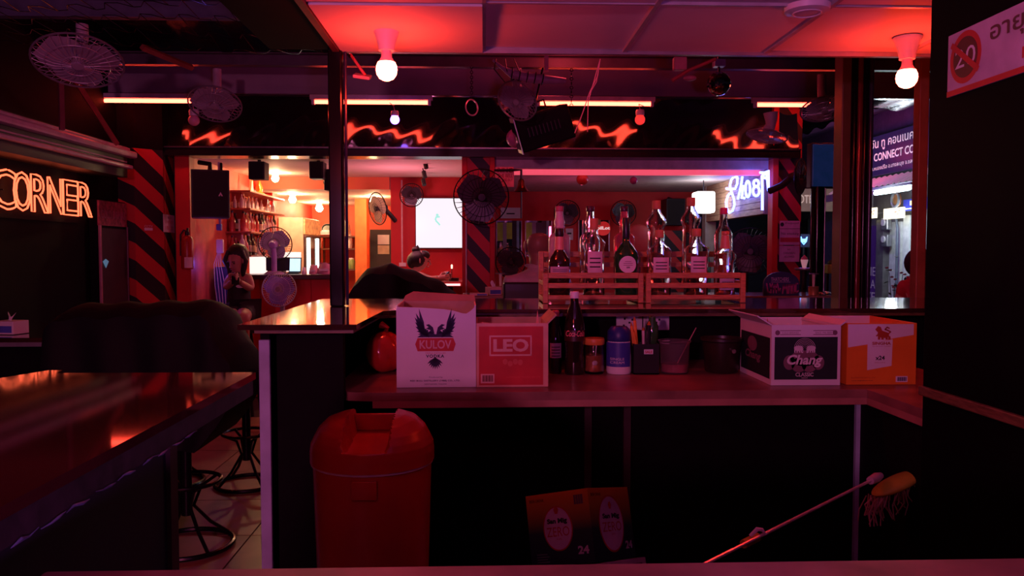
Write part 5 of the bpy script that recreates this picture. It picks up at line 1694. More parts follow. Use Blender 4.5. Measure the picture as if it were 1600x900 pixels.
# ================================================================== REAR BAR
# bar counter with red front
x0, x1 = -2.3, -1.45
t = thing('rear_bar_counter', 'red fronted bar counter at the back, with dark top', 'bar counter', (-1.9, 8.2, 0))
B().b2((wx(362, 8.05) + 1.9, -0.2, 1.19), (wx(529, 8.05) + 1.9, 0.28, 1.235), 0.005).build('counter_top', mat('rear_top', (0.06, 0.02, 0.02), 0.3), t)
for k in range(4):
    xa = wx(366 + 40 * k, 8.1) + 1.9
    xb = wx(405 + 40 * k, 8.1) + 1.9
    B().b2((xa, -0.1, 0), (xb, -0.08, 1.19)).build('front_panel', M_red, t)
B().b2((wx(366, 8.1) + 1.9, -0.08, 0), (wx(526, 8.1) + 1.9, 0.2, 1.19)).build('body', M_red, t)

# speakers
def speaker(label, u0, v0, u1, v1, Y, d, mounts, rz=0, logo=False):
    p0, p1 = at(u0, v1, Y), at(u1, v0, Y)
    c = (p0 + p1) / 2
    w, h = p1.x - p0.x, p1.z - p0.z
    t = thing('loudspeaker', label, 'loudspeaker', (c.x, Y, p0.z), rz, 'black loudspeakers of the rear bar')
    B().b2((-w / 2, 0, 0), (w / 2, d, h), 0.008).build('cabinet', M_black, t)
    B().b2((-w / 2 + 0.012, -0.008, 0.012), (w / 2 - 0.012, 0.002, h - 0.012), 0.004).build('grille', mat('grille_black', (0.008, 0.008, 0.009), 0.7), t)
    if logo:
        b = B()
        b.prism([(0, 0), (0.012, 0), (0.018, 0.014), (0.024, 0), (0.036, 0), (0.018, 0.034)], (w * 0.2, -0.009, h * 0.45), (1, 0, 0), (0, 0, 1), (0, -1, 0), 0, 0.002)
        b.build('logo', M_paper, t)
    for pts, r in mounts:
        B().tube([(a * w, bb, c_ * h) for a, bb, c_ in pts], r, 8).build('bracket', M_black, t)
    return t


speaker('large black loudspeaker hanging by the left pilaster', 301, 265, 357, 340, 6.75, 0.3, [(((0, 0.2, 1.0), (0, 0.25, 1.18), (-0.3, 0.3, 1.22)), 0.02), (((0.3, 0.2, 1.0), (0.3, 0.25, 1.2)), 0.012)], R(19), True)
speaker('small black loudspeaker left of the front warm bulb', 388, 252, 413, 280, 7.2, 0.16, [(((0, 0.1, 1.0), (0, 0.1, 1.2)), 0.015)])
speaker('small black loudspeaker right of the front warm bulb', 483, 252, 505, 279, 7.25, 0.16, [(((0, 0.1, 1.0), (0, 0.1, 1.2)), 0.015)])
speaker('small dark loudspeaker half hidden by the steel post', 506, 264, 524, 297, 7.4, 0.14, [(((-0.6, 0.05, 0.35), (0, 0.05, 0.45)), 0.02), (((0, 0.1, 1.0), (0, 0.1, 1.35)), 0.012)])
speaker('tall dark loudspeaker on the pool room back wall', 1041, 310, 1071, 352, 9.4, 0.3, [(((0, 0.2, 1.0), (0, 0.39, 1.1)), 0.015)])

# track spots
t = thing('track_spot', 'three small black spotlights on a drop rail before the television', 'spotlight', at(664, 246, 7.6))
z = 0
p = at(664, 246, 7.6)
for k, (u, v) in enumerate(((664, 258), (662, 273), (661, 285))):
    c = at(u, v, 7.6 + 0.35 * k) - p
    B().cyl(c + Vector((0, 0, 0.03)), c + Vector((0.015, -0.03, -0.03)), 0.022, n=12).build('lamp_can', M_black, t, True)
    B().tube([c + Vector((0, 0, 0.03)), c + Vector((-0.01, 0.02, 2.285 - (p + c).z))], 0.006, 5).build('stem', M_black, t)

# television
Y = 8.86
a0, a1 = at(649, 388.5, Y), at(727, 309, Y)
t = thing('television', 'bright television with a white picture on the red wall', 'television', (a0.x, Y, a0.z))
W_, H_ = a1.x - a0.x, a1.z - a0.z
B().b2((0, 0, 0), (W_, 0.05, H_), 0.004).build('case', M_black, t)
B().b2((0.008, -0.003, 0.010), (W_ - 0.008, 0.001, H_ - 0.008)).build('screen', mat('lit_screen', (0.02, 0.02, 0.02), 0.3, emit=(1.0, 0.90, 0.98), es=1.0), t)
F = Face((0, -0.003, 0), (W_, 0, 0), (0, 0, H_), (0, -1, 0), t)
E_teal = mat('screen_teal', (0.02, 0.03, 0.03), 0.4, emit=(0.42, 0.95, 0.85), es=0.9)
F.ell(0.44, 0.66, 0.028, 0.028, E_teal, 0.001, 'screen_logo', n=16)
b = B()
stroke(b, F, [(0.48, 0.625), (0.42, 0.62), (0.405, 0.58), (0.42, 0.54), (0.46, 0.50), (0.485, 0.47)], 0.018, 0.001)
b.build('screen_logo', E_teal, t)
B().b2((W_ * 0.3, 0.05, H_ * 0.3), (W_ * 0.7, 0.14, H_ * 0.7)).build('wall_mount', M_black, t)

# wall conduit and socket on the red wall
t = thing('wall_conduit', 'white cable conduit running down the red wall to a socket', 'conduit', (wx(628.5, 8.99), 8.99, wz(412, 8.99)))
B().b2((-0.008, -0.012, 0), (0.008, 0, wz(282, 8.99) - wz(412, 8.99))).build('pipe', mat('conduit_white', (0.7, 0.5, 0.5), 0.5), t)
B().b2((-0.035, -0.016, -0.03), (0.045, 0, 0.012), 0.003).build('socket_plate', M_white, t)

# table with light strip
t = thing('lit_table', 'narrow wall table with a glowing pink edge strip below the television', 'table', (-0.55, 8.35, 0))
zt = wz(440, 8.0)
B().b2((-0.1, -0.3, zt - 0.05), (0.53, 0.62, zt), 0.004).build('table_top', mat('table_red', (0.5, 0.05, 0.06), 0.4), t)
xl = wx(664, 8.05) + 0.55
xr = wx(719, 8.05) + 0.55
B().b2((xl, -0.312, zt - 0.042), (xr, -0.300, zt - 0.022)).build('light_strip', mat('lit_pink_strip', (1, 0.7, 0.7), 0.5, emit=(1.0, 0.42, 0.42), es=2.2), t)
B().b2((0.15, 0.1, 0), (0.22, 0.2, zt - 0.05)).build('leg', M_black, t)
p = at(709, 423, 8.2)
t = thing('ashtray', 'dark ashtray with a small stand on the lit table', 'ashtray', (p.x, 8.2, zt + 0.001))
B().lathe([(0, 0), (0.05, 0), (0.055, 0.03), (0.045, 0.03), (0.04, 0.012), (0, 0.01)]).build('tray', M_black, t, True)
B().cyl((-0.02, 0, 0.012), (-0.02, 0, 0.13), 0.004, n=6).build('rod', M_black, t)
B().lathe([(0, 0.13), (0.008, 0.125), (0.01, 0.16), (0, 0.17)], (-0.02, 0, 0)).build('candle_glass', mat('lit_candle', (1, 0.8, 0.6), 0.3, emit=(1, 0.75, 0.5), es=2), t, True)

# fire extinguisher
p = at(305, 420, 7.05)
t = thing('fire_extinguisher', 'red fire extinguisher hung on the red pilaster', 'fire extinguisher', (p.x - 0.02, 7.02 + 0.06, p.z))
k = px(1, 7.05)
t.location.y = 6.93
B().lathe([(0, 0), (8.5 * k, 0), (9 * k, 2 * k), (9 * k, 42 * k), (7 * k, 48 * k), (3 * k, 51 * k), (0, 51 * k)]).build('cylinder', mat('extinguisher_red', (0.4, 0.03, 0.02), 0.3), t, True)
B().lathe([(3 * k, 50 * k), (3.5 * k, 56 * k), (0, 57 * k)]).build('valve', M_black, t, True)
B().tube([(0, 0, 56 * k), (-5 * k, 0, 59 * k), (-10 * k, 0, 52 * k), (-9.5 * k, -0.01, 20 * k)], 1.4 * k, 6).build('hose', M_black, t, True)
B().b2((-1 * k, -0.002, 54 * k), (2 * k, 0.012, 62 * k)).build('handle', M_black, t)
label_patch(t, 9.2 * k, 2 * k, 18 * k, M_paper, 40, rot=-60)

# blue-lit cable tangle with router
p = at(333, 387, 7.3)
t = thing('router', 'blue-lit white box with hanging cables beside the seated woman', 'router', p)
t.location.y = 7.5
B().b2((-0.035, -0.02, -0.05), (0.03, 0.02, 0.08), 0.01).build('box', M_white, t)
B().b2((-0.03, -0.02, 0.16), (0.015, 0.02, 0.22), 0.006).build('plug_box', M_blue, t)
B().cyl((-0.0, 0.0, 0.22), (0.0, 0.0, 2.29 - p.z), 0.012, n=8).build('conduit', mat('conduit_violet', (0.35, 0.3, 0.6), 0.5), t)
for k in range(4):
    a = 0.02 * k
    B().tube([(-0.02 + a * 0.5, -0.02, -0.05), (-0.05 + a, -0.03, -0.15), (-0.045 + a * 1.5, -0.03, -0.35), (-0.02 + a * 1.2, -0.03, -0.55), (0.0 + a * 2, -0.02, -0.62)], 0.003, 5).build('cable', M_white, t)
light('router_glow', 'POINT', (p.x, 7.25, p.z - 0.15), 0.7, (0.16, 0.1, 1.0), 0.05)
t = thing('blue_cabinet', 'low dark cabinet under the blue-lit cables', 'cabinet', (wx(333, 7.45), 7.42, 0))
B().b2((-0.02, 0, 0), (0.16, 0.22, 1.32), 0.004).build('body', mat('cabinet_navy', (0.05, 0.05, 0.2), 0.5), t)
B().b2((-0.01, -0.01, 0.7), (0.15, 0.0, 1.22)).build('door', mat('cabinet_navy_door', (0.06, 0.06, 0.25), 0.4), t)
t.location.y = 7.56

# bottle shelves on the left wall
M_sh = mat('shelf_red', (0.45, 0.10, 0.06), 0.4)
bcols = [('clear', mat('back_clear', (0.85, 0.65, 0.55), 0.1, coat=0.5)), ('red', mat('back_red', (0.55, 0.08, 0.06), 0.15, coat=0.5)), ('amber', mat('back_amber', (0.55, 0.22, 0.06), 0.12, coat=0.5)),
         ('green', mat('back_green', (0.08, 0.16, 0.07), 0.12, coat=0.5)), ('pink', mat('back_pink', (0.75, 0.3, 0.32), 0.2, coat=0.3)), ('dark', mat('back_dark', (0.05, 0.03, 0.03), 0.1, coat=0.5)), ('white', mat('back_white', (0.8, 0.72, 0.66), 0.3))]
caps = [mat('cap_gold', (0.6, 0.4, 0.12), 0.3, 0.5), mat('cap_black', (0.03, 0.03, 0.03), 0.3), mat('cap_red', (0.5, 0.05, 0.05), 0.3), mat('cap_white', (0.8, 0.75, 0.7), 0.4)]
# bottle prototypes by colour
protos = {}
for i, (cn, m) in enumerate(bcols):
    h = 0.19 + 0.012 * (i % 4)
    r = 0.028 + 0.003 * (i % 3)
    g = B().lathe([(0, 0), (r, 0), (r, h * 0.55), (r * 0.8, h * 0.64), (r * 0.4, h * 0.74), (r * 0.36, h * 0.92), (0, h * 0.92)], n=14).mesh('glass', True)
    g.materials.append(m)
    c_ = B().lathe([(r * 0.42, h * 0.90), (r * 0.42, h), (0, h)], n=12).mesh('cap', True)
    c_.materials.append(caps[i % 4])
    l_ = B().lathe([(r * 1.03, h * 0.15), (r * 1.03, h * 0.45)], n=12).mesh('label', True)
    l_.materials.append([M_paper, mat('label_red2', (0.6, 0.1, 0.08), 0.6), mat('label_cream', (0.7, 0.6, 0.4), 0.6)][i % 3])
    protos[cn] = (g, c_, l_)
shn = {1.43: 'lowest', 1.665: 'middle', 1.895: 'upper', 2.07: 'topmost'}
random.seed(21)
for z in (1.43, 1.665, 1.895, 2.07):
    ya, yb = (8.0, 9.35)
    t = thing('wall_shelf', '%s red shelf board on the left wall of the rear bar' % shn[z], 'shelf', (-2.43, (ya + yb) / 2, z), 0, 'bottle shelves of the rear bar')
    B().b2((-0.12, -(yb - ya) / 2, -0.018), (0.13, (yb - ya) / 2, 0), 0.002).build('board', M_sh, t)
    for sy in (-0.45, 0.45):
        B().b2((-0.12, sy - 0.01, -0.10), (0.0, sy + 0.01, -0.018)).build('bracket', M_sh, t)
    if z > 2:
        continue
    y = ya + 0.06
    while y < yb - 0.04:
        for xo in (-2.50, -2.40):
            if z > 1.8 and random.random() < 0.35:
                continue
            cn = random.choice([k for k in protos]) if z < 1.8 else random.choice(['white', 'amber', 'clear'])
            b_ = thing('back_bar_bottle', '%s bottle on the %s rear bar shelf, %s row, %s' % (cn, shn[z], 'rear' if xo < -2.45 else 'front', 'near end' if y < 8.4 else ('middle' if y < 8.9 else 'far end')), 'bottle', (xo + random.uniform(-.01, .01), y + random.uniform(-.012, .012), z + 0.001), 0, 'bottles on the rear bar shelves')
            sc = (1.03 if z < 1.8 else 0.70) * random.uniform(0.88, 1.04)
            b_.scale = (sc, sc, sc)
            for me, nm in zip(protos[cn], ('glass', 'cap', 'label')):
                link(nm, me, b_)
        y += random.uniform(0.085, 0.11)
# figures on the top shelf
p = (-2.42, 8.75, 2.071)
t = thing('gold_ornament', 'gilded ornament on the topmost shelf near the ceiling', 'ornament', p)
B().lathe([(0, 0), (0.05, 0), (0.055, 0.02), (0.03, 0.04), (0.04, 0.08), (0.02, 0.13), (0.008, 0.19), (0, 0.2)], n=16).build('figure', mat('gold_paint', (0.8, 0.5, 0.1), 0.3, 0.6), t, True)
B().torus((0, 0, 0.1), (1, 0.3, 0), 0.06, 0.008, 24, 6).build('halo', mat('gold_paint'), t, True)
t = thing('standing_ornament', 'pale pointed ornament beside the gilded one on the topmost shelf', 'ornament', (-2.42, 8.45, 2.071))
B().prism([(-0.05, 0), (0.05, 0), (0.03, 0.08), (0.01, 0.19), (-0.02, 0.1)], (0, 0, 0), (0, 1, 0), (0, 0, 1), (1, 0, 0), -0.012, 0.012).build('figure', mat('cream_paint', (0.85, 0.6, 0.35), 0.4), t)

# cold store + drinks fridge at the back
t = thing('drinks_fridge', 'tall cream drinks fridge with a lit glass door at the back', 'fridge', (wx(452, 10.0), 10.0, 0))
zt_ = wz(340, 10.0)
xa, xb = wx(428, 10.0), wx(474, 10.0)
cx = wx(452, 10.0)
xa = max(xa, -2.54)
B().b2((xa - cx, 0, 0), (xb - cx, 1.0, zt_), 0.01).build('cabinet', mat('fridge_cream', (0.72, 0.60, 0.45), 0.5), t)
B().b2((xb - cx, 0.02, wz(366, 10.0)), (xb - cx + 0.02, 0.95, zt_ - 0.02)).build('header_panel', mat('fridge_head', (0.75, 0.55, 0.3), 0.4, noise=0.5, scale=20), t)
B().b2((xb - cx, 0.02, 0.2), (xb - cx + 0.03, 0.95, wz(367, 10.0)), 0.004).build('door', mat('door_dark_glass', (0.08, 0.05, 0.05), 0.1), t)
E_cool = mat('lit_cool_tube', (1, 1, 1), 0.4, emit=(0.75, 1.0, 0.95), es=3.5)
for yy in (0.10, 0.62):
    B().b2((xb - cx + 0.03, yy, 0.95), (xb - cx + 0.045, yy + 0.10, wz(372, 10.2))).build('light_bar', E_cool, t)

# back shelf with kitchen things
t = thing('kitchen_shelf', 'two-board kitchen shelf at the back right of the fridge', 'shelf', (wx(535, 11.6), 11.6, 0))
for v in (369, 388, 420):
    z = wz(v, 11.6)
    B().b2((-0.35, -0.15, z - 0.02), (0.32, 0.4, z)).build('board', mat('shelf_brown', (0.12, 0.04, 0.02), 0.5), t)
for sx in (-0.34, 0.30):
    B().b2((sx, 0.3, 0), (sx + 0.03, 0.34, wz(360, 11.6))).build('upright', mat('shelf_brown'), t)
z = wz(369, 11.6)
for u, lb, m, rr in ((512, 'dark frying pan leaning on the kitchen shelf', M_black, 0.085),):
    p_ = thing('frying_pan', lb, 'pan', (wx(u, 11.55), 11.55, z + 0.001))
    q = Vector((0.2, -1, 0.35)).normalized().to_track_quat('Z', 'Y').to_matrix().to_4x4()
    B(Matrix.Translation((0, 0, rr)) @ q).lathe([(0, 0), (rr * 0.8, 0), (rr, 0.03), (rr * 0.96, 0.03), (rr * 0.78, 0.006), (0, 0.006)]).build('dish', m, p_, True)
    B().tube([(rr * 0.8, 0, rr * 1.2), (rr * 2.0, 0.02, rr * 0.9)], 0.01, 6).build('handle', m, p_)
for i, (u, v, w, h, m, lb) in enumerate(((510, 369, 0.22, 0.07, mat('pink_basin', (0.75, 0.3, 0.32), 0.4), 'pink basin on the top kitchen shelf'), (524, 388, 0.08, 0.16, M_white, 'white jug on the middle kitchen shelf'),
                                         (545, 388, 0.10, 0.22, mat('pack_white', (0.8, 0.75, 0.65), 0.5), 'white packet right of the steel post on the kitchen shelf'), (549, 420, 0.12, 0.14, mat('pack_green', (0.25, 0.35, 0.1), 0.5), 'green packet low on the kitchen shelf'),
                                         (540, 369, 0.14, 0.2, mat('pack_cream', (0.8, 0.65, 0.4), 0.5), 'cream bottles pack on the top kitchen shelf'))):
    p_ = thing('kitchen_item', lb, 'container', (wx(u, 11.5), 11.52, wz(v, 11.6) + 0.001))
    B().lathe([(0, 0), (w * 0.42, 0), (w * 0.5, h * 0.2), (w * 0.46, h * 0.8), (w * 0.3, h), (0, h)], n=18).build('body', m, p_, True)
    B().lathe([(w * 0.31, h * 0.98), (w * 0.31, h * 1.12), (0, h * 1.12)], n=14).build('lid', M_paper, p_, True)

# things on the rear bar counter
zc = 1.237
t = thing('cash_register', 'black till monitor on the rear bar counter', 'monitor', (wx(433, 8.3), 8.35, zc))
B().b2((-0.13, 0, 0.03), (0.11, 0.05, 0.17), 0.006).build('screen_case', M_black, t)
B().b2((-0.06, -0.03, 0), (0.06, 0.08, 0.03), 0.004).build('foot', M_black, t)
t = thing('laptop', 'small open laptop with a glowing pale blue screen', 'laptop', (wx(460, 8.25), 8.25, zc))
B().b2((-0.06, -0.08, 0.001), (0.06, 0.02, 0.014), 0.003).build('base', M_black, t)
B().box((0, 0.03, 0.09), (0.125, 0.008, 0.155), Euler((R(-10), 0, 0))).build('lid', M_black, t)
B().box((0, 0.0245, 0.092), (0.108, 0.003, 0.132), Euler((R(-10), 0, 0))).build('screen', mat('lit_blue_screen', (0.6, 0.9, 1), 0.4, emit=(0.5, 0.85, 1.0), es=1.2), t)
t = thing('light_sign', 'glowing white panel behind the till monitor', 'light box', (wx(452, 8.7), 8.7, 0))
B().b2((-0.13, 0, 1.25), (0.12, 0.03, 1.46), 0.003).build('panel', mat('lit_pale_panel', (1, 0.9, 0.85), 0.4, emit=(1.0, 0.82, 0.75), es=1.2), t)
B().b2((-0.02, 0.03, 0), (0.02, 0.06, 1.3)).build('post', M_black, t)
t = thing('light_sign', 'glowing white panel behind the seated woman', 'light box', (wx(397, 8.6), 8.6, 0))
B().b2((-0.05, 0, 1.22), (0.13, 0.03, 1.42), 0.003).build('panel', mat('lit_pale_panel'), t)
B().b2((-0.02, 0.03, 0), (0.02, 0.06, 1.3)).build('post', M_black, t)
for i, (u, w, h, m, lb) in enumerate(((490, 0.10, 0.09, mat('pink_packet', (0.7, 0.35, 0.4), 0.6), 'pink packet lying at the right end of the rear counter'), (508, 0.16, 0.11, mat('mauve_packet', (0.5, 0.22, 0.3), 0.6), 'mauve bag on the right end of the rear counter'), (475, 0.05, 0.07, M_white, 'white cup beside the laptop'))):
    p_ = thing('counter_packet', lb, 'packet', (wx(u, 8.15), 8.15, zc))
    b = B()
    b.grid(lambda a, v: (w * 0.5 * math.cos(2 * math.pi * a) * (1 - 0.35 * v ** 2), 0.05 * math.sin(2 * math.pi * a) * (1 - 0.6 * v ** 2), h * v * (1 + 0.1 * math.sin(6 * math.pi * a))), 18, 6)
    b.build('wrapper', m, p_, True)
    B().b2((-w * 0.3, -0.052, h * 0.3), (w * 0.25, -0.044, h * 0.5)).build('label', M_paper, p_)

# ================================================================== POOL ROOM
E_blue = mat('blue_white_neon', (0.8, 0.85, 1), 0.4, emit=(0.10, 0.15, 1.0), es=8)
XS = 2.46
base = at_x(1160, 300, XS)
t = thing('neon_script', 'blue-white neon script sign on the wooden boards', 'neon sign', base)
k = 1 / 9.47


def ell(cx, cy, a, b_, n=18):
    return [(cx + a * math.cos(2 * math.pi * i / n), cy + b_ * math.sin(2 * math.pi * i / n)) for i in range(n + 1)]


letters = [
    [[(305, 258), (250, 248), (212, 300), (195, 380), (215, 470), (250, 560), (262, 660), (235, 750), (185, 780), (148, 720), (140, 620), (165, 530), (190, 500)], [(145, 422), (205, 432), (272, 425), (302, 350), (308, 262)]],
    [[(378, 245), (355, 400), (312, 578)], [(345, 430), (388, 385), (380, 470), (368, 560), (408, 565)]],
    [ell(458, 430, 34, 118)],
    [ell(582, 345, 38, 48), ell(582, 460, 46, 72)],
    [[(645, 185), (700, 190), (762, 160), (764, 455)], [(668, 235), (674, 400), (674, 742)], [(668, 240), (700, 210), (735, 205), (750, 300), (762, 440)], [(690, 260), (740, 270)]],
]
for L_ in letters:
    b = B()
    for pl_ in L_:
        b.tube([at_x(1120 + x * k, 250 + y * k, XS) - base for x, y in pl_], 0.0125, 8)
    b.build('letter', E_blue, t, True)
for y_ in (-0.5, 0.0, 0.5):
    B().cyl((0, y_, 0.0), (0.05, y_, 0.0), 0.006, n=6).build('standoff', M_grey, t)

# mirrors on the back wall
M_mir = mat('mirror', (0.8, 0.8, 0.82), 0.03, 1.0, noise=0.02)
for u0, u1, v0, v1, lb, m in ((776, 815, 345, 402, 'left mirror on the red wall showing green and dark bands', None), (821, 862, 345, 402, 'middle mirror on the red wall behind the bald man', None), (904, 952, 344, 402, 'right mirror on the red wall behind the rack bottles', None)):
    a0, a1 = at(u0, v1, 9.78), at(u1, v0, 9.78)
    t = thing('wall_mirror', lb, 'mirror', (a0.x, 9.775, a0.z), 0, 'mirrors in the pool room')
    w, h = a1.x - a0.x, a1.z - a0.z
    B().b2((0, 0, 0), (w, 0.02, h)).build('glass', M_mir, t)
    for sx in (0.0, w):
        B().b2((sx - 0.006, -0.006, 0), (sx + 0.006, 0.02, h)).build('frame_strip', M_grey, t)
    cols = [mat('band_green', (0.5, 0.75, 0.08), 0.6), mat('band_dark', (0.02, 0.03, 0.05), 0.4), mat('band_teal', (0.25, 0.5, 0.6), 0.4), mat('band_grey', (0.35, 0.3, 0.38), 0.5)]
    if u0 < 900:
        for i, (s0, s1, t0, t1, c) in enumerate(((0.02, 0.25, 0.45, 0.95, 0), (0.25, 0.4, 0.0, 0.95, 3), (0.40, 0.62, 0.5, 0.95, 0), (0.62, 0.8, 0.0, 1, 1), (0.8, 0.9, 0, 1, 2))):
            if u0 > 815 and i in (1, 2):
                c = 3 if i == 1 else 1
            B().b2((s0 * w, -0.004, t0 * h), (s1 * w, -0.001, t1 * h)).build('mirrored_band', cols[c], t)  # painted bands standing in for reflections of the lit greenery outside
p = at(943, 357, 9.74)
t = thing('round_sign', 'round red sign with white letters behind the corked bottle', 'sign', p)
r = px(11, 9.74)
B().cyl((0, 0, 0), (0, 0.02, 0), r, n=28).build('disc', mat('sign_red', (0.8, 0.06, 0.05), 0.4, emit=(0.8, 0.03, 0.03), es=0.35), t)
F = Face((-r, 0, -r), (2 * r, 0, 0), (0, 0, 2 * r), (0, -1, 0), t)
F.text('pilLot', 0.05, 0.35, 0.95, 0.65, mat('lit_white_print', (1, 1, 1), 0.5, emit=(1, 0.9, 0.9), es=0.6), 0.002, bold=0.03)
F.rect(-0.1, 0.75, 0.3, 1.15, mat('crest_gold', (0.6, 0.4, 0.1), 0.5), 0.002, 'crest')
p = at(889, 366, 9.77)
t = thing('wall_notice', 'pale paper notice on the red wall left of the round sign', 'notice', p)
B().b2((-0.04, 0, -0.07), (0.05, 0.004, 0.07)).build('sheet', M_paper, t)
B().b2((-0.02, -0.001, 0.0), (0.03, 0, 0.02)).build('print_line', M_ink, t)
# pale paper by fan at 797,335
p = at(799, 333, 9.5)
t = thing('wall_notice', 'pale paper notice below the bell', 'notice', p)
t.location.y = 9.78
B().b2((-0.12, 0, -0.05), (0.12, 0.004, 0.08)).build('sheet', M_paper, t)
B().b2((-0.05, -0.001, 0.0), (0.05, 0, 0.015)).build('print_line', M_ink, t)
# chevron panel
a0, a1 = at(1018, 404, 9.5), at(1086, 360, 9.5)
t = thing('chevron_panel', 'red and black diagonal striped low panel behind the right rack', 'panel', (a0.x, 9.55, 0))
B().b2((0, 0, 0), (a1.x - a0.x, 0.06, a1.z), 0.004).build('board', stripe_mat('chevron', 1.1, 0, 0.26, 0.35, (0.62, 0.03, 0.03), (0.012, 0.01, 0.012)), t)
# round red cushion chair backs
for u, lb in ((998, 'round red backed chair behind the green bottle'),):
    t = thing('round_chair', lb, 'chair', (wx(u, 8.6), 8.6, 0))
    zc_ = wz(375, 8.6)
    B().sphere((0, 0, zc_), 0.17, (1, 0.25, 1)).build('backrest', mat('chair_red', (0.4, 0.03, 0.03), 0.5), t, True)
    B().lathe([(0, 0.9), (0.17, 0.9), (0.18, 0.95), (0, 0.97)], (0, -0.15, 0)).build('seat', mat('chair_red'), t, True)
    for sx, sy in ((-.12, -.27), (.12, -.27), (-.12, -.03), (.12, -.03)):
        B().cyl((sx, sy, 0), (sx, sy, 0.91), 0.012, n=8).build('leg', M_black, t)
    B().cyl((0, 0, 0.93), (0, 0, zc_), 0.02, n=8).build('back_stem', M_black, t)
# green bottles seen through the opening
for i, u in enumerate((1104, 1109)):
    t = thing('green_beer_bottle', ['green bottle on the sill right of the rear clear bottles', 'second green bottle on the sill beside the first'][i], 'bottle', (wx(u, 8.9), 8.9 + 0.08 * i, 1.0), 0, 'green bottles on the sill')
    B().lathe([(0, 0), (0.035, 0), (0.035, 0.32), (0.014, 0.42), (0.013, 0.5), (0, 0.5)]).build('glass', mat('sill_green', (0.03, 0.2, 0.05), 0.15, coat=0.4), t, True)
    B().lathe([(0.016, 0.49), (0.016, 0.52), (0, 0.52)]).build('cap', caps[0], t, True)
t = thing('pool_sill', 'dark ledge that carries the green bottles', 'ledge', (2.35, 8.9, 0))
B().b2((-0.2, -0.15, 0.96), (0.18, 0.3, 0.999)).build('board', M_dark, t)
B().b2((-0.1, 0.0, 0), (0.0, 0.1, 0.96)).build('leg', M_dark, t)

# notices on the right striped pillar
Y = 6.985
a0, a1 = at(1217.5, 409, Y), at(1250, 345, Y)
t = thing('pillar_poster', 'pair of pink-lit printed notices on the right striped pillar', 'notice', (a0.x, Y, a0.z))
W_, H_ = a1.x - a0.x, a1.z - a0.z
M_pk = mat('poster_lilac', (0.62, 0.38, 0.75), 0.5)
B().b2((0, 0, 0), (W_, 0.004, H_ * 0.39)).build('lower_sheet', M_pk, t)
B().b2((0, 0, H_ * 0.41), (W_, 0.004, H_)).build('upper_sheet', M_pk, t)
F = Face((0, 0, 0), (W_, 0, 0), (0, 0, H_), (0, -1, 0), t)
F.rect(0.03, 0.48, 0.97, 0.59, mat('poster_red', (0.5, 0.03, 0.1), 0.5), 0.001)
F.text('NO', 0.4, 0.28, 0.55, 0.32, M_navy, 0.001)
F.text('CHILDREN', 0.2, 0.19, 0.78, 0.235, M_navy, 0.001)
F.text('ALLOWED', 0.25, 0.10, 0.75, 0.145, M_navy, 0.001)
F.text('ห้ามสูบบุหรี่', 0.27, 0.91, 0.95, 0.97, M_navy, 0.001)
F.text('No smoking', 0.08, 0.64, 0.95, 0.72, M_navy, 0.001)
F.ell(0.12, 0.91, 0.09, 0.05, M_navy, 0.001, 'no_smoking_mark')
F.rect(0.0, 0.80, 1.0, 0.81, M_navy, 0.001, 'rule_line')

# blue screen on a stand right of pillar
Y = 5.9
a0, a1 = at(1270, 291, Y), at(1310, 225, Y)
t = thing('blue_screen', 'dark blue smudged screen back on a black post', 'screen', ((a0.x + a1.x) / 2, Y, 0))
cx = (a0.x + a1.x) / 2
B().b2((a0.x - cx - 0.01, 0.02, a0.z - 0.01), (a1.x - cx + 0.01, 0.10, a1.z + 0.01), 0.006).build('case', M_black, t)
B().b2((a0.x - cx, 0.005, a0.z), (a1.x - cx, 0.02, a1.z), 0.003).build('panel', mat('screen_blue', (0.02, 0.06, 0.22), 0.3, noise=0.6, scale=14, emit=(0.01, 0.035, 0.14), es=0.25), t)
B().cyl((-0.03, 0.06, 0), (-0.03, 0.06, a0.z), 0.05, n=12).build('post', M_blackm, t, True)
B().cyl((0.02, 0.05, 0), (0.02, 0.05, a0.z), 0.008, n=8).build('side_cable', M_grey, t, True)

# table with sundae at the right yard
t = thing('yard_table', 'tall narrow dark table that carries the pink sundae cup', 'table', (wx(1257, 6.2), 6.2, 0))
zt_ = wz(419, 6.2)
B().lathe([(0, zt_ - 0.02), (0.06, zt_ - 0.02), (0.075, zt_ - 0.008), (0.075, zt_), (0, zt_)]).build('table_top', M_grey, t, True)
B().cyl((0, 0, 0), (0, 0, zt_ - 0.02), 0.018, n=10).build('leg', M_black, t)
t = thing('sundae_cup', 'pink sundae in a ribbed paper cup', 'cup', (wx(1257, 6.2), 6.2, zt_ + 0.001))
k_ = px(1, 6.2)
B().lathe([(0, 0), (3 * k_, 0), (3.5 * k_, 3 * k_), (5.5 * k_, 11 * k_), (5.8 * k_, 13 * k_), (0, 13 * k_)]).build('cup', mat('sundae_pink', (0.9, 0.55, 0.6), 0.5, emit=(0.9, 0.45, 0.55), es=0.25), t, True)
B().lathe([(5.5 * k_, 13 * k_), (4.5 * k_, 16 * k_), (2.5 * k_, 18 * k_), (0, 21 * k_)]).build('cream', mat('cream_pink', (0.8, 0.3, 0.45), 0.5), t, True)
t = thing('green_stool', 'lime green seat left of the thick right pillar', 'stool', (wx(1302, 7.2), 7.2, 0))
B().b2((-0.07, -0.05, wz(428, 7.2)), (0.06, 0.05, wz(413, 7.2)), 0.01).build('seat', mat('lime', (0.35, 0.5, 0.1), 0.5), t)
B().sphere((-0.005, 0, wz(411, 7.2)), 0.045, (1, 1, 0.7)).build('cushion', mat('dark_green', (0.05, 0.09, 0.03), 0.6), t, True)
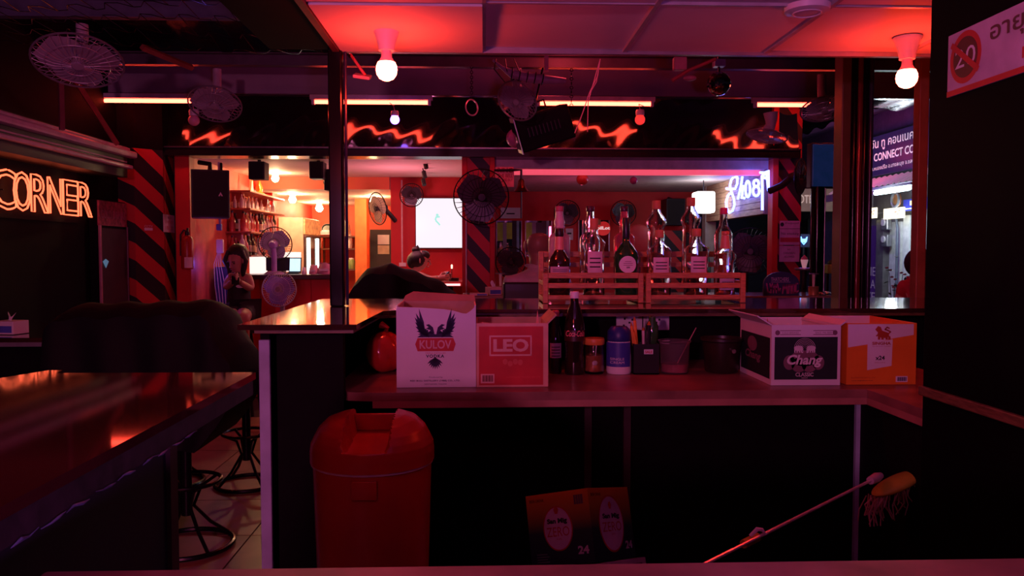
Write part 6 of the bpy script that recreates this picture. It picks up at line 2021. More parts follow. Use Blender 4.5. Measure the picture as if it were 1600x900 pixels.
for sx in (-0.05, 0.05):
    B().cyl((sx, 0, 0), (sx, 0, wz(428, 7.2)), 0.012, n=8).build('leg', M_black, t)

# ================================================================== STREET AT THE RIGHT
XW = 6.15
wl2 = struct(B().b2((XW, 9.0, 0), (XW + 0.3, 17.0, 4.5)).build('wall_street', mat('street_wall', (0.16, 0.16, 0.19), 0.7)))
st = struct(B().b2((2.9, 15.5, 0), (XW, 15.8, 5)).build('wall_street_back', mat('street_dark', (0.010, 0.010, 0.022), 0.7)))


def wall_rect(u0, v0, u1, v1, X):
    """box corners on the plane X from photo pixels: returns near/far y and z range"""
    a, b_ = at_x(u0, v1, X), at_x(u1, v0, X)
    return a.y, b_.y, a.z, b_.z


# company sign
X = XW - 0.35
ya, yb = at_x(1352, 250, X).y, at_x(1440, 250, X).y
zb_, zt_ = at_x(1396, 269, X).z, at_x(1396, 205, X).z
t = thing('company_sign', 'dark blue company sign board with white Thai and English lettering', 'sign', (X, ya, zb_))
L_ = ya - yb
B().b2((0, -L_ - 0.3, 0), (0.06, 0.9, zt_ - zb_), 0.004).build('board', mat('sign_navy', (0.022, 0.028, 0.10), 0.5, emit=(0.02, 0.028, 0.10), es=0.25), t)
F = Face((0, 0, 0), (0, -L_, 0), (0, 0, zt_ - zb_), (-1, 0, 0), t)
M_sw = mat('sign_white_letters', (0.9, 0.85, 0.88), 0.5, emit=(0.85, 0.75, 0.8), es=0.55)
F.text('วัน ทู คอนเนค', 0.12, 0.62, 0.87, 0.93, M_sw, 0.004, bold=0.01)
F.text('TWO CONNECT CO.', -0.12, 0.36, 0.91, 0.56, M_sw, 0.004, bold=0.02)
F.text('ต.หนองปรือ อ.บางละมุง จ.ชลบุรี', 0.13, 0.10, 0.92, 0.24, M_sw, 0.004)
# corrugated awnings above and below sign
t = thing('sign_awning', 'pinkish white corrugated awning under the company sign', 'awning', (X, ya, zb_ - 0.02))
b = B()
b.grid(lambda u, v: (0.05 - 0.28 * v, 0.8 - (L_ + 1.2) * u, -0.01 - 0.17 * v + 0.012 * math.sin(110 * u)), 90, 3)
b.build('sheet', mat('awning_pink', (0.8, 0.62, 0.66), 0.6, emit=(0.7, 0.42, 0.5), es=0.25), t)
B().b2((-0.25, -L_ - 0.4, -0.30), (-0.22, 0.8, -0.19)).build('lower_edge', mat('awning_grey', (0.4, 0.35, 0.4), 0.6), t)
t = thing('street_roof', 'blue and violet lit corrugated street roof above the company sign', 'roof', (4.9, 11.0, 3.2))
b = B()
b.grid(lambda u, v: (0.35 + 0.8 * u, -2.0 + 5.5 * v, 0.2 + 0.2 * u + 0.03 * math.sin(60 * v)), 4, 160)
b.build('sheet', mat('street_roof_metal', (0.09, 0.09, 0.13), 0.4, 0.1), t)
light('street_roof_violet', 'POINT', (4.6, 11.3, 2.7), 20, (0.30, 0.10, 1.0), 0.1)
light('street_roof_red', 'POINT', (5.3, 11.6, 2.9), 9, (1.0, 0.05, 0.12), 0.1)
# cool tube
a_, c_ = at_x(1368, 302, X - 0.42), at_x(1420, 294, X - 0.42)
t = thing('street_tube', 'bright cool white fluorescent tube under the awning', 'lamp', a_)
B().cyl((0, 0, 0), c_ - a_, 0.03, n=10).build('tube', mat('lit_cool_white', (1, 1, 1), 0.4, emit=(0.62, 0.92, 1.0), es=9), t, True)
B().b2((-0.03, c_.y - a_.y - 0.1, 0.04), (0.03, 0.1, 0.07)).build('batten', M_white, t)
for fy in (0.25, 0.75):
    B().tube([(0, (c_.y - a_.y) * fy, 0.05), (0.2, (c_.y - a_.y) * fy, zb_ - 0.24 - a_.z)], 0.012, 6).build('bracket', M_grey, t)
light('street_tube_light', 'POINT', (X - 0.5, (a_.y + c_.y) / 2, a_.z - 0.2), 13, (0.75, 0.93, 1.0), 0.1)
light('street_panel_fill', 'POINT', (5.7, 11.0, 1.9), 9, (0.85, 0.96, 1.0), 0.08)  # unseen fill added to brighten the white wall panels
# light boxes
for u0, v0, u1, v1, lb in ((1352, 324, 1369, 342, 'small glowing cream light box beside the thick right pillar'), (1380, 323, 1412, 343, 'larger glowing cream light box below the cool tube')):
    Xb = X + 0.1
    y0_, y1_, z0_, z1_ = wall_rect(u0, v0, u1, v1, Xb)
    t = thing('light_box', lb, 'light box', (Xb, y0_, z0_), 0, 'cream light boxes in the street')
    B().b2((0, y1_ - y0_, 0), (0.025, 0, z1_ - z0_), 0.006).build('box', mat('lit_cream_box', (1, 0.95, 0.8), 0.5, noise=0.1, emit=(1.0, 0.88, 0.58), es=1.5), t)
    b = B()
    F = Face((0, 0, 0), (0, y1_ - y0_, 0), (0, 0, z1_ - z0_), (-1, 0, 0), t)
    for s_, t_ in ((0.62, 0.6), (0.74, 0.4), (0.8, 0.7)):
        F.ell(s_, t_, 0.07, 0.08, None, 0.002, b=b, n=10)
    b.build('motif', mat('motif_rose', (0.8, 0.4, 0.3), 0.5, emit=(0.9, 0.45, 0.3), es=0.8), t)
    B().b2((0.005, (y1_ - y0_) * 0.6, z1_ - z0_), (0.02, (y1_ - y0_) * 0.4, z1_ - z0_ + 0.2)).build('hanger', M_grey, t)
    B().cyl((0.02, (y1_ - y0_) * 0.5, (z1_ - z0_) * 0.5), (0.248, (y1_ - y0_) * 0.5, (z1_ - z0_) * 0.5), 0.015, n=8).build('wall_bracket', M_grey, t)
# blue sign + white panel wall at right
Xb = X + 0.12
y0_, y1_, z0_, z1_ = wall_rect(1411, 308, 1446, 330, Xb)
t = thing('blue_shop_sign', 'dark blue shop sign with a yellow mark above the white panels', 'sign', (Xb, y0_, z0_))
B().b2((0, y1_ - y0_, 0), (0.05, 0, z1_ - z0_), 0.004).build('board', mat('shop_blue', (0.03, 0.04, 0.35), 0.5, emit=(0.02, 0.03, 0.3), es=0.4), t)
F = Face((0, 0, 0), (0, y1_ - y0_, 0), (0, 0, z1_ - z0_), (-1, 0, 0), t)
F.rect(0.32, 0.45, 0.56, 0.85, mat('yellow_mark', (0.8, 0.7, 0.3), 0.5, emit=(0.8, 0.7, 0.3), es=0.6), 0.003)
F.rect(0.1, 0.12, 0.6, 0.22, M_sw, 0.003, 'print_line')
for i, (u0, u1, v0, v1, c) in enumerate(((1392, 1412, 346, 470, (0.8, 0.82, 0.86)), (1413, 1426, 336, 470, (0.85, 0.9, 0.92)), (1426, 1431, 336, 470, (0.5, 0.8, 0.9)), (1431, 1440, 336, 470, (0.05, 0.12, 0.6)))):
    y0_, y1_, z0_, z1_ = wall_rect(u0, v0, u1, v1, XW - 0.02)
    B().b2((XW - 0.06, y1_, max(0.05, z0_)), (XW, y0_, z1_)).build('wall_panel', mat('street_panel_%d' % i, c, 0.5), wl2)
y0_, y1_, z0_, z1_ = wall_rect(1352, 352, 1377, 470, XW - 0.02)
pd = B().b2((XW - 0.05, y1_, 0.05), (XW, y0_, z1_)).build('purple_door', mat('purple_door', (0.06, 0.03, 0.16), 0.3, emit=(0.10, 0.02, 0.3), es=0.12), wl2)
F = Face((XW - 0.05, y0_, 0.6), (0, y1_ - y0_, 0), (0, 0, 0.9), (-1, 0, 0), wl2)
for i_, w_t in enumerate(('TIE', 'NA', 'VE')):
    F.text(w_t, 0.15, 0.55 - 0.22 * i_, 0.8, 0.70 - 0.22 * i_, mat('door_letters', (0.6, 0.5, 0.7), 0.5, emit=(0.5, 0.4, 0.6), es=0.12), 0.002)
y0_, y1_, z0_, z1_ = wall_rect(1377, 343, 1391, 470, XW - 0.02)
B().b2((XW - 0.12, y1_, 0.0), (XW, y0_, z1_)).build('grey_pilaster', mat('street_pilaster', (0.2, 0.19, 0.2), 0.7), wl2)
# electricity meters and pipes
for i, v in enumerate((350, 376)):
    p = at_x(1385, v, XW - 0.16)
    t = thing('electric_meter', ['upper grey electric meter on the street pilaster', 'lower grey electric meter on the street pilaster'][i], 'meter', p, 0, 'electric meters in the street')
    B().b2((-0.04, -0.09, -0.09), (0.04, 0.09, 0.09), 0.015).build('case', M_grey, t)
    B().cyl((-0.06, 0, 0.02), (-0.04, 0, 0.02), 0.05, n=16).build('dial', M_paper, t)
p = at_x(1396, 345, XW - 0.12)
t = thing('downpipe', 'dark bent pipe on the white street panels', 'pipe', (p.x, p.y, 0))
B().tube([(0, -0.12, 0.1), (0, -0.12, 1.8), (0, -0.08, 1.95), (0, 0.1, 1.98)], 0.02, 8).build('pipe', mat('pipe_blue_grey', (0.15, 0.18, 0.25), 0.4), t, True)
for zz in (0.6, 1.4):
    B().torus((0, -0.12, zz), (0, 0, 1), 0.022, 0.008, 12, 5).build('clamp', M_grey, t)
# ornament wreath lamp
p = at_x(1402, 312, X + 0.05)
t = thing('street_wreath', 'round copper coloured ornament above the large light box', 'ornament', p)
B().sphere((0, 0, 0), 0.10, (0.4, 1, 1)).build('disc', mat('copper', (0.6, 0.25, 0.1), 0.3, 0.6), t, True)
B().torus((-0.03, 0, 0), (1, 0, 0), 0.1, 0.02, 20, 6).build('rim', M_grey, t, True)
# flowering plant
p = at(1401, 470, 9.0)
t = thing('flowering_plant', 'pink flowering potted shrub in front of the white street panels', 'plant', (p.x, 9.0, 0))
random.seed(13)
B().lathe([(0, 0), (0.12, 0), (0.15, 0.28), (0.14, 0.28), (0.13, 0.25), (0, 0.25)]).build('pot', mat('pot_grey', (0.3, 0.28, 0.3), 0.6), t, True)
for i in range(7):
    tip = Vector((random.uniform(-.14, .12), random.uniform(-.1, .1), random.uniform(0.9, 1.38)))
    B().tube([(0, 0, 0.25), tip * 0.5 + Vector((0, 0, 0.1)), tip], [0.008, 0.005, 0.003], 5).build('stem', mat('stem_green', (0.06, 0.08, 0.03), 0.6), t)
    for j in range(9):
        c = tip * random.uniform(0.6, 1.0) + Vector((random.uniform(-.06, .06), random.uniform(-.06, .06), random.uniform(-.04, .06)))
        d = Vector((random.uniform(-1, 1), random.uniform(-1, 1), random.uniform(-.6, .6))).normalized() * 0.055
        s_ = d.cross(Vector((0, 0.3, 1))).normalized() * 0.016
        b = B()
        b.prism([(0, 0), (0.5, 1), (1, 0), (0.5, -1)], c, d, s_, d.cross(s_).normalized(), 0, 0.002)
        b.build('leaf', mat('leaf_green', (0.05, 0.10, 0.03), 0.5), t)
    for j in range(2):
        c = tip + Vector((random.uniform(-.05, .05), random.uniform(-.05, .05), random.uniform(-.05, .07)))
        B().sphere(c, 0.02, (1, 1, 0.6), 8, 6).build('flower', mat('flower_pink', (0.85, 0.55, 0.58), 0.5), t, True)
# hotel sign across
Yh = 13.5
a0, a1 = at(1243, 330, Yh), at(1330, 295, Yh)
t = thing('hotel_sign', 'taupe fascia with the raised pale letters HOTEL across the street', 'sign', (a0.x, Yh, a0.z))
W_, H_ = a1.x - a0.x, a1.z - a0.z
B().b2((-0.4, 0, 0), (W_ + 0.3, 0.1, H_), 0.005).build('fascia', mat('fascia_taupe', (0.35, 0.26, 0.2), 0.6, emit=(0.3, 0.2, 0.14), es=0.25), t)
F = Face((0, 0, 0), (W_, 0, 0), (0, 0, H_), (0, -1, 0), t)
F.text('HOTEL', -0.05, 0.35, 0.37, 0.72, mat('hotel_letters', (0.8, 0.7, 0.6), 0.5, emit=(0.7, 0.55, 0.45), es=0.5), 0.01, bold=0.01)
# blue devil-face neon and violet window
p = at(1256, 376, 12.0)
t = thing('blue_face_neon', 'small blue neon face with horns above the sundae', 'neon sign', p)
b = B()
k_ = px(1, 12.0)
for pl_ in (((-5, 6), (-3, 2), (3, 2), (5, 6), (4, -1), (0, -6), (-4, -1), (-5, 6)), ((-4, 0), (4, 0)), ((-3, -2), (3, -2))):
    b.tube([(x * k_, 0, z * k_) for x, z in pl_], 0.010, 6)
b.build('tubes', mat('lit_blue_face', (0.4, 0.6, 1), 0.4, emit=(0.15, 0.4, 1.0), es=2.5), t, True)
B().b2((-0.1, 0.02, -0.1), (0.1, 0.04, 0.1)).build('backing', mat('face_backing', (0.02, 0.02, 0.08), 0.5), t)
B().cyl((0, 0.03, -p.z), (0, 0.03, -0.1), 0.02, n=8).build('post', M_black, t)
t = thing('violet_window', 'dim blue-violet lit window across the street', 'window', at(1300, 380, 14.5))
B().b2((-0.4, 0, -0.35), (0.4, 0.05, 0.4), 0.01).build('pane', mat('lit_violet_pane', (0.1, 0.08, 0.4), 0.4, noise=0.5, scale=4, emit=(0.03, 0.02, 0.28), es=0.6), t)
B().b2((-0.45, 0.02, -0.4), (0.45, 0.08, 0.45)).build('frame', M_black, t)

# ================================================================== PEOPLE
def skin(name, joints, edges, m, parent, org, root, sub=2):
    keys = list(joints)
    me = bpy.data.meshes.new(name)
    me.from_pydata([tuple(Vector(joints[k_][0]) - org) for k_ in keys], [(keys.index(a), keys.index(b_)) for a, b_ in edges], [])
    me.materials.append(m)
    o_ = link(name, me, parent)
    md = o_.modifiers.new('skin', 'SKIN')
    md.use_smooth_shade = True
    md.branch_smoothing = 0.6
    for i, k_ in enumerate(keys):
        r = joints[k_][1]
        d = me.skin_vertices[0].data[i]
        d.radius = r if isinstance(r, tuple) else (r, r)
        d.use_root = (k_ == root)
    sb = o_.modifiers.new('smooth', 'SUBSURF')
    sb.levels = sub
    sb.render_levels = sub
    return o_


def hand(parent, org, wrist, d, side, curl, m, s=1.0):
    """palm and five bent fingers; d = hand direction, side = thumb side"""
    d, side = Vector(d).normalized(), Vector(side).normalized()
    nrm = d.cross(side).normalized()
    w = Vector(wrist) - org
    b = B()
    b.tube([w, w + d * 0.03 * s, w + d * 0.075 * s], [0.022 * s, 0.032 * s, 0.03 * s], 10)
    for i, ln in enumerate((0.072, 0.08, 0.075, 0.06)):
        r0_ = w + d * 0.07 * s + side * (0.026 - 0.0175 * i) * s
        b.tube([r0_, r0_ + (d + nrm * curl * 0.4) * ln * 0.4 * s, r0_ + (d * 0.75 + nrm * curl) * ln * 0.75 * s, r0_ + (d * 0.55 + nrm * curl * 1.3) * ln * s], [0.0095 * s, 0.009 * s, 0.008 * s, 0.006 * s], 7)
    r0_ = w + d * 0.025 * s + side * 0.026 * s
    b.tube([r0_, r0_ + (d * 0.6 + side * 0.7) * 0.03 * s, r0_ + (d * 0.9 + side * 0.4 + nrm * curl * 0.5) * 0.06 * s], [0.012 * s, 0.011 * s, 0.008 * s], 7)
    return b.build('hand', m, parent, True)


M_skin = mat('skin_tan', (0.50, 0.27, 0.19), 0.5, noise=0.06)
M_skin2 = mat('skin_fair', (0.60, 0.34, 0.26), 0.42, noise=0.05)
M_skin3 = mat('skin_ruddy', (0.32, 0.18, 0.15), 0.4, noise=0.06)
M_hair = mat('hair_black', (0.012, 0.009, 0.010), 0.4, bump=0.4, scale=80, stretch=(6, 6, 1))
M_eye = mat('eye_dark', (0.02, 0.012, 0.01), 0.2)


def face_bits(t, org, hc, fwd, rt, s=1.0, m=None):
    """nose, eyes, mouth and ears around the head centre hc, looking along fwd"""
    up = rt.cross(fwd).normalized()
    if up.z < 0:
        up = -up
    c = Vector(hc) - org
    B().tube([c + fwd * 0.078 * s + up * 0.015 * s, c + fwd * 0.098 * s - up * 0.018 * s, c + fwd * 0.082 * s - up * 0.028 * s], [0.007 * s, 0.013 * s, 0.010 * s], 8).build('nose', m, t, True)
    for sg in (-1, 1):
        B().sphere(c + fwd * 0.076 * s + rt * sg * 0.031 * s + up * 0.012 * s, 0.011 * s, (1, 1, 0.5), 10, 6).build('eye', M_eye, t, True)
        B().tube([c + fwd * 0.079 * s + rt * sg * 0.017 * s + up * 0.03 * s, c + fwd * 0.075 * s + rt * sg * 0.045 * s + up * 0.028 * s], 0.0045 * s, 5).build('eyebrow', M_hair, t, True)
        B().sphere(c + rt * sg * 0.078 * s - fwd * 0.005 * s, 0.03 * s, (0.35, 0.6, 1.0), 10, 8).build('ear', m, t, True)
    B().tube([c + fwd * 0.076 * s - rt * 0.022 * s - up * 0.05 * s, c + fwd * 0.084 * s - up * 0.049 * s, c + fwd * 0.076 * s + rt * 0.022 * s - up * 0.05 * s], 0.006 * s, 6).build('mouth', mat('lips', (0.4, 0.12, 0.11), 0.4), t, True)


# --- seated woman at the left, looking at her phone
Yw = 7.25
org = Vector((wx(374, Yw), Yw, 0))
t = thing('person', 'seated woman in a dark tank top looking down at her phone', 'person', org)
zp = wz(487, Yw)
J = {
    'pelvis': (at(374, 486, Yw), 0.125), 'waist': (at(373, 464, Yw), (0.098, 0.085)), 'chest': (at(374, 441, Yw), (0.125, 0.095)), 'nb': (at(373, 426, Yw), 0.055), 'neck': (at(371.5, 420, Yw - 0.01), 0.045),
    'jaw': (at(369, 413.5, Yw - 0.035), 0.056), 'mid': (at(368.5, 406, Yw - 0.02), 0.078), 'top': (at(369, 399, Yw), 0.074), 'crown': (at(369, 391, Yw), 0.04),
    'sl': (at(358.5, 430, Yw), 0.048), 'el': (at(354, 450, Yw - 0.03), 0.038), 'wl': (at(364, 439, Yw - 0.22), 0.025),
    'sr': (at(388.5, 430, Yw), 0.048), 'er': (at(392, 452, Yw - 0.04), 0.038), 'wr': (at(374, 440, Yw - 0.22), 0.025),
    'hl': (at(366, 491, Yw - 0.02), 0.09), 'kl': (at(361, 496, Yw - 0.42), 0.062), 'al': (at(361, 560, Yw - 0.36), 0.04), 'fl': (at(360, 572, Yw - 0.5), 0.035),
    'hr': (at(382, 491, Yw - 0.02), 0.09), 'kr': (at(380, 495, Yw - 0.44), 0.062), 'ar': (at(382, 560, Yw - 0.38), 0.04), 'fr': (at(382, 572, Yw - 0.52), 0.035)}
E_ = [('pelvis', 'waist'), ('waist', 'chest'), ('chest', 'nb'), ('nb', 'neck'), ('neck', 'jaw'), ('jaw', 'mid'), ('mid', 'top'), ('top', 'crown'), ('chest', 'sl'), ('sl', 'el'), ('el', 'wl'), ('chest', 'sr'), ('sr', 'er'), ('er', 'wr'),
      ('pelvis', 'hl'), ('hl', 'kl'), ('kl', 'al'), ('al', 'fl'), ('pelvis', 'hr'), ('hr', 'kr'), ('kr', 'ar'), ('ar', 'fr')]
skin('body', J, E_, M_skin, t, org, 'pelvis')
C_ = {'a': (at(374, 489, Yw), 0.150), 'b': (at(373, 464, Yw), (0.115, 0.10)), 'c': (at(374, 445, Yw), (0.136, 0.108)), 'd': (at(374, 436, Yw), (0.12, 0.09))}
skin('tank_top', C_, [('a', 'b'), ('b', 'c'), ('c', 'd')], mat('tank_black', (0.016, 0.012, 0.014), 0.7), t, org, 'a')
S_ = {'a': (at(374, 488, Yw), 0.145), 'l': (at(365, 492, Yw - 0.1), 0.10), 'l2': (at(362, 495, Yw - 0.3), 0.078), 'r': (at(382, 492, Yw - 0.1), 0.10), 'r2': (at(381, 494, Yw - 0.3), 0.078)}
skin('shorts', S_, [('a', 'l'), ('l', 'l2'), ('a', 'r'), ('r', 'r2')], mat('shorts_black', (0.014, 0.012, 0.016), 0.7), t, org, 'a')
hc = at(368.5, 404, Yw - 0.02)
fw = Vector((-0.3, -0.9, -0.45)).normalized()
face_bits(t, org, at(368.5, 408, Yw - 0.03), fw, Vector((0.95, -0.3, 0)).normalized(), 0.95, M_skin)
b = B()
c = hc - org
b.sphere(c + Vector((0.006, 0.045, 0.035)), 0.102, (0.95, 0.95, 1.0))
for sx, u0, v1, ww in ((-1, 358.5, 436, 0.022), (1, 380, 437, 0.026), (-0.4, 363, 434, 0.045), (0.5, 377, 434, 0.05)):
    yb_ = 0.05 if abs(sx) < 0.9 else -0.02
    b.tube([c + Vector((sx * 0.06, yb_, 0.07)), c + Vector((sx * 0.092, yb_, -0.02)), at(u0, v1 - 15, Yw + yb_) - org, at(u0, v1, Yw + yb_) - org], [ww * 0.7, ww, ww, ww * 0.4], 10)
b.build('hair', M_hair, t, True)
hand(t, org, at(364, 439, Yw - 0.22), (0.6, -0.5, 0.5), (0, -0.5, 0.8), 0.6, M_skin, 0.95)
hand(t, org, at(374, 440, Yw - 0.22), (-0.6, -0.5, 0.5), (0, -0.5, 0.8), -0.6, M_skin, 0.95)
F = Face(at(369, 450, Yw - 0.125) - org, (0.075, 0, 0), (0, 0, 0.03), (0, -1, 0), t)
F.ell(0.5, 0.5, 0.5, 0.5, M_paper, 0.006, 'shirt_badge')
ph = thing('phone', 'small dark phone held by the seated woman', 'phone', at(368, 435, Yw - 0.28))
B().box((0, 0, 0), (0.065, 0.010, 0.13), Euler((R(-40), 0, R(15))), 0.003).build('case', M_black, ph)
B().box((0, 0.006, 0.004), (0.055, 0.002, 0.115), Euler((R(-40), 0, R(15)))).build('screen', mat('phone_screen', (0.2, 0.2, 0.3), 0.2, emit=(0.4, 0.4, 0.6), es=0.6), ph)


def plain_stool(label, x, y, zs):
    s_ = thing('bar_stool', label, 'stool', (x, y, 0))
    B().lathe([(0, zs - 0.06), (0.17, zs - 0.06), (0.18, zs - 0.03), (0.17, zs), (0, zs)]).build('seat', M_black, s_, True)
    for i in range(4):
        a = math.pi / 4 + i * math.pi / 2
        B().cyl((0.19 * math.cos(a), 0.19 * math.sin(a), 0), (0.1 * math.cos(a), 0.1 * math.sin(a), zs - 0.06), 0.014, n=8).build('leg', M_black, s_)
    B().torus((0, 0, 0.25), (0, 0, 1), 0.155, 0.009, 24, 6).build('foot_ring', M_black, s_, True)


plain_stool('stool under the seated woman with the phone', org.x, Yw, zp - 0.12)

# --- woman at the lit table, in profile facing right
Yw = 8.0
org = Vector((wx(645, Yw), Yw, 0))
t = thing('person', 'woman with a hair bun leaning on the lit table below the television', 'person', org)
zp = wz(492, Yw)
J = {
    'pelvis': (at(636, 490, Yw), 0.13), 'waist': (at(635, 465, Yw), (0.10, 0.095)), 'chest': (at(641, 441, Yw), (0.115, 0.11)), 'nb': (at(649, 424, Yw), 0.055), 'neck': (at(653, 418, Yw), 0.047),
    'jaw': (at(661, 413, Yw), 0.058), 'mid': (at(659, 405, Yw), 0.08), 'top': (at(656, 399, Yw), 0.076), 'crown': (at(656, 391, Yw), 0.042),
    'sr': (at(650, 430, Yw - 0.14), 0.052), 'er': (at(664, 436, Yw - 0.16), 0.040), 'er2': (at(672, 437, Yw - 0.16), 0.036), 'wr': (at(684, 435, Yw - 0.12), 0.027),
    'sl': (at(652, 430, Yw + 0.14), 0.052), 'el': (at(672, 437, Yw + 0.15), 0.038), 'wl': (at(688, 434, Yw + 0.02), 0.027),
    'hr': (at(640, 494, Yw - 0.08), 0.095), 'kr': (at(700, 497, Yw - 0.1), 0.065), 'ar': (at(698, 560, Yw - 0.1), 0.04), 'fr': (at(712, 568, Yw - 0.1), 0.035),
    'hl': (at(640, 494, Yw + 0.08), 0.095), 'kl': (at(700, 497, Yw + 0.1), 0.065), 'al': (at(698, 560, Yw + 0.1), 0.04), 'fl': (at(712, 568, Yw + 0.1), 0.035)}
E2 = [('pelvis', 'waist'), ('waist', 'chest'), ('chest', 'nb'), ('nb', 'neck'), ('neck', 'jaw'), ('jaw', 'mid'), ('mid', 'top'), ('top', 'crown'), ('chest', 'sr'), ('sr', 'er'), ('er', 'er2'), ('er2', 'wr'), ('chest', 'sl'), ('sl', 'el'), ('el', 'wl'),
      ('pelvis', 'hr'), ('hr', 'kr'), ('kr', 'ar'), ('ar', 'fr'), ('pelvis', 'hl'), ('hl', 'kl'), ('kl', 'al'), ('al', 'fl')]
skin('body', J, E2, M_skin2, t, org, 'pelvis')
C_ = {'a': (at(636, 492, Yw), 0.15), 'b': (at(635, 466, Yw), 0.115), 'c': (at(640, 447, Yw), (0.125, 0.12))}
skin('top', C_, [('a', 'b'), ('b', 'c')], mat('top_dark', (0.03, 0.015, 0.02), 0.7), t, org, 'a')
B().tube([at(646, 423, Yw - 0.11) - org, at(637, 432, Yw - 0.12) - org, at(632, 444, Yw - 0.12) - org], 0.014, 8).build('strap', mat('strap_pale', (0.8, 0.6, 0.4), 0.6), t, True)
face_bits(t, org, at(659, 407, Yw), Vector((1, -0.1, -0.25)).normalized(), Vector((0.1, 1, 0)).normalized(), 0.95, M_skin2)
b = B()
c = at(653, 403, Yw) - org
b.sphere(c + Vector((0, 0, -0.012)), 0.094, (1.05, 0.95, 0.95))
b.sphere(c + Vector((0.055, 0, 0.025)), 0.066, (1, 0.95, 0.75))
b.sphere(c + Vector((-0.055, 0, -0.03)), 0.07, (0.8, 0.9, 1.1))
b.sphere(at(650, 390, Yw) - org, 0.042, (1.0, 0.9, 0.8))
b.tube([at(650, 389, Yw) - org, at(653, 385, Yw) - org, at(655, 388, Yw) - org], [0.02, 0.015, 0.006], 6)
b.build('hair', M_hair, t, True)
hand(t, org, at(684, 435, Yw - 0.12), (1, 0.1, 0.1), (0, 0.3, 0.9), -0.4, M_skin2, 1.0)
hand(t, org, at(688, 434, Yw + 0.02), (1, -0.1, 0.2), (0, -0.3, 0.9), 0.4, M_skin2, 1.0)
ph = thing('phone', 'phone held over the lit table by the woman with the bun', 'phone', at(696, 430, Yw - 0.05))
B().box((0, 0, 0), (0.012, 0.065, 0.11), Euler((0, R(50), 0)), 0.003).build('case', M_black, ph)
B().box((-0.006, 0, 0.006), (0.002, 0.055, 0.095), Euler((0, R(50), 0))).build('screen', mat('phone_screen'), ph)
plain_stool('stool under the woman at the lit table', wx(636, Yw), Yw, zp - 0.13)

# --- bald man seen from behind
Yw = 5.0
org = Vector((wx(840, Yw), Yw, 0))
t = thing('person', 'bald man in a grey shirt seen from behind at the far counter', 'person', org)
J = {
    'pelvis': (at(835, 555, Yw), 0.155), 'waist': (at(834, 510, Yw), (0.15, 0.12)), 'chest': (at(834, 455, Yw + 0.02), (0.185, 0.125)), 'up': (at(836, 430, Yw + 0.03), (0.14, 0.10)), 'nb': (at(840, 415, Yw + 0.04), 0.07), 'neck': (at(841, 407, Yw + 0.05), 0.060),
    'jaw': (at(842, 398, Yw + 0.07), 0.070), 'mid': (at(842, 384, Yw + 0.06), 0.086), 'top': (at(842, 373, Yw + 0.05), 0.080), 'crown': (at(842, 363, Yw + 0.05), 0.045),
    'sl': (at(800, 441, Yw + 0.02), 0.066), 'el': (at(795, 497, Yw + 0.12), 0.05), 'wl': (at(812, 473, Yw + 0.36), 0.032),
    'sr': (at(880, 441, Yw + 0.02), 0.066), 'er': (at(887, 497, Yw + 0.12), 0.05), 'wr': (at(866, 473, Yw + 0.36), 0.032),
    'hl': (at(815, 565, Yw + 0.05), 0.11), 'kl': (at(808, 570, Yw + 0.3), 0.08), 'al': (at(808, 660, Yw + 0.2), 0.05), 'fl': (at(806, 668, Yw + 0.28), 0.04),
    'hr': (at(858, 565, Yw + 0.05), 0.11), 'kr': (at(866, 570, Yw + 0.3), 0.08), 'ar': (at(866, 660, Yw + 0.2), 0.05), 'fr': (at(868, 668, Yw + 0.28), 0.04)}
E3 = [('pelvis', 'waist'), ('waist', 'chest'), ('chest', 'up'), ('up', 'nb'), ('nb', 'neck'), ('neck', 'jaw'), ('jaw', 'mid'), ('mid', 'top'), ('top', 'crown'), ('up', 'sl'), ('sl', 'el'), ('el', 'wl'), ('up', 'sr'), ('sr', 'er'), ('er', 'wr'),
      ('pelvis', 'hl'), ('hl', 'kl'), ('kl', 'al'), ('al', 'fl'), ('pelvis', 'hr'), ('hr', 'kr'), ('kr', 'ar'), ('ar', 'fr')]
skin('body', J, E3, M_skin3, t, org, 'pelvis')
C_ = {'a': (at(835, 553, Yw), 0.17), 'b': (at(834, 510, Yw), (0.165, 0.135)), 'c': (at(834, 455, Yw + 0.02), (0.20, 0.14)), 'd': (at(836, 430, Yw + 0.03), (0.15, 0.115)), 'e': (at(840, 418, Yw + 0.04), 0.08),
      'sl': (at(799, 441, Yw + 0.02), 0.078), 'sl2': (at(796, 468, Yw + 0.06), 0.072), 'sr': (at(881, 441, Yw + 0.02), 0.078), 'sr2': (at(885, 468, Yw + 0.06), 0.072)}
skin('shirt', C_, [('a', 'b'), ('b', 'c'), ('c', 'd'), ('d', 'e'), ('d', 'sl'), ('sl', 'sl2'), ('d', 'sr'), ('sr', 'sr2')], mat('shirt_grey', (0.55, 0.46, 0.50), 0.8), t, org, 'a')
skin('trousers', {'a': (at(835, 556, Yw), 0.175), 'l': (at(812, 566, Yw + 0.08), 0.125), 'l2': (at(808, 570, Yw + 0.3), 0.095), 'l3': (at(808, 640, Yw + 0.2), 0.07), 'r': (at(860, 566, Yw + 0.08), 0.125), 'r2': (at(866, 570, Yw + 0.3), 0.095), 'r3': (at(866, 640, Yw + 0.2), 0.07)},
     [('a', 'l'), ('l', 'l2'), ('l2', 'l3'), ('a', 'r'), ('r', 'r2'), ('r2', 'r3')], mat('trousers_dark', (0.03, 0.03, 0.04), 0.8), t, org, 'a')
hand(t, org, at(812, 473, Yw + 0.36), (0.4, 0.9, 0), (0.9, -0.3, 0), 0.2, M_skin2)
hand(t, org, at(866, 473, Yw + 0.36), (-0.4, 0.9, 0), (-0.9, -0.3, 0), -0.2, M_skin2)
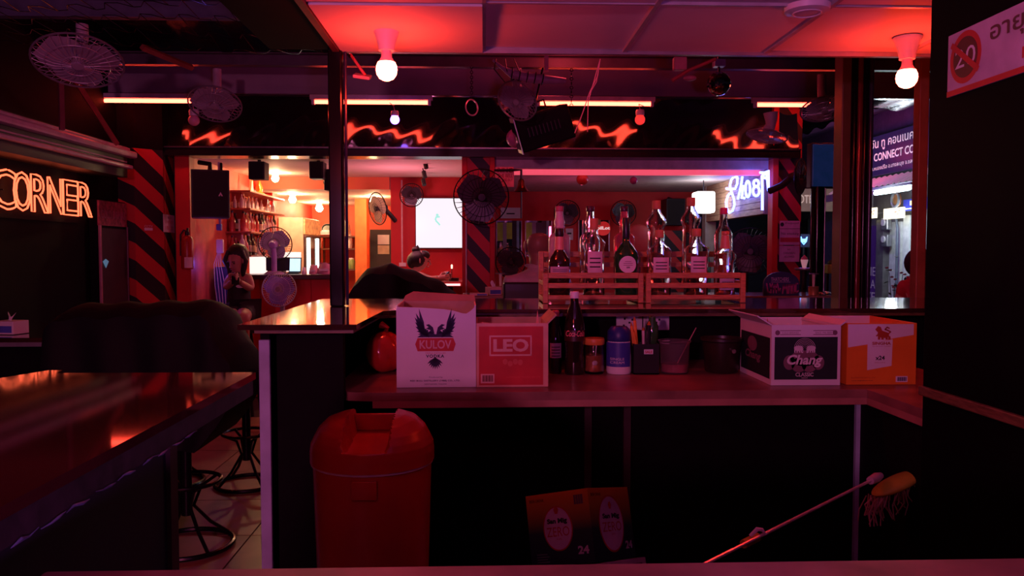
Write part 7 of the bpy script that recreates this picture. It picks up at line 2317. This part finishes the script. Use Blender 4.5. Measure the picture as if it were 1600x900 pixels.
face_bits(t, org, at(842, 384, Yw + 0.07), Vector((0.25, 0.97, -0.05)).normalized(), Vector((0.97, -0.25, 0)).normalized(), 1.1, M_skin3)
# chair back behind him
s_ = thing('bar_chair', 'black backed bar chair the bald man sits on', 'chair', (wx(836, 4.78), 4.9, 0))
B().b2((-0.19, -0.15, wz(472, 4.75)), (0.12, -0.12, wz(441, 4.75)), 0.012).build('backrest', M_black, s_)
zs_ = wz(590, 5.0)
B().b2((-0.2, -0.12, zs_ - 0.08), (0.2, 0.28, zs_ - 0.02), 0.02).build('seat', M_black, s_)
for sx in (-0.17, 0.1):
    B().b2((sx, -0.14, zs_ - 0.05), (sx + 0.025, -0.125, wz(460, 4.75))).build('back_post', M_black, s_)
for sx, sy in ((-0.18, -0.1), (0.16, -0.1), (-0.18, 0.24), (0.16, 0.24)):
    B().cyl((sx, sy, 0), (sx, sy, zs_ - 0.07), 0.016, n=8).build('leg', M_black, s_)

# --- person at the far right edge
Yw = 5.6
org = Vector((wx(1436, Yw), Yw, 0))
t = thing('person', 'dark-haired person in a red shirt half hidden by the right wall', 'person', org)
J = {
    'pelvis': (at(1432, 517, Yw), 0.14), 'waist': (at(1432, 487, Yw), 0.125), 'chest': (at(1433, 453, Yw), (0.15, 0.12)), 'nb': (at(1434, 430, Yw), 0.06), 'neck': (at(1434, 424, Yw), 0.055),
    'jaw': (at(1436, 430, Yw), 0.065), 'mid': (at(1436, 418, Yw), 0.085), 'top': (at(1435, 411, Yw), 0.078), 'crown': (at(1435, 402, Yw), 0.045),
    'sl': (at(1411, 446, Yw), 0.06), 'el': (at(1406, 484, Yw + 0.05), 0.045), 'wl': (at(1425, 487, Yw + 0.2), 0.03),
    'sr': (at(1458, 446, Yw), 0.06), 'er': (at(1464, 484, Yw + 0.05), 0.045), 'wr': (at(1445, 487, Yw + 0.2), 0.03),
    'hl': (at(1420, 523, Yw), 0.10), 'kl': (at(1416, 527, Yw + 0.35), 0.07), 'al': (at(1416, 607, Yw + 0.3), 0.045), 'fl': (at(1416, 617, Yw + 0.42), 0.038),
    'hr': (at(1448, 523, Yw), 0.10), 'kr': (at(1452, 527, Yw + 0.35), 0.07), 'ar': (at(1452, 607, Yw + 0.3), 0.045), 'fr': (at(1452, 617, Yw + 0.42), 0.038)}
skin('body', J, E_, M_skin2, t, org, 'pelvis')
C_ = {'a': (at(1432, 515, Yw), 0.155), 'b': (at(1432, 487, Yw), 0.14), 'c': (at(1433, 453, Yw), (0.19, 0.145)), 'd': (at(1434, 434, Yw), 0.075), 'sl': (at(1411, 446, Yw), 0.088), 'sl2': (at(1408, 467, Yw + 0.03), 0.065), 'sr': (at(1458, 446, Yw), 0.088), 'sr2': (at(1462, 467, Yw + 0.03), 0.065)}
skin('red_shirt', C_, [('a', 'b'), ('b', 'c'), ('c', 'd'), ('c', 'sl'), ('sl', 'sl2'), ('c', 'sr'), ('sr', 'sr2')], mat('shirt_red', (0.55, 0.05, 0.07), 0.7), t, org, 'a')
b = B()
c = at(1434, 417, Yw) - org
b.sphere(c + Vector((0, -0.015, 0.03)), 0.098, (1.0, 1.0, 1.1))
b.tube([c + Vector((-0.02, -0.05, -0.05)), at(1429, 424, Yw - 0.06) - org, at(1430, 433, Yw - 0.07) - org], [0.06, 0.05, 0.02], 10)
b.build('hair', M_hair, t, True)
hand(t, org, at(1425, 487, Yw + 0.2), (0.5, 0.8, 0), (0.8, -0.5, 0), 0.3, M_skin2)
hand(t, org, at(1445, 487, Yw + 0.2), (-0.5, 0.8, 0), (-0.8, -0.5, 0), -0.3, M_skin2)
plain_stool('stool under the person in the red shirt', wx(1432, Yw), Yw, wz(530, Yw) - 0.13)
